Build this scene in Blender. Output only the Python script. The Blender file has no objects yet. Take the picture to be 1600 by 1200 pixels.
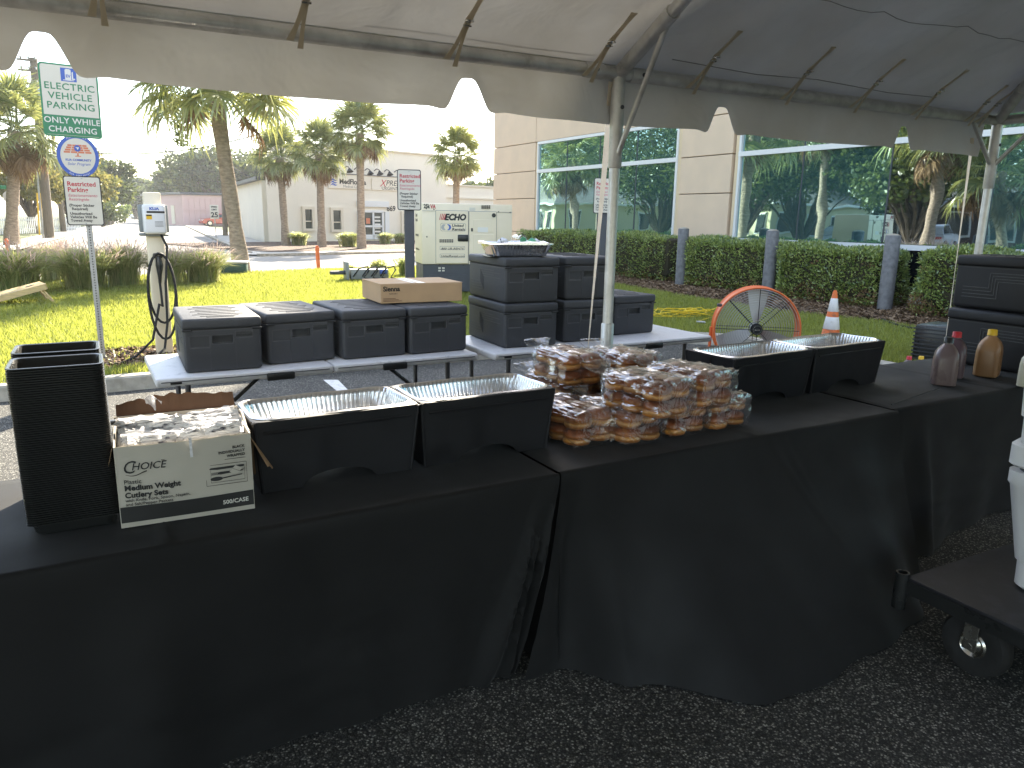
import bpy, bmesh, math, random
import numpy as np
from mathutils import Vector as V, Matrix, noise

R = math.radians
sc = bpy.context.scene
C = sc.collection
random.seed(7)
rng = np.random.default_rng(7)

# ------------------------------------------------------------------ camera
F_PX, HC = 1161.85, 1.56
CR = V((0.86849502, -0.495425, 0.0164457))
CU = V((0.09385951, 0.19693415, 0.97591359))
CF = V((0.48673071, 0.84603251, -0.21753668))
cam_d = bpy.data.cameras.new('camera')
cam_d.sensor_fit = 'HORIZONTAL'; cam_d.sensor_width = 36.0
cam_d.lens = F_PX / 1600 * 36.0
cam_d.clip_start = 0.05; cam_d.clip_end = 3000
cam = bpy.data.objects.new('camera', cam_d)
cam.matrix_world = Matrix(((CR.x, CU.x, -CF.x, 0), (CR.y, CU.y, -CF.y, 0), (CR.z, CU.z, -CF.z, HC), (0, 0, 0, 1)))
C.objects.link(cam); sc.camera = cam

# ------------------------------------------------------------------ sky and sun
SUN_AZ, SUN_EL = 35.0, 33.0          # azimuth from +Y towards +X
world = bpy.data.worlds.new('World'); sc.world = world; world.use_nodes = True
wn = world.node_tree.nodes; wl = world.node_tree.links
sky = wn.new('ShaderNodeTexSky'); sky.sky_type = 'NISHITA'; sky.sun_disc = False
sky.sun_elevation = R(SUN_EL); sky.sun_rotation = R(SUN_AZ)
sky.air_density = 1.0; sky.dust_density = 0.6; sky.ozone_density = 1.2
bg = wn['Background']; bg.inputs['Strength'].default_value = 0.15
# thin high cloud over the whole dome
tcw = wn.new('ShaderNodeTexCoord'); nzw = wn.new('ShaderNodeTexNoise'); crw = wn.new('ShaderNodeValToRGB'); mxw = wn.new('ShaderNodeMixRGB')
mpw = wn.new('ShaderNodeMapping'); mpw.inputs['Scale'].default_value = (1.0, 1.0, 3.2)
nzw.inputs['Scale'].default_value = 2.6; nzw.inputs['Detail'].default_value = 7; nzw.inputs['Roughness'].default_value = 0.6
crw.color_ramp.elements[0].position = 0.42; crw.color_ramp.elements[1].position = 0.72
crw.color_ramp.elements[0].color = (0, 0, 0, 1); crw.color_ramp.elements[1].color = (0.55, 0.55, 0.55, 1)
mxw.inputs[2].default_value = (4.5, 4.6, 4.8, 1)
wl.new(tcw.outputs['Generated'], mpw.inputs['Vector']); wl.new(mpw.outputs['Vector'], nzw.inputs['Vector'])
wl.new(nzw.outputs['Fac'], crw.inputs['Fac']); wl.new(crw.outputs['Color'], mxw.inputs[0])
wl.new(sky.outputs['Color'], mxw.inputs[1]); wl.new(mxw.outputs['Color'], bg.inputs['Color'])
sun_d = bpy.data.lights.new('sun', 'SUN'); sun_d.energy = 5.0; sun_d.angle = R(0.53); sun_d.color = (1.0, 0.93, 0.80)
sun = bpy.data.objects.new('sun', sun_d); C.objects.link(sun)
sun_dir = V((math.sin(R(SUN_AZ)) * math.cos(R(SUN_EL)), math.cos(R(SUN_AZ)) * math.cos(R(SUN_EL)), math.sin(R(SUN_EL))))
sun.rotation_euler = sun_dir.to_track_quat('Z', 'Y').to_euler(); sun.location = (0, 0, 30)
sc.view_settings.view_transform = 'Standard'; sc.view_settings.look = 'None'
sc.view_settings.gamma = 1.0; sc.view_settings.use_curve_mapping = False
sc.view_settings.exposure = 2.0
sc.view_settings.use_white_balance = True; sc.view_settings.white_balance_temperature = 7050; sc.view_settings.white_balance_tint = 10
sc.cycles.max_bounces = 10; sc.cycles.transparent_max_bounces = 24
sc.cycles.use_denoising = True; sc.cycles.sample_clamp_indirect = 8.0
sc.cycles.caustics_reflective = False; sc.cycles.caustics_refractive = False

# ------------------------------------------------------------------ placing: a photo pixel (1600x1200) to a real point
def ray(x, y): return CF * F_PX + CR * (x - 800) + CU * (600 - y)
CAM0 = V((0, 0, HC))
def P(x, y, z=0.0): d = ray(x, y); return CAM0 + d * ((z - HC) / d.z)
def PX(x, y, X): d = ray(x, y); return CAM0 + d * (X / d.x)
def PY(x, y, Y): d = ray(x, y); return CAM0 + d * (Y / d.y)
def PD(x, y, dep): return CAM0 + ray(x, y) * (dep / F_PX)
def HZ(b, x, y):
    d = ray(x, y); return HC + d.z * math.hypot(b[0], b[1]) / math.hypot(d.x, d.y)

# ------------------------------------------------------------------ mesh building
class MB:
    def __init__(s): s.v = []; s.f = []; s.m = []
    def add(s, vs, fs, mi=0, mx=None):
        o = len(s.v)
        s.v += [tuple(mx @ V(p)) if mx else tuple(p) for p in vs]
        for f in fs: s.f.append(tuple(i + o for i in f)); s.m.append(mi)
        return s
    def box(s, c, d, mi=0, rz=0, mx=None):
        x, y, z = d[0] / 2, d[1] / 2, d[2] / 2
        m = Matrix.Translation(c) @ Matrix.Rotation(rz, 4, 'Z')
        if mx: m = mx @ m
        return s.add([(-x, -y, -z), (x, -y, -z), (x, y, -z), (-x, y, -z), (-x, -y, z), (x, -y, z), (x, y, z), (-x, y, z)],
                     [(3, 2, 1, 0), (4, 5, 6, 7), (0, 1, 5, 4), (1, 2, 6, 5), (2, 3, 7, 6), (3, 0, 4, 7)], mi, m)
    def bm(s, b, mi=0, mx=None):
        b.verts.index_update()
        s.add([v.co.copy() for v in b.verts], [[v.index for v in f.verts] for f in b.faces], mi, mx); b.free(); return s
    def rbox(s, c, d, r=0.01, seg=2, mi=0, rz=0, mx=None):
        b = bmesh.new(); bmesh.ops.create_cube(b, size=1)
        for v in b.verts: v.co = V((v.co.x * d[0], v.co.y * d[1], v.co.z * d[2]))
        bmesh.ops.bevel(b, geom=list(b.edges), offset=r, segments=seg, profile=0.5, affect='EDGES')
        m = Matrix.Translation(c) @ Matrix.Rotation(rz, 4, 'Z')
        return s.bm(b, mi, mx @ m if mx else m)
    def tube(s, path, r, n=8, mi=0, cap=True, flat=None):
        path = [V(p) for p in path]; k = len(path); rs = r if isinstance(r, (list, tuple)) else [r] * k
        vs = []; fs = []; up = V((0, 0, 1)); prev = None
        for i, p in enumerate(path):
            t = (path[min(i + 1, k - 1)] - path[max(i - 1, 0)]).normalized()
            if prev is None:
                a = t.cross(up)
                if a.length < 1e-3: a = t.cross(V((1, 0, 0)))
            else: a = prev - t * prev.dot(t)
            a.normalize(); b = t.cross(a); prev = a
            for j in range(n):
                q = 2 * math.pi * j / n
                vs.append(p + (a * math.cos(q) + b * math.sin(q) * (flat or 1)) * rs[i])
        for i in range(k - 1):
            for j in range(n):
                fs.append((i * n + j, i * n + (j + 1) % n, (i + 1) * n + (j + 1) % n, (i + 1) * n + j))
        if cap: fs.append(tuple(range(n - 1, -1, -1))); fs.append(tuple(range((k - 1) * n, k * n)))
        return s.add(vs, fs, mi)
    def rings(s, rings, mi=0, cap0=False, cap1=False, mx=None):
        n = len(rings[0]); vs = [p for r_ in rings for p in r_]; fs = []
        for i in range(len(rings) - 1):
            for j in range(n): fs.append((i * n + j, i * n + (j + 1) % n, (i + 1) * n + (j + 1) % n, (i + 1) * n + j))
        if cap0: fs.append(tuple(range(n - 1, -1, -1)))
        if cap1: fs.append(tuple(range((len(rings) - 1) * n, len(rings) * n)))
        return s.add(vs, fs, mi, mx)
    def lathe(s, prof, n=24, mi=0, mx=None, cap0=False, cap1=False):
        return s.rings([[(r * math.cos(2 * math.pi * j / n), r * math.sin(2 * math.pi * j / n), z) for j in range(n)] for r, z in prof], mi, cap0, cap1, mx)
    def grid(s, fn, nu, nv, mi=0):
        vs = [fn(i / nu, j / nv) for j in range(nv + 1) for i in range(nu + 1)]
        return s.add(vs, [(j * (nu + 1) + i, j * (nu + 1) + i + 1, (j + 1) * (nu + 1) + i + 1, (j + 1) * (nu + 1) + i) for j in range(nv) for i in range(nu)], mi)
    def prism(s, poly, z0, z1, mi=0, mx=None):
        n = len(poly)
        return s.add([(p[0], p[1], z0) for p in poly] + [(p[0], p[1], z1) for p in poly],
                     [tuple(range(n - 1, -1, -1)), tuple(range(n, 2 * n))] + [(i, (i + 1) % n, n + (i + 1) % n, n + i) for i in range(n)], mi, mx)
    def build(s, name, mats, parent=None, smooth=35, loc=None, rz=None):
        me = bpy.data.meshes.new(name); me.from_pydata(s.v, [], s.f)
        mats = mats if isinstance(mats, (list, tuple)) else [mats]
        for m in mats: me.materials.append(m)
        if len(mats) > 1: me.polygons.foreach_set('material_index', s.m)
        if smooth:
            me.polygons.foreach_set('use_smooth', [True] * len(me.polygons)); me.set_sharp_from_angle(angle=R(smooth))
        me.update(); o = bpy.data.objects.new(name, me); C.objects.link(o)
        if parent: o.parent = parent
        if loc is not None: o.location = loc
        if rz is not None: o.rotation_euler = (0, 0, rz)
        return o

def np_mesh(name, vs, fs, mats, mi=None, parent=None, smooth=False):
    """vs (N,3), fs (M,k) numpy arrays -> one mesh object"""
    me = bpy.data.meshes.new(name); n, k = fs.shape
    me.vertices.add(len(vs)); me.vertices.foreach_set('co', np.ascontiguousarray(vs, np.float32).ravel())
    me.loops.add(n * k); me.loops.foreach_set('vertex_index', np.ascontiguousarray(fs, np.int32).ravel())
    me.polygons.add(n); me.polygons.foreach_set('loop_start', np.arange(0, n * k, k, dtype=np.int32))
    mats = mats if isinstance(mats, (list, tuple)) else [mats]
    for m in mats: me.materials.append(m)
    if mi is not None: me.polygons.foreach_set('material_index', mi.astype(np.int32))
    if smooth: me.polygons.foreach_set('use_smooth', np.ones(n, bool))
    me.update(calc_edges=True); me.validate()
    o = bpy.data.objects.new(name, me); C.objects.link(o)
    if parent: o.parent = parent
    return o

def tag(o, label=None, cat=None, group=None, kind=None):
    if label: o['label'] = label
    if cat: o['category'] = cat
    if group: o['group'] = group
    if kind: o['kind'] = kind
    return o
def thing(name, label, cat, loc=(0, 0, 0), rz=0, group=None):
    o = bpy.data.objects.new(name, None); C.objects.link(o); o.location = loc; o.rotation_euler = (0, 0, rz); o.empty_display_size = 0.1
    return tag(o, label, cat, group)
KIDS = {}
def dup(root, loc, rz=0, label=None, group=None, scale=None):
    if root.name not in KIDS:
        KIDS[root.name] = [(c, [g for g in bpy.data.objects if g.parent == c]) for c in bpy.data.objects if c.parent == root]
    r_ = root.copy(); C.objects.link(r_); r_.location = loc; r_.rotation_euler = (0, 0, rz)
    if scale: r_.scale = (scale,) * 3
    if label: r_['label'] = label
    if group: r_['group'] = group
    for ch, gs in KIDS[root.name]:
        c = ch.copy(); C.objects.link(c); c.parent = r_
        for g in gs: d = g.copy(); C.objects.link(d); d.parent = c
    return r_
TEXTS = []
def text(body, size, mat, parent, loc, rot=(math.pi / 2, 0, 0), align='LEFT', shear=0, bold=0, sx=1.0, name='lettering', ext=0.0006, spacing=1.0):
    cu = bpy.data.curves.new(name, 'FONT'); cu.body = body; cu.size = size; cu.align_x = align; cu.shear = shear; cu.offset = bold
    cu.extrude = ext; cu.resolution_u = 3; cu.space_character = spacing; cu.materials.append(mat)
    o = bpy.data.objects.new(name, cu); C.objects.link(o); o.parent = parent; o.location = loc; o.rotation_euler = rot; o.scale = (sx, 1, 1)
    TEXTS.append(o); return o
def rrect(w, h, r, n=4):
    pts = []
    for cx, cy, a0 in ((w / 2 - r, h / 2 - r, 0), (-w / 2 + r, h / 2 - r, 90), (-w / 2 + r, -h / 2 + r, 180), (w / 2 - r, -h / 2 + r, 270)):
        for i in range(n + 1):
            a = R(a0 + 90 * i / n); pts.append((cx + r * math.cos(a), cy + r * math.sin(a)))
    return pts
XZ = Matrix(((1, 0, 0, 0), (0, 0, 1, 0), (0, 1, 0, 0), (0, 0, 0, 1)))      # (x, y, z) -> (x, z, y): a plan drawn in x-z, thickness along y
XZ = Matrix(((1, 0, 0, 0), (0, 0, -1, 0), (0, 1, 0, 0), (0, 0, 0, 1)))     # right-handed: thickness runs to -y

# ------------------------------------------------------------------ materials
def newmat(name):
    m = bpy.data.materials.new(name); m.use_nodes = True; nt = m.node_tree
    return m, nt.nodes, nt.links, nt.nodes['Principled BSDF']
def M(name, col, rough=0.6, metal=0.0, var=0.0, vs=6.0, bump=0.0, bs=60.0, bd=0.01, spec=0.5, coat=0.0, sheen=0.0, dirt=None, ds=2.0, dlo=0.5, dhi=0.75, obj_var=0.0, coords='Object', alpha=None, trans=0.0, stretch=None):
    m, n, l, b = newmat(name)
    b.inputs['Roughness'].default_value = rough; b.inputs['Metallic'].default_value = metal
    b.inputs['Specular IOR Level'].default_value = spec; b.inputs['Coat Weight'].default_value = coat
    b.inputs['Sheen Weight'].default_value = sheen; b.inputs['Transmission Weight'].default_value = trans
    c = (*col, 1); b.inputs['Base Color'].default_value = c
    tc = n.new('ShaderNodeTexCoord'); src = tc.outputs[coords]
    if stretch:
        mp = n.new('ShaderNodeMapping'); mp.inputs['Scale'].default_value = stretch; l.new(src, mp.inputs['Vector']); src = mp.outputs['Vector']
    out = None
    if var:
        nz = n.new('ShaderNodeTexNoise'); nz.inputs['Scale'].default_value = vs; nz.inputs['Detail'].default_value = 5; l.new(src, nz.inputs['Vector'])
        mr = n.new('ShaderNodeMapRange'); mr.inputs['From Min'].default_value = 0.3; mr.inputs['From Max'].default_value = 0.7
        mr.inputs['To Min'].default_value = 1 - var; mr.inputs['To Max'].default_value = 1 + var; l.new(nz.outputs['Fac'], mr.inputs['Value'])
        mx = n.new('ShaderNodeMixRGB'); mx.blend_type = 'MULTIPLY'; mx.inputs[0].default_value = 1; mx.inputs[1].default_value = c
        l.new(mr.outputs['Result'], mx.inputs[2]); out = mx.outputs['Color']
        rr = n.new('ShaderNodeMapRange'); rr.inputs['From Min'].default_value = 0.3; rr.inputs['From Max'].default_value = 0.7
        rr.inputs['To Min'].default_value = max(0.02, rough * 0.8); rr.inputs['To Max'].default_value = min(1, rough * 1.2)
        l.new(nz.outputs['Fac'], rr.inputs['Value']); l.new(rr.outputs['Result'], b.inputs['Roughness'])
    if dirt:
        nz = n.new('ShaderNodeTexNoise'); nz.inputs['Scale'].default_value = ds; nz.inputs['Detail'].default_value = 8; nz.inputs['Roughness'].default_value = 0.65; l.new(src, nz.inputs['Vector'])
        cr = n.new('ShaderNodeValToRGB'); cr.color_ramp.elements[0].position = dlo; cr.color_ramp.elements[1].position = dhi; l.new(nz.outputs['Fac'], cr.inputs['Fac'])
        mx = n.new('ShaderNodeMixRGB'); l.new(cr.outputs['Color'], mx.inputs[0]); mx.inputs[2].default_value = (*dirt, 1)
        if out: l.new(out, mx.inputs[1])
        else: mx.inputs[1].default_value = c
        out = mx.outputs['Color']
    if obj_var:
        oi = n.new('ShaderNodeObjectInfo'); mr = n.new('ShaderNodeMapRange'); mr.inputs['To Min'].default_value = 1 - obj_var; mr.inputs['To Max'].default_value = 1 + obj_var
        l.new(oi.outputs['Random'], mr.inputs['Value']); mx = n.new('ShaderNodeMixRGB'); mx.blend_type = 'MULTIPLY'; mx.inputs[0].default_value = 1
        if out: l.new(out, mx.inputs[1])
        else: mx.inputs[1].default_value = c
        l.new(mr.outputs['Result'], mx.inputs[2]); out = mx.outputs['Color']
    if out: l.new(out, b.inputs['Base Color'])
    if bump:
        nz = n.new('ShaderNodeTexNoise'); nz.inputs['Scale'].default_value = bs; nz.inputs['Detail'].default_value = 4; l.new(src, nz.inputs['Vector'])
        bp = n.new('ShaderNodeBump'); bp.inputs['Strength'].default_value = bump; bp.inputs['Distance'].default_value = bd
        l.new(nz.outputs['Fac'], bp.inputs['Height']); l.new(bp.outputs['Normal'], b.inputs['Normal'])
    return m
def leaf_mat(name, a, b_, tr=0.35, gloss=0.08, rough=0.35):
    m, n, l, b = newmat(name); n.remove(b)
    g = n.new('ShaderNodeNewGeometry'); mx = n.new('ShaderNodeMixRGB'); mx.inputs[1].default_value = (*a, 1); mx.inputs[2].default_value = (*b_, 1)
    l.new(g.outputs['Random Per Island'], mx.inputs[0])
    d = n.new('ShaderNodeBsdfDiffuse'); t = n.new('ShaderNodeBsdfTranslucent'); s = n.new('ShaderNodeBsdfGlossy'); s.inputs['Roughness'].default_value = rough
    s.inputs['Color'].default_value = (0.8, 0.85, 0.8, 1)
    hs = n.new('ShaderNodeHueSaturation'); hs.inputs['Hue'].default_value = 0.48; hs.inputs['Value'].default_value = 1.5; l.new(mx.outputs[0], hs.inputs['Color'])
    l.new(mx.outputs[0], d.inputs['Color']); l.new(hs.outputs[0], t.inputs['Color'])
    m1 = n.new('ShaderNodeMixShader'); m1.inputs[0].default_value = tr; l.new(d.outputs[0], m1.inputs[1]); l.new(t.outputs[0], m1.inputs[2])
    m2 = n.new('ShaderNodeMixShader'); m2.inputs[0].default_value = gloss; l.new(m1.outputs[0], m2.inputs[1]); l.new(s.outputs[0], m2.inputs[2])
    l.new(m2.outputs[0], n['Material Output'].inputs['Surface']); return m

def asphalt_mat():
    m, n, l, b = newmat('asphalt')
    tc = n.new('ShaderNodeTexCoord'); o = tc.outputs['Object']
    vo = n.new('ShaderNodeTexVoronoi'); vo.inputs['Scale'].default_value = 150; l.new(o, vo.inputs['Vector'])
    cr = n.new('ShaderNodeValToRGB'); e = cr.color_ramp.elements; e[0].position = 0.0; e[0].color = (0.055, 0.055, 0.05, 1); e[1].position = 1.0; e[1].color = (0.55, 0.53, 0.46, 1)
    x = e.new(0.5); x.color = (0.062, 0.061, 0.056, 1); x = e.new(0.72); x.color = (0.12, 0.115, 0.105, 1); x = e.new(0.84); x.color = (0.26, 0.25, 0.215, 1)
    sp = n.new('ShaderNodeSeparateColor'); l.new(vo.outputs['Color'], sp.inputs[0]); l.new(sp.outputs[0], cr.inputs['Fac'])
    dd = n.new('ShaderNodeMapRange'); dd.inputs['From Min'].default_value = 0.25; dd.inputs['From Max'].default_value = 0.6; dd.inputs['To Min'].default_value = 1; dd.inputs['To Max'].default_value = 0.35
    l.new(vo.outputs['Distance'], dd.inputs['Value'])
    mx = n.new('ShaderNodeMixRGB'); mx.blend_type = 'MULTIPLY'; mx.inputs[0].default_value = 1; l.new(cr.outputs[0], mx.inputs[1]); l.new(dd.outputs[0], mx.inputs[2])
    nz = n.new('ShaderNodeTexNoise'); nz.inputs['Scale'].default_value = 1.6; nz.inputs['Detail'].default_value = 6; l.new(o, nz.inputs['Vector'])
    mr = n.new('ShaderNodeMapRange'); mr.inputs['From Min'].default_value = 0.3; mr.inputs['From Max'].default_value = 0.7; mr.inputs['To Min'].default_value = 0.75; mr.inputs['To Max'].default_value = 1.3; l.new(nz.outputs['Fac'], mr.inputs['Value'])
    m2 = n.new('ShaderNodeMixRGB'); m2.blend_type = 'MULTIPLY'; m2.inputs[0].default_value = 1; l.new(mx.outputs[0], m2.inputs[1]); l.new(mr.outputs[0], m2.inputs[2])
    l.new(m2.outputs[0], b.inputs['Base Color']); b.inputs['Roughness'].default_value = 0.85
    bp = n.new('ShaderNodeBump'); bp.inputs['Strength'].default_value = 0.9; bp.inputs['Distance'].default_value = 0.004; bp.invert = True
    l.new(vo.outputs['Distance'], bp.inputs['Height']); l.new(bp.outputs['Normal'], b.inputs['Normal']); return m

def film_mat():
    m, n, l, b = newmat('clear_film'); n.remove(b)
    t = n.new('ShaderNodeBsdfTransparent'); t.inputs['Color'].default_value = (0.97, 0.97, 0.97, 1)
    g = n.new('ShaderNodeBsdfGlossy'); g.inputs['Roughness'].default_value = 0.09
    d = n.new('ShaderNodeBsdfDiffuse'); d.inputs['Color'].default_value = (0.85, 0.85, 0.87, 1)
    tc = n.new('ShaderNodeTexCoord'); mp = n.new('ShaderNodeMapping'); mp.inputs['Scale'].default_value = (1, 0.35, 1); l.new(tc.outputs['Object'], mp.inputs['Vector'])
    nz = n.new('ShaderNodeTexNoise'); nz.inputs['Scale'].default_value = 15; nz.inputs['Detail'].default_value = 3; nz.inputs['Distortion'].default_value = 1.6; l.new(mp.outputs[0], nz.inputs['Vector'])
    bp = n.new('ShaderNodeBump'); bp.inputs['Strength'].default_value = 0.8; bp.inputs['Distance'].default_value = 0.012; l.new(nz.outputs['Fac'], bp.inputs['Height']); l.new(bp.outputs[0], g.inputs['Normal'])
    fr = n.new('ShaderNodeLayerWeight'); fr.inputs['Blend'].default_value = 0.35; l.new(bp.outputs[0], fr.inputs['Normal'])
    mr = n.new('ShaderNodeMapRange'); mr.inputs['To Min'].default_value = 0.03; mr.inputs['To Max'].default_value = 0.34; l.new(fr.outputs['Fresnel'], mr.inputs['Value'])
    m1 = n.new('ShaderNodeMixShader'); m1.inputs[0].default_value = 0.02; l.new(t.outputs[0], m1.inputs[1]); l.new(d.outputs[0], m1.inputs[2])
    m2 = n.new('ShaderNodeMixShader'); l.new(mr.outputs[0], m2.inputs[0]); l.new(m1.outputs[0], m2.inputs[1]); l.new(g.outputs[0], m2.inputs[2])
    l.new(m2.outputs[0], n['Material Output'].inputs['Surface']); return m
def bun_mat():
    m, n, l, b = newmat('bun_crust')
    tc = n.new('ShaderNodeTexCoord'); sp = n.new('ShaderNodeSeparateXYZ'); l.new(tc.outputs['Object'], sp.inputs[0])
    nz = n.new('ShaderNodeTexNoise'); nz.inputs['Scale'].default_value = 30; nz.inputs['Detail'].default_value = 4; l.new(tc.outputs['Object'], nz.inputs['Vector'])
    ad = n.new('ShaderNodeMath'); ad.operation = 'MULTIPLY_ADD'; ad.inputs[1].default_value = 0.012; l.new(nz.outputs['Fac'], ad.inputs[0]); l.new(sp.outputs['Z'], ad.inputs[2])
    mr = n.new('ShaderNodeMapRange'); mr.inputs['From Min'].default_value = 0.004; mr.inputs['From Max'].default_value = 0.062; l.new(ad.outputs[0], mr.inputs['Value'])
    cr = n.new('ShaderNodeValToRGB'); e = cr.color_ramp.elements; e[0].color = (0.36, 0.12, 0.02, 1); e[1].color = (0.17, 0.042, 0.009, 1)
    x = e.new(0.2); x.color = (0.40, 0.14, 0.025, 1); x = e.new(0.36); x.color = (0.60, 0.29, 0.07, 1); x = e.new(0.48); x.color = (0.44, 0.15, 0.025, 1); x = e.new(0.68); x.color = (0.27, 0.07, 0.013, 1)
    l.new(mr.outputs[0], cr.inputs['Fac'])
    oi = n.new('ShaderNodeObjectInfo'); m3 = n.new('ShaderNodeMapRange'); m3.inputs['To Min'].default_value = 0.8; m3.inputs['To Max'].default_value = 1.25; l.new(oi.outputs['Random'], m3.inputs['Value'])
    mx = n.new('ShaderNodeMixRGB'); mx.blend_type = 'MULTIPLY'; mx.inputs[0].default_value = 1; l.new(cr.outputs[0], mx.inputs[1]); l.new(m3.outputs[0], mx.inputs[2])
    l.new(mx.outputs[0], b.inputs['Base Color']); b.inputs['Roughness'].default_value = 0.38; b.inputs['Subsurface Weight'].default_value = 0.0
    bp = n.new('ShaderNodeBump'); bp.inputs['Strength'].default_value = 0.25; bp.inputs['Distance'].default_value = 0.004; l.new(nz.outputs['Fac'], bp.inputs['Height']); l.new(bp.outputs[0], b.inputs['Normal']); return m
def vinyl_mat(name='tent_vinyl'):
    m, n, l, b = newmat(name); n.remove(b)
    tc = n.new('ShaderNodeTexCoord'); nz = n.new('ShaderNodeTexNoise'); nz.inputs['Scale'].default_value = 1.7; nz.inputs['Detail'].default_value = 7; l.new(tc.outputs['Object'], nz.inputs['Vector'])
    cr = n.new('ShaderNodeValToRGB'); e = cr.color_ramp.elements; e[0].position = 0.35; e[0].color = (0.66, 0.635, 0.59, 1); e[1].position = 0.65; e[1].color = (0.80, 0.795, 0.785, 1); l.new(nz.outputs['Fac'], cr.inputs['Fac'])
    d = n.new('ShaderNodeBsdfDiffuse'); t = n.new('ShaderNodeBsdfTranslucent'); g = n.new('ShaderNodeBsdfGlossy'); g.inputs['Roughness'].default_value = 0.35
    l.new(cr.outputs[0], d.inputs['Color']); l.new(cr.outputs[0], t.inputs['Color'])
    n2 = n.new('ShaderNodeTexNoise'); n2.inputs['Scale'].default_value = 2.4; n2.inputs['Detail'].default_value = 4; n2.inputs['Distortion'].default_value = 0.4; l.new(tc.outputs['Object'], n2.inputs['Vector'])
    bp = n.new('ShaderNodeBump'); bp.inputs['Strength'].default_value = 0.75; bp.inputs['Distance'].default_value = 0.05; l.new(n2.outputs['Fac'], bp.inputs['Height'])
    for q in (d, t, g): l.new(bp.outputs[0], q.inputs['Normal'])
    m1 = n.new('ShaderNodeMixShader'); m1.inputs[0].default_value = 0.04; l.new(d.outputs[0], m1.inputs[1]); l.new(t.outputs[0], m1.inputs[2])
    m2 = n.new('ShaderNodeMixShader'); m2.inputs[0].default_value = 0.06; l.new(m1.outputs[0], m2.inputs[1]); l.new(g.outputs[0], m2.inputs[2])
    l.new(m2.outputs[0], n['Material Output'].inputs['Surface']); return m
def glass_mat(name, refl, body, fac, rough=0.015):
    m, n, l, b = newmat(name); n.remove(b)
    g = n.new('ShaderNodeBsdfGlossy'); g.inputs['Color'].default_value = (*refl, 1); g.inputs['Roughness'].default_value = rough
    d = n.new('ShaderNodeBsdfDiffuse'); d.inputs['Color'].default_value = (*body, 1)
    tc = n.new('ShaderNodeTexCoord'); nz = n.new('ShaderNodeTexNoise'); nz.inputs['Scale'].default_value = 0.8; l.new(tc.outputs['Object'], nz.inputs['Vector'])
    bp = n.new('ShaderNodeBump'); bp.inputs['Strength'].default_value = 0.06; bp.inputs['Distance'].default_value = 0.05; l.new(nz.outputs['Fac'], bp.inputs['Height']); l.new(bp.outputs[0], g.inputs['Normal'])
    mx = n.new('ShaderNodeMixShader'); mx.inputs[0].default_value = fac; l.new(d.outputs[0], mx.inputs[1]); l.new(g.outputs[0], mx.inputs[2])
    l.new(mx.outputs[0], n['Material Output'].inputs['Surface']); return m

m_asphalt = asphalt_mat()
m_ground = M('ground_earth', (0.10, 0.12, 0.04), 0.95, var=0.4, vs=0.6)
m_turf = M('turf_soil', (0.085, 0.115, 0.03), 0.95, var=0.35, vs=3, dirt=(0.16, 0.14, 0.06), ds=0.7, dlo=0.55, dhi=0.8)
m_mulch = M('mulch_soil', (0.11, 0.07, 0.045), 0.95, var=0.6, vs=45, bump=1, bs=70, bd=0.03)
m_chip = leaf_mat('mulch_chip', (0.07, 0.04, 0.025), (0.32, 0.22, 0.14), tr=0.0, gloss=0.02)
m_conc = M('concrete', (0.42, 0.38, 0.31), 0.9, var=0.25, vs=9, bump=0.35, bs=120, bd=0.004, dirt=(0.16, 0.14, 0.09), ds=3, dlo=0.5, dhi=0.8)
m_road = M('road_surface', (0.30, 0.28, 0.25), 0.9, var=0.12, vs=0.5, dirt=(0.2, 0.19, 0.17), ds=0.25, dlo=0.5, dhi=0.7)
m_walk = M('sidewalk_concrete', (0.46, 0.43, 0.38), 0.9, var=0.15, vs=1.2)
m_white_paint = M('white_paint', (0.75, 0.74, 0.7), 0.7, dirt=(0.3, 0.3, 0.28), ds=12, dlo=0.5, dhi=0.7)
m_grass = leaf_mat('grass_blade', (0.17, 0.22, 0.03), (0.33, 0.37, 0.08), tr=0.55, gloss=0.05, rough=0.4)
m_cloth = M('black_cloth', (0.0062, 0.0062, 0.0062), 0.7, var=0.15, vs=3, bump=0.10, bs=900, bd=0.001, sheen=0.07, spec=0.28)
def wear_mat(name, col, wear, rough, bump, bs, obj_var=0.0, rad=0.010):
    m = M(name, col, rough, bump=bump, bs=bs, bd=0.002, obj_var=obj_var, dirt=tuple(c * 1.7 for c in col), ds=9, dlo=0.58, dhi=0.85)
    n, l = m.node_tree.nodes, m.node_tree.links; b = n['Principled BSDF']
    bv = n.new('ShaderNodeBevel'); bv.samples = 4; bv.inputs['Radius'].default_value = rad; g = n.new('ShaderNodeNewGeometry')
    dt = n.new('ShaderNodeVectorMath'); dt.operation = 'DOT_PRODUCT'; l.new(bv.outputs[0], dt.inputs[0]); l.new(g.outputs['Normal'], dt.inputs[1])
    mr = n.new('ShaderNodeMapRange'); mr.inputs['From Min'].default_value = 0.995; mr.inputs['From Max'].default_value = 0.90; l.new(dt.outputs['Value'], mr.inputs['Value'])
    tc = n.new('ShaderNodeTexCoord'); nz = n.new('ShaderNodeTexNoise'); nz.inputs['Scale'].default_value = 24; nz.inputs['Detail'].default_value = 5; l.new(tc.outputs['Object'], nz.inputs['Vector'])
    m2 = n.new('ShaderNodeMath'); m2.operation = 'MULTIPLY'; l.new(mr.outputs[0], m2.inputs[0]); l.new(nz.outputs['Fac'], m2.inputs[1])
    mx = n.new('ShaderNodeMixRGB'); l.new(m2.outputs[0], mx.inputs[0]); src = b.inputs['Base Color'].links[0].from_socket; l.new(src, mx.inputs[1]); mx.inputs[2].default_value = (*wear, 1); l.new(mx.outputs[0], b.inputs['Base Color'])
    return m
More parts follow.
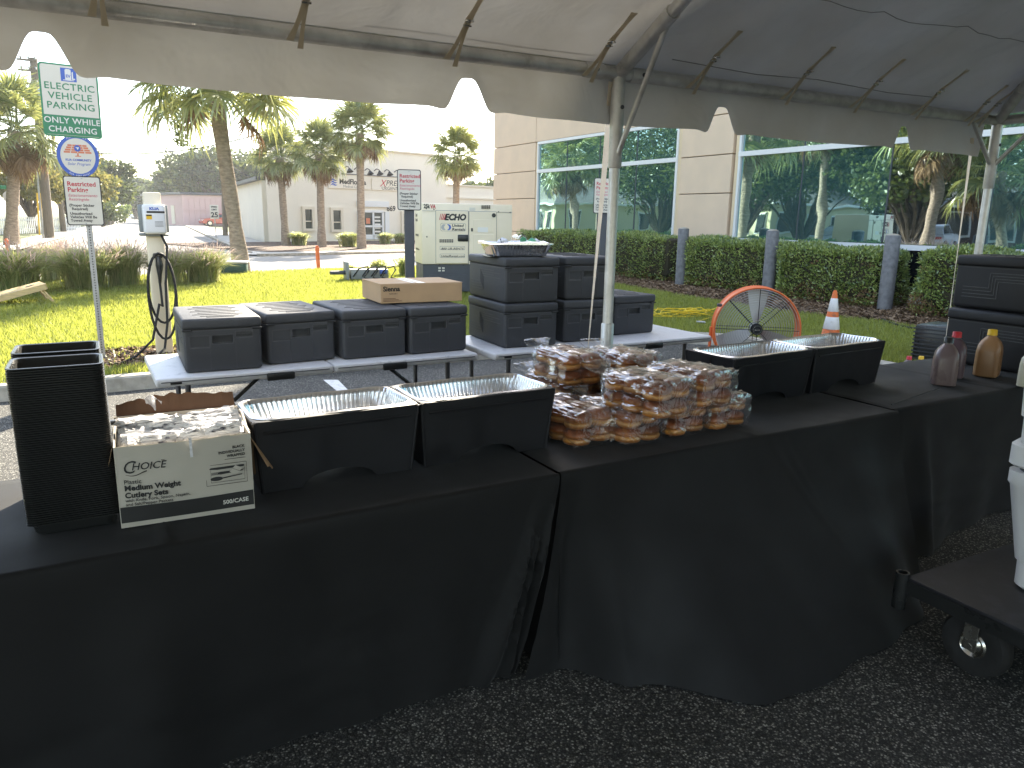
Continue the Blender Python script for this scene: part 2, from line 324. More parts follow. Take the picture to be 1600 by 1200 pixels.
m_blackpl = M('black_plastic', (0.016, 0.017, 0.017), 0.3, var=0.1, vs=8)
m_epp = wear_mat('grey_foam_shell', (0.052, 0.055, 0.062), (0.16, 0.16, 0.165), 0.6, 0.35, 420, 0.12)
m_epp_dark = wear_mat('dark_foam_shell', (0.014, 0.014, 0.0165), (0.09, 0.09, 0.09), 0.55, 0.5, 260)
m_scuff = M('scuffed_edge', (0.085, 0.087, 0.092), 0.6, var=0.3, vs=40)
m_wpl = M('white_table_plastic', (0.66, 0.66, 0.67), 0.42, bump=0.15, bs=500, bd=0.001, dirt=(0.42, 0.42, 0.43), ds=14, dlo=0.55, dhi=0.75)
m_greysteel = M('grey_steel', (0.09, 0.09, 0.1), 0.4, metal=0.3, var=0.15, vs=10)
m_rust = M('rusted_steel', (0.28, 0.1, 0.03), 0.8, var=0.4, vs=20)
m_foil = M('aluminium_foil', (0.86, 0.86, 0.87), 0.24, metal=1.0, bump=0.16, bs=26, bd=0.006, var=0.04, vs=20)
m_card = M('brown_cardboard', (0.52, 0.345, 0.20), 0.85, var=0.08, vs=7, bump=0.06, bs=90)
m_card_in = M('cardboard_inside', (0.16, 0.085, 0.05), 0.9, var=0.15, vs=12)
m_cardw = M('white_cardboard', (0.50, 0.465, 0.40), 0.75, var=0.06, vs=9, bump=0.12, bs=14, bd=0.01)
m_ink = M('black_ink', (0.02, 0.02, 0.02), 0.6)
m_ink_grey = M('grey_ink', (0.2, 0.2, 0.2), 0.7)
m_ink_w = M('white_ink', (0.75, 0.73, 0.68), 0.7)
m_red = M('red_ink', (0.5, 0.03, 0.045), 0.5)
m_pinkred = M('faded_red_ink', (0.55, 0.12, 0.16), 0.5)
m_blue = M('blue_ink', (0.05, 0.12, 0.45), 0.5)
m_signgreen = M('green_sign_sheet', (0.012, 0.20, 0.085), 0.4)
m_signwhite = M('white_sign_sheet', (0.66, 0.62, 0.53), 0.4, var=0.04, vs=6)
m_orange_ink = M('coral_ink', (0.65, 0.2, 0.1), 0.5)
m_bun = bun_mat(); m_film = film_mat()
m_vinyl = vinyl_mat()
m_alu = M('tent_aluminium', (0.66, 0.65, 0.63), 0.45, metal=0.7, var=0.2, vs=14, dirt=(0.2, 0.19, 0.17), ds=7, dlo=0.55, dhi=0.8)
m_galv = M('galvanised_steel', (0.42, 0.42, 0.41), 0.5, metal=0.6, var=0.15, vs=12)
m_web = leaf_mat('tan_webbing', (0.66, 0.61, 0.5), (0.72, 0.66, 0.54), tr=0.4, gloss=0.02)
m_rope_w = leaf_mat('white_webbing', (0.80, 0.76, 0.66), (0.85, 0.80, 0.70), tr=0.5, gloss=0.02)
m_seam = M('seam_thread', (0.30, 0.28, 0.25), 0.9)
m_stucco = M('tan_stucco', (0.70, 0.54, 0.395), 0.92, var=0.05, vs=2, bump=0.25, bs=180, bd=0.004)
m_stucco2 = M('pale_tan_trim', (0.72, 0.57, 0.38), 0.9, var=0.05, vs=2)
m_joint = M('panel_joint', (0.25, 0.19, 0.14), 0.95)
m_wframe = M('white_window_frame', (0.72, 0.73, 0.72), 0.45)
m_teal = glass_mat('teal_glass', (0.50, 0.76, 0.80), (0.045, 0.13, 0.14), 0.70)
m_clear = glass_mat('dark_glass', (0.62, 0.76, 0.86), (0.012, 0.02, 0.022), 0.72)
m_spandrel = M('black_spandrel_glass', (0.008, 0.01, 0.011), 0.12)
m_dkglass = M('dark_window_glass', (0.03, 0.04, 0.042), 0.08, var=0.3, vs=1.5)
m_wstucco = M('white_stucco', (0.80, 0.745, 0.63), 0.92, var=0.04, vs=0.7, bump=0.1, bs=60)
m_wtrim = M('cream_trim', (0.72, 0.65, 0.52), 0.85)
m_bollard = M('grey_bollard_paint', (0.15, 0.15, 0.155), 0.7, var=0.3, vs=16, bump=0.4, bs=90, bd=0.004)
m_hedge = leaf_mat('hedge_leaf', (0.05, 0.12, 0.018), (0.42, 0.50, 0.14), tr=0.35, gloss=0.1)
m_hedge_in = M('hedge_dark_core', (0.035, 0.03, 0.015), 0.95, var=0.5, vs=30)  # dark fill of the light-blocking core, not modelled twigs
m_brownleaf = leaf_mat('dry_leaf', (0.16, 0.09, 0.045), (0.3, 0.2, 0.11), tr=0.15, gloss=0.02)
m_oak = leaf_mat('oak_leaf', (0.035, 0.06, 0.016), (0.11, 0.14, 0.035), tr=0.3, gloss=0.05)
m_oak2 = leaf_mat('pale_tree_leaf', (0.10, 0.12, 0.03), (0.24, 0.22, 0.06), tr=0.4, gloss=0.04)
m_palm = leaf_mat('palm_leaf', (0.13, 0.18, 0.055), (0.32, 0.34, 0.11), tr=0.35, gloss=0.1)
m_dead = leaf_mat('dead_palm_leaf', (0.16, 0.10, 0.05), (0.33, 0.23, 0.13), tr=0.2, gloss=0.02)
m_petiole = M('palm_petiole', (0.12, 0.16, 0.05), 0.6)
m_bark = M('palm_bark', (0.36, 0.285, 0.215), 0.95, var=0.35, vs=7, bump=1, bs=16, bd=0.05, stretch=(1, 1, 2.5))
m_bark2 = M('tree_bark', (0.12, 0.095, 0.07), 0.95, var=0.35, vs=5, bump=1, bs=12, bd=0.05)
m_pole = M('weathered_pole_wood', (0.17, 0.14, 0.10), 0.9, var=0.3, vs=6, stretch=(6, 6, 0.5))
m_wire = M('black_wire', (0.015, 0.015, 0.015), 0.6)
m_reed = leaf_mat('clump_grass_blade', (0.20, 0.28, 0.09), (0.50, 0.50, 0.24), tr=0.6, gloss=0.05)
m_plume = leaf_mat('pink_plume', (0.44, 0.34, 0.29), (0.60, 0.48, 0.40), tr=0.5, gloss=0.0)
m_cream = M('cream_metal', (0.80, 0.70, 0.53), 0.45, var=0.04, vs=3)
m_dgrey = M('dark_grey_metal', (0.06, 0.065, 0.075), 0.5, var=0.15, vs=6)
m_orange = M('orange_paint', (0.75, 0.16, 0.045), 0.4, var=0.1, vs=9)
m_orangepl = M('orange_plastic', (0.70, 0.15, 0.025), 0.5, dirt=(0.25, 0.08, 0.03), ds=14, dlo=0.5, dhi=0.7)
m_whiteband = M('white_reflective_band', (0.75, 0.73, 0.7), 0.4, dirt=(0.5, 0.45, 0.38), ds=18, dlo=0.55, dhi=0.8)
m_yellow = M('yellow_cord', (0.80, 0.56, 0.03), 0.5)
m_yellow_p = M('yellow_plastic', (0.75, 0.45, 0.02), 0.45)
m_red_p = M('red_plastic', (0.55, 0.02, 0.03), 0.4)
m_rubber = M('black_rubber', (0.012, 0.012, 0.012), 0.75, var=0.2, vs=20)
m_white_pl = M('white_plastic', (0.74, 0.74, 0.74), 0.4, var=0.04, vs=4, bump=0.05, bs=300)
m_sauce1 = M('dark_bbq_sauce', (0.17, 0.12, 0.115), 0.3, spec=0.5, var=0.08, vs=5)
m_sauce2 = M('brown_sauce', (0.11, 0.07, 0.08), 0.3, var=0.08, vs=5)
m_sauce3 = M('honey_mustard_sauce', (0.36, 0.19, 0.085), 0.32, var=0.08, vs=5)
m_creambottle = M('cream_bottle', (0.7, 0.66, 0.5), 0.35)
m_pine = M('pale_pine_wood', (0.66, 0.48, 0.24), 0.6, var=0.15, vs=6, stretch=(1, 12, 12))
m_utilgreen = M('utility_green', (0.03, 0.09, 0.06), 0.5)
m_utilgrey = M('utility_grey', (0.22, 0.24, 0.24), 0.5)
m_pink = M('pink_siding', (0.58, 0.40, 0.37), 0.8)
m_roof = M('grey_shingle', (0.20, 0.19, 0.175), 0.9, var=0.2, vs=5)
m_yellowwall = M('pale_yellow_siding', (0.62, 0.57, 0.38), 0.85)
m_brownwall = M('brown_board_wall', (0.06, 0.04, 0.03), 0.85)
m_carwhite = M('white_car_paint', (0.74, 0.75, 0.77), 0.2, coat=0.6)
m_carred = M('red_car_paint', (0.5, 0.045, 0.03), 0.2, coat=0.6)
m_cargrey = M('silver_car_paint', (0.4, 0.42, 0.45), 0.22, metal=0.5, coat=0.5)
m_napkin = M('wrapped_napkin_film', (0.74, 0.74, 0.77), 0.2, bump=0.9, bs=60, bd=0.012, stretch=(0.4, 2.0, 1.6), var=0.08, vs=30, dirt=(0.06, 0.06, 0.085), ds=26, dlo=0.56, dhi=0.64)
m_steel = M('bright_steel', (0.62, 0.6, 0.55), 0.25, metal=1.0, var=0.1, vs=12)
m_cartdeck = M('scuffed_black_deck', (0.012, 0.0125, 0.015), 0.5, dirt=(0.04, 0.04, 0.047), ds=9, dlo=0.5, dhi=0.75, bump=0.2, bs=200, bd=0.001)
m_seagreen = M('green_film', (0.08, 0.35, 0.2), 0.4)
m_stopback = M('bare_aluminium', (0.45, 0.44, 0.41), 0.45, metal=0.5)
# ================================================================== GROUND
def sheet(name, poly, z, mat, kind='structure'):
    mb = MB(); mb.add([(p[0], p[1], z) for p in poly], [tuple(range(len(poly)))])
    return tag(mb.build(name, mat, smooth=0), kind=kind)
sheet('ground', [(-1500, -800), (1500, -800), (1500, 2200), (-1500, 2200)], -0.035, m_ground)
sheet('parking_lot', [(-40, -25), (7.35, -25), (7.35, 6.6), (6.5, 7.4), (-40, 7.4)], 0.0, m_asphalt)
sheet('stall_line', [tuple(P(505, 594)[:2]), tuple(P(528, 594)[:2]), tuple(P(546, 612)[:2]), tuple(P(527, 612)[:2])], 0.004, m_white_paint)
# kerb
kp = [(-40, 7.3), (-20, 7.3), (-4, 7.3), (2, 7.3), (6.4, 7.3)] + [(6.4 + 0.85 * math.sin(R(a)), 6.45 + 0.85 * math.cos(R(a))) for a in range(10, 91, 10)] + [(7.27, 4), (7.3, 0), (7.35, -25)]
prof = [(0, -0.03), (0.012, 0.115), (0.03, 0.13), (0.15, 0.13), (0.15, -0.03)]
rings = []
for i, p in enumerate(kp):
    a = V(kp[max(i - 1, 0)]); b = V(kp[min(i + 1, len(kp) - 1)]); t = (b - a).normalized(); nn = V((-t.y, t.x))
    rings.append([(p[0] + nn.x * o, p[1] + nn.y * o, z) for o, z in prof])
tag(MB().rings(rings).build('kerb', m_conc, smooth=30), kind='structure')
# street across, beyond the lawn
e13 = V((0.974, 0.225)); n13 = V((-0.225, 0.974)); Q0 = V((3.8, 19.6))
def st(s, o): q = Q0 + e13 * s + n13 * o; return (q.x, q.y)
lawn_poly = [(-40, 7.45), (6.4, 7.45)] + [(6.4 + 1.0 * math.sin(R(a)), 6.45 + 1.0 * math.cos(R(a))) for a in range(10, 91, 10)] + [(7.42, 4), (7.45, 0), (7.5, -25), (12.6, -25), (12.6, 21.5), st(9, -0.1), st(0, 0), st(-20, -0.1), st(-42, 0)]
sheet('lawn', lawn_poly, 0.12, m_turf)
sheet('cross_street', [st(-60, 0.05), st(70, 0.05), st(70, 8.6), st(-60, 8.6)], 0.02, m_road)
def road(y, off): return (2.6 + off + (y - 40) * 0.082, y)
sheet('street', [road(27.5, -3.65), road(27.5, 3.7), road(700, 3.7), road(700, -3.65)], 0.012, m_road)
sheet('street_shoulder', [st(-60, 8.6), st(70, 8.6), st(70, 12.5), st(-60, 12.5)], 0.004, m_road)
sheet('sidewalk', [road(31, 4.1), road(31, 6.0), road(300, 6.0), road(300, 4.1)], 0.05, m_walk)
sheet('sidewalk', [road(35, -6.0), road(35, -4.3), road(300, -4.3), road(300, -6.0)], 0.05, m_walk)
sheet('sidewalk', [st(4.0, 9.3), st(60, 9.3), st(60, 10.8), st(4.0, 10.8)], 0.06, m_walk)
mb = MB()
for s0, s1, o in ((road(31, 3.7), road(300, 3.7), 0.3), (road(35, -4.0), road(300, -4.0), 0.3)):
    mb.box(((s0[0] + s1[0]) / 2 + 0.15, (s0[1] + s1[1]) / 2, 0.03), (0.28, math.dist(s0, s1), 0.16), rz=-math.atan2(s1[0] - s0[0], s1[1] - s0[1]))
a, b = st(4.0, 8.75), st(60, 8.75); mb.box(((a[0] + b[0]) / 2, (a[1] + b[1]) / 2, 0.03), (56, 0.25, 0.17), rz=math.atan2(0.225, 0.974))
tag(mb.build('street_kerb', m_conc), kind='structure')
for k in range(7):
    s = -3.0 + k * 1.9
    sheet('crosswalk_bar', [st(s, 8.95), st(s + 0.5, 8.95), st(s + 0.5, 9.25), st(s, 9.25)], 0.03, m_white_paint)
sheet('planting_strip', [st(5.5, 10.8), st(60, 10.8), st(60, 22), st(4.5, 22)], 0.055, m_mulch)
# mulch bed along the office
bed = [tuple(P(x, y, 0.13)[:2]) for x, y in ((1470, 519), (1375, 502), (1237, 489), (1120, 470), (1050, 460), (966, 445))]
bed = [(10.2, -25), (10.15, 2.0)] + bed + [(10.55, 16.5), (10.4, 21.3)]
mb = MB(); n = len(bed)
bx = lambda p, t: (p[0] + (12.55 - p[0]) * t, p[1])
mb.rings([[(*bx(p, t), 0.125 + 0.09 * math.sin(min(1, t * 1.6) * math.pi / 2)) for p in bed] for t in (0, 0.2, 0.45, 0.7, 1)])
mb.f = [f for f in mb.f if not (f[0] % n == n - 1)]; mb.m = [0] * len(mb.f)
for i in range(len(mb.f)): mb.f[i] = mb.f[i][::-1]
tag(mb.build('mulch_bed', m_mulch, smooth=60), kind='structure')
pit = [(0.36 + 0.95 * math.cos(R(a)) * (1 + 0.1 * math.sin(R(3 * a))), 8.35 + 0.62 * math.sin(R(a)) * (1 + 0.12 * math.cos(R(2 * a)))) for a in range(0, 360, 20)]
sheet('mulch_patch', pit, 0.127, m_mulch)
cbed = [(-7, 15.3), (-0.5, 15.5), (2.6, 17.0), (3.8, 19.3), st(-20, -0.2), st(-26, -0.2)]
sheet('mulch_patch', [(-8, 15.2), (-3, 15.1), (0, 15.6), (2.6, 16.9), (3.9, 18.6), (3.6, 19.4), st(-12, -0.15)], 0.126, m_mulch)
sheet('mulch_patch', [(5.9, 18.3), (7.4, 18.5), (9.3, 19.6), (9.3, 20.6), (5.6, 19.8)], 0.126, m_mulch)

def inside(px_, py_, poly):
    c = np.zeros(len(px_), bool); j = len(poly) - 1
    for i in range(len(poly)):
        xi, yi = poly[i]; xj, yj = poly[j]
        if yi != yj: c ^= ((yi > py_) != (yj > py_)) & (px_ < (xj - xi) * (py_ - yi) / (yj - yi) + xi)
        j = i
    return c
# the grass itself: blades as real geometry
N = 520000
az = np.radians(rng.uniform(-9, 74, N)); u = rng.uniform(0, 1, N); g = 0.55
r = (6.2 ** g + u * (24.5 ** g - 6.2 ** g)) ** (1 / g)
gx, gy = r * np.sin(az), r * np.cos(az)
ok = inside(gx, gy, lawn_poly) & ~(inside(gx, gy, pit) & (rng.uniform(0, 1, N) > 0.06)) & ~(inside(gx, gy, bed + [(12.6, 21.3), (12.6, -25)]) & (rng.uniform(0, 1, N) > 0.01))
gx, gy, r = gx[ok], gy[ok], r[ok]; n = len(gx)
patch = np.sin(gx * 1.9 + np.sin(gy * 1.3) * 2) * np.sin(gy * 2.3 + gx * 0.6) * 0.5 + 0.5
h = (0.035 + 0.03 * rng.uniform(0, 1, n) + 0.012 * patch) * (1 + 0.03 * (r - 7)); w = 0.0045 * (r / 7) ** 0.9 * rng.uniform(0.7, 1.4, n)
th = rng.uniform(0, 2 * np.pi, n); ln = rng.uniform(0.1, 0.9, n) * h; lt = rng.uniform(0, 2 * np.pi, n)
b0 = np.stack([gx, gy, np.full(n, 0.118)], 1); side = np.stack([np.cos(th) * w, np.sin(th) * w, np.zeros(n)], 1)
tip = b0 + np.stack([np.cos(lt) * ln, np.sin(lt) * ln, h], 1)
vs = np.stack([b0 - side, b0 + side, tip], 1).reshape(-1, 3); fs = np.arange(3 * n).reshape(-1, 3)
tag(np_mesh('grass', vs, fs, m_grass), kind='stuff')
# mulch chips
N = 42000
cx = np.concatenate([rng.uniform(9.8, 12.5, N), rng.uniform(-0.8, 1.5, 3500), rng.uniform(-5, 4.2, 9000)]); cy = np.concatenate([rng.uniform(-1, 17, N), rng.uniform(7.6, 9.1, 3500), rng.uniform(15, 19.5, 9000)])
ok = inside(cx, cy, bed + [(12.6, 21.3), (12.6, -25)]) | inside(cx, cy, pit) | inside(cx, cy, [(-8, 15.2), (-3, 15.1), (0, 15.6), (2.6, 16.9), (3.9, 18.6), (3.6, 19.4), st(-12, -0.15)])
cx, cy = cx[ok], cy[ok]; n = len(cx)
t = np.clip((cx - 10.15) / 2.35, 0, 1); cz = 0.128 + 0.09 * np.sin(np.minimum(1, t * 1.6) * np.pi / 2)
th = rng.uniform(0, 6.28, n); L = rng.uniform(0.015, 0.05, n); Wd = rng.uniform(0.005, 0.012, n); tz = rng.uniform(-0.015, 0.02, n)
d = np.stack([np.cos(th) * L, np.sin(th) * L, tz], 1); e = np.stack([-np.sin(th) * Wd, np.cos(th) * Wd, rng.uniform(-0.004, 0.01, n)], 1)
c = np.stack([cx, cy, cz + 0.008], 1)
vs = np.stack([c - d - e, c + d - e, c + d + e, c - d + e], 1).reshape(-1, 3)
tag(np_mesh('mulch_chips', vs, np.arange(4 * n).reshape(-1, 4), m_chip), kind='stuff')

# ================================================================== TAN OFFICE BUILDING (faces -X)
FX = 12.5
of = thing('office_building', 'tan panelled office building with teal ribbon windows behind the clipped hedges', 'building', (FX, 0, 0))
MB().box((9.1, 1.6, 7.0), (18.0, 43.2, 14.0)).build('wall_core', m_joint, of)
E1 = 23.24
def panel(y0, y1, z0, z1, mat=m_stucco, th=0.085):
    MB().rbox((0.06, (y0 + y1) / 2, (z0 + z1) / 2), (th + 0.04, y1 - y0 - 0.02, z1 - z0 - 0.02), 0.006, 1).build('wall_panel', mat, of)
rows = [(0.1, 1.14), (1.14, 2.18), (2.18, 3.01), (3.01, 3.86)]
for z0, z1 in rows:
    panel(20.5, E1, z0, z1); panel(12.28, 13.92, z0, z1)
for z0, z1 in ((3.86, 6.3), (6.3, 8.6), (8.6, 11.0), (11.0, 14.02)):
    ys = [-19.5, -10, -2, 5.2, 12.28, 20.5, E1] if z0 < 5 else [-19.5, -6, 5.2, 12.28, 20.5, E1]
    for a, b in zip(ys[:-1], ys[1:]): panel(a, b, z0, z1)
# pale returns at the window jambs
for y in (12.16, 13.98, 20.44): MB().box((0.07, y, 2.0), (0.1, 0.1, 3.68)).build('jamb_trim', m_stucco2, of)
def ribbon(y0, y1, joints, dark=()):
    w = tag(MB().box((0.03, (y0 + y1) / 2, 1.175), (0.10, y1 - y0, 0.09)).box((0.035, (y0 + y1) / 2, 3.82), (0.09, y1 - y0, 0.08))
            .box((0.035, y0 + 0.03, 2.5), (0.085, 0.06, 2.54)).box((0.035, y1 - 0.03, 2.5), (0.085, 0.06, 2.54)).box((0.03, (y0 + y1) / 2, 2.985), (0.095, y1 - y0, 0.10)).build('window', m_wframe, of))
    ed = [y0 + 0.06] + joints + [y1 - 0.06]
    for k, (a, b) in enumerate(zip(ed[:-1], ed[1:])):
        for z0, z1 in ((1.225, 2.93), (3.04, 3.775)):
            o = MB().box((0, 0, 0), (0.012, b - a - 0.02, z1 - z0)).build('pane', m_clear if k in dark else m_teal, w, smooth=0)
            o.location = (0.05, (a + b) / 2, (z0 + z1) / 2); o.rotation_euler = (0, R(random.uniform(-0.12, 0.12)), R(random.uniform(-0.15, 0.15)))
        if k: MB().box((0.045, a, 2.5), (0.03, 0.018, 2.5)).build('mullion', m_dgrey, w, smooth=0)
ribbon(14.03, 20.39, [15.6, 17.2, 18.8])
ribbon(-8.0, 12.1, [-5.5, -3.5, -1.5, 0.6, 2.6, 4.6, 6.75, 8.53, 10.42], dark=(7,))
for y0, y1 in ((14.03, 20.39), (-8.0, 12.1)):
    k = int((y1 - y0) / 1.7)
    for i in range(k):
        a = y0 + (y1 - y0) * i / k; b = y0 + (y1 - y0) * (i + 1) / k
        MB().box((0.055, (a + b) / 2, 0.73), (0.012, b - a - 0.03, 0.78)).build('spandrel_pane', m_spandrel, of, smooth=0)
    MB().box((0.03, (y0 + y1) / 2, 0.28), (0.12, y1 - y0, 0.1)).box((-0.05, (y0 + y1) / 2, 0.17), (0.3, y1 - y0, 0.08)).build('base_sill', m_wframe, of)

# ================================================================== MEDICAL OFFICE ACROSS THE STREET
c14, s14 = math.cos(R(14)), math.sin(R(14))
W0 = P(475, 375.5, 0.1); WD = V((c14, s14, 0)); WNn = V((s14, -c14, 0))
def MW(x, y):   # photo pixel on the front wall -> (along, z)
    d = ray(x, y); q = CAM0 + d * ((W0 - CAM0).dot(WNn) / d.dot(WNn)); return ((q - W0).dot(WD), q.z)
med = thing('medical_office', 'cream white one storey medical office with flat roof, door and narrow windows', 'building', (W0.x, W0.y, 0), R(14))
xl = MW(420, 376)[0]; xr = MW(697, 300)[0]; zr = MW(640, 240)[1]; zp = MW(740, 291)[1]; xe = MW(800, 300)[0] + 12
t17 = math.tan(R(17)); MB().prism([(xl, 0), (xr, 0), (xr, 14), (xl + 3, 5)], 0, zr).build('wall', m_wstucco, med, smooth=0)
MB().prism([(xl - .12, -.12), (xr + .12, -.12), (xr + .12, 14.1), (xl + 2.9, 5.1)], zr, zr + .1).build('parapet_cap', m_wtrim, med, smooth=0)
MB().box(((xr + xe) / 2 + .05, 9.4, zp / 2), (xe - xr, 18, zp)).build('wing_wall', m_wstucco, med)
MB().box(((xr + xe) / 2 + .1, 9.4, zp + 0.03), (xe - xr, 18.2, 0.1)).box(((xr + xe) / 2 + .1, 0.36, MW(740, 310)[1]), (xe - xr, 0.12, 0.1)).build('parapet_cap', m_wtrim, med)
# side wing running back along the street, with a low roof
zs = MW(421, 281)[1]
t18 = math.tan(R(17.5))
MB().prism([(xl - .12, .3), (xl + 9, .3), (xl + 9 + 15 * t18, 15), (xl - .12 + 15 * t18, 15)], 0, zs).build('side_wing', m_wstucco, med, smooth=0)
MB().prism([(xl - .45, .25), (xl + 9, .25), (xl + 9 + 15 * t18, 15.3), (xl - .45 + 15 * t18, 15.3)], zs - .02, zs + .17).build('gutter', m_dgrey, med, smooth=0)
def med_win(x0, y0, x1, y1, nx=1):
    a, zt = MW(x0, y0); b, _ = MW(x1, y0); zb = MW((x0 + x1) / 2, y1)[1]
    f = MB(); t = 0.16
    f.box(((a + b) / 2, -0.05, zt + t / 2), (b - a + 2 * t, 0.16, t)).box(((a + b) / 2, -0.05, zb - t / 2), (b - a + 2 * t, 0.16, t)).box((a - t / 2, -0.05, (zt + zb) / 2), (t, 0.16, zt - zb)).box((b + t / 2, -0.05, (zt + zb) / 2), (t, 0.16, zt - zb))
    f.box(((a + b) / 2, -0.015, zt - (zt - zb) * 0.62), (b - a, 0.03, 0.06))
    w = f.build('window', m_wtrim, med)
    MB().box(((a + b) / 2, 0.0, (zt + zb) / 2), (b - a, 0.02, zt - zb)).build('pane', m_dkglass, w, smooth=0)
med_win(475, 327, 486, 357); med_win(519, 328.5, 531, 358.5); med_win(629, 334, 640, 362); med_win(664, 335, 676, 362)
# glazed double door
a, zt = MW(567, 330); b, _ = MW(597, 330); zb = 0.12
f = MB()
for x in (a, (a + b) / 2, b): f.box((x, -0.04, (zt + zb) / 2), (0.12, 0.1, zt - zb))
f.box(((a + b) / 2, -0.04, zt), (b - a + 0.12, 0.1, 0.14)).box(((a + b) / 2, -0.04, zb + 0.15), (b - a, 0.1, 0.3)).box(((a + b) / 2, -0.04, zb + (zt - zb) * 0.47), (b - a, 0.09, 0.12))
f.box(((a + b) / 2, -0.06, zt + 0.45), (b - a + 0.9, 0.14, 0.35)).box((a - 0.3, -0.06, zt / 2), (0.3, 0.14, zt)).box((b + 0.3, -0.06, zt / 2), (0.3, 0.14, zt))
dr = f.build('door', m_wframe, med)
MB().box(((a + b) / 2, 0.0, (zt + zb) / 2), (b - a, 0.02, zt - zb)).build('pane', m_dkglass, dr, smooth=0)
MB().box((a + (b - a) * 0.25, -0.012, zb + (zt - zb) * .66), ((b - a) * .2, 0.01, (zt - zb) * .2)).build('poster', m_orange_ink, dr, smooth=0)
for k in range(6): MB().box((a + (b - a) * 0.74, -0.012, zt - 0.35 - 0.22 * k), ((b - a) * .3, 0.01, 0.1)).build('notice', m_ink_w, dr, smooth=0)
# sign panels
def med_sign(x0, y0, x1, y1):
    a, zt = MW(x0, y0); b, _ = MW(x1, y0); zb = MW((x0 + x1) / 2, y1)[1]
    o = MB().box(((a + b) / 2, -0.04, (zt + zb) / 2), (b - a, 0.06, zt - zb)).build('sign_panel', m_wstucco, med); return o, a, b, zt, zb
o, a, b, zt, zb = med_sign(512, 275.5, 577, 295); w = b - a; h = zt - zb
text('MedFlorida', h * 0.62, m_ink, o, (a + w * 0.25, -0.075, zb + h * 0.42), bold=0.02 * h, sx=(w * .73) / (h * .62 * 5.15))
text('Medical Centers', h * 0.30, m_ink_grey, o, (a + w * 0.34, -0.075, zb + h * 0.1), sx=(w * .56) / (h * .30 * 7.2))
for k in range(3):
    y = zb + h * (0.2 + 0.2 * k)
    MB().grid(lambda u, v: (a + w * (0.04 + 0.16 * u), -0.076, y + h * (0.10 * u + 0.07 * math.sin(u * 6.28) + 0.2 * v * math.sin(u * 3.1416) * .8 + 0.01 * v)), 8, 1).build('wave_logo', m_blue, o, smooth=0)
o, a, b, zt, zb = med_sign(580, 278, 645, 298); w = b - a; h = zt - zb
text('X', h * 0.85, m_red, o, (a + w * 0.18, -0.075, zb + h * 0.32), shear=0.3)
text('PRESS', h * 0.66, m_ink, o, (a + w * 0.32, -0.075, zb + h * 0.42), shear=0.25, sx=(w * .52) / (h * .66 * 3.3))
text('URGENT CARE', h * 0.40, m_ink, o, (a + w * 0.22, -0.075, zb + h * 0.05), sx=(w * .70) / (h * .40 * 7.0))
q = MW(604, 329.5); text('869', 0.45, m_ink, med, (q[0], -0.02, q[1]), bold=0.01)
# gooseneck sign lamps
for x, y in ((538, 267), (553.5, 269), (570, 270.5), (585, 271), (600.5, 272), (616, 273)):
    sx_, z = MW(x, y); l_ = MB().tube([(sx_, 0, z + 0.16), (sx_, -0.25, z + 0.26), (sx_, -0.5, z + 0.2), (sx_, -0.6, z + 0.1)], 0.025, 6).build('lamp_arm', m_ink, med)
    MB().lathe([(0.05, 0.14), (0.09, 0.08), (0.21, -0.08), (0.20, -0.085), (0.05, 0.04)], 12, mx=Matrix.Translation((sx_, -0.6, z)) @ Matrix.Rotation(R(-18), 4, 'X')).build('lamp_shade', m_ink, l_)
a_, z_ = MW(533, 270); b_, _ = MW(620, 272)
MB().tube([(a_, -0.03, z_ - 0.05), (b_, -0.03, z_ - 0.05)], 0.03, 6).build('conduit', m_ink_grey, med)

# ================================================================== PINK SHED FAR UP THE STREET
pb = P(287, 346.5, 0.05) * 0.72; pb.z = 0
pk = thing('pink_shed', 'pale pink metal shed far up the street behind the parked cars', 'building', (pb.x, pb.y, 0), R(10))
hz = HZ(P(287, 346.5, 0.05) * 0.72, 287, 303)
MB().box((9, 9, hz / 2), (18, 18, hz)).build('wall', m_pink, pk)
for k in range(26): MB().box((0.8 + 0.66 * k, -0.05, hz * 0.45), (0.1, 0.08, hz * 0.86)).build('siding_rib', m_pink, pk, smooth=0)
MB().box((9, 9, hz + 0.1), (18.5, 18.5, 0.3)).build('roof', m_dgrey, pk)
MB().box((9, -0.07, hz * 0.52), (17.6, 0.08, 0.14)).build('rail_strip', m_pink, pk)
MB().box((-0.03, 4, 1.3), (0.08, 1.4, 2.3)).build('door', m_wtrim, pk)
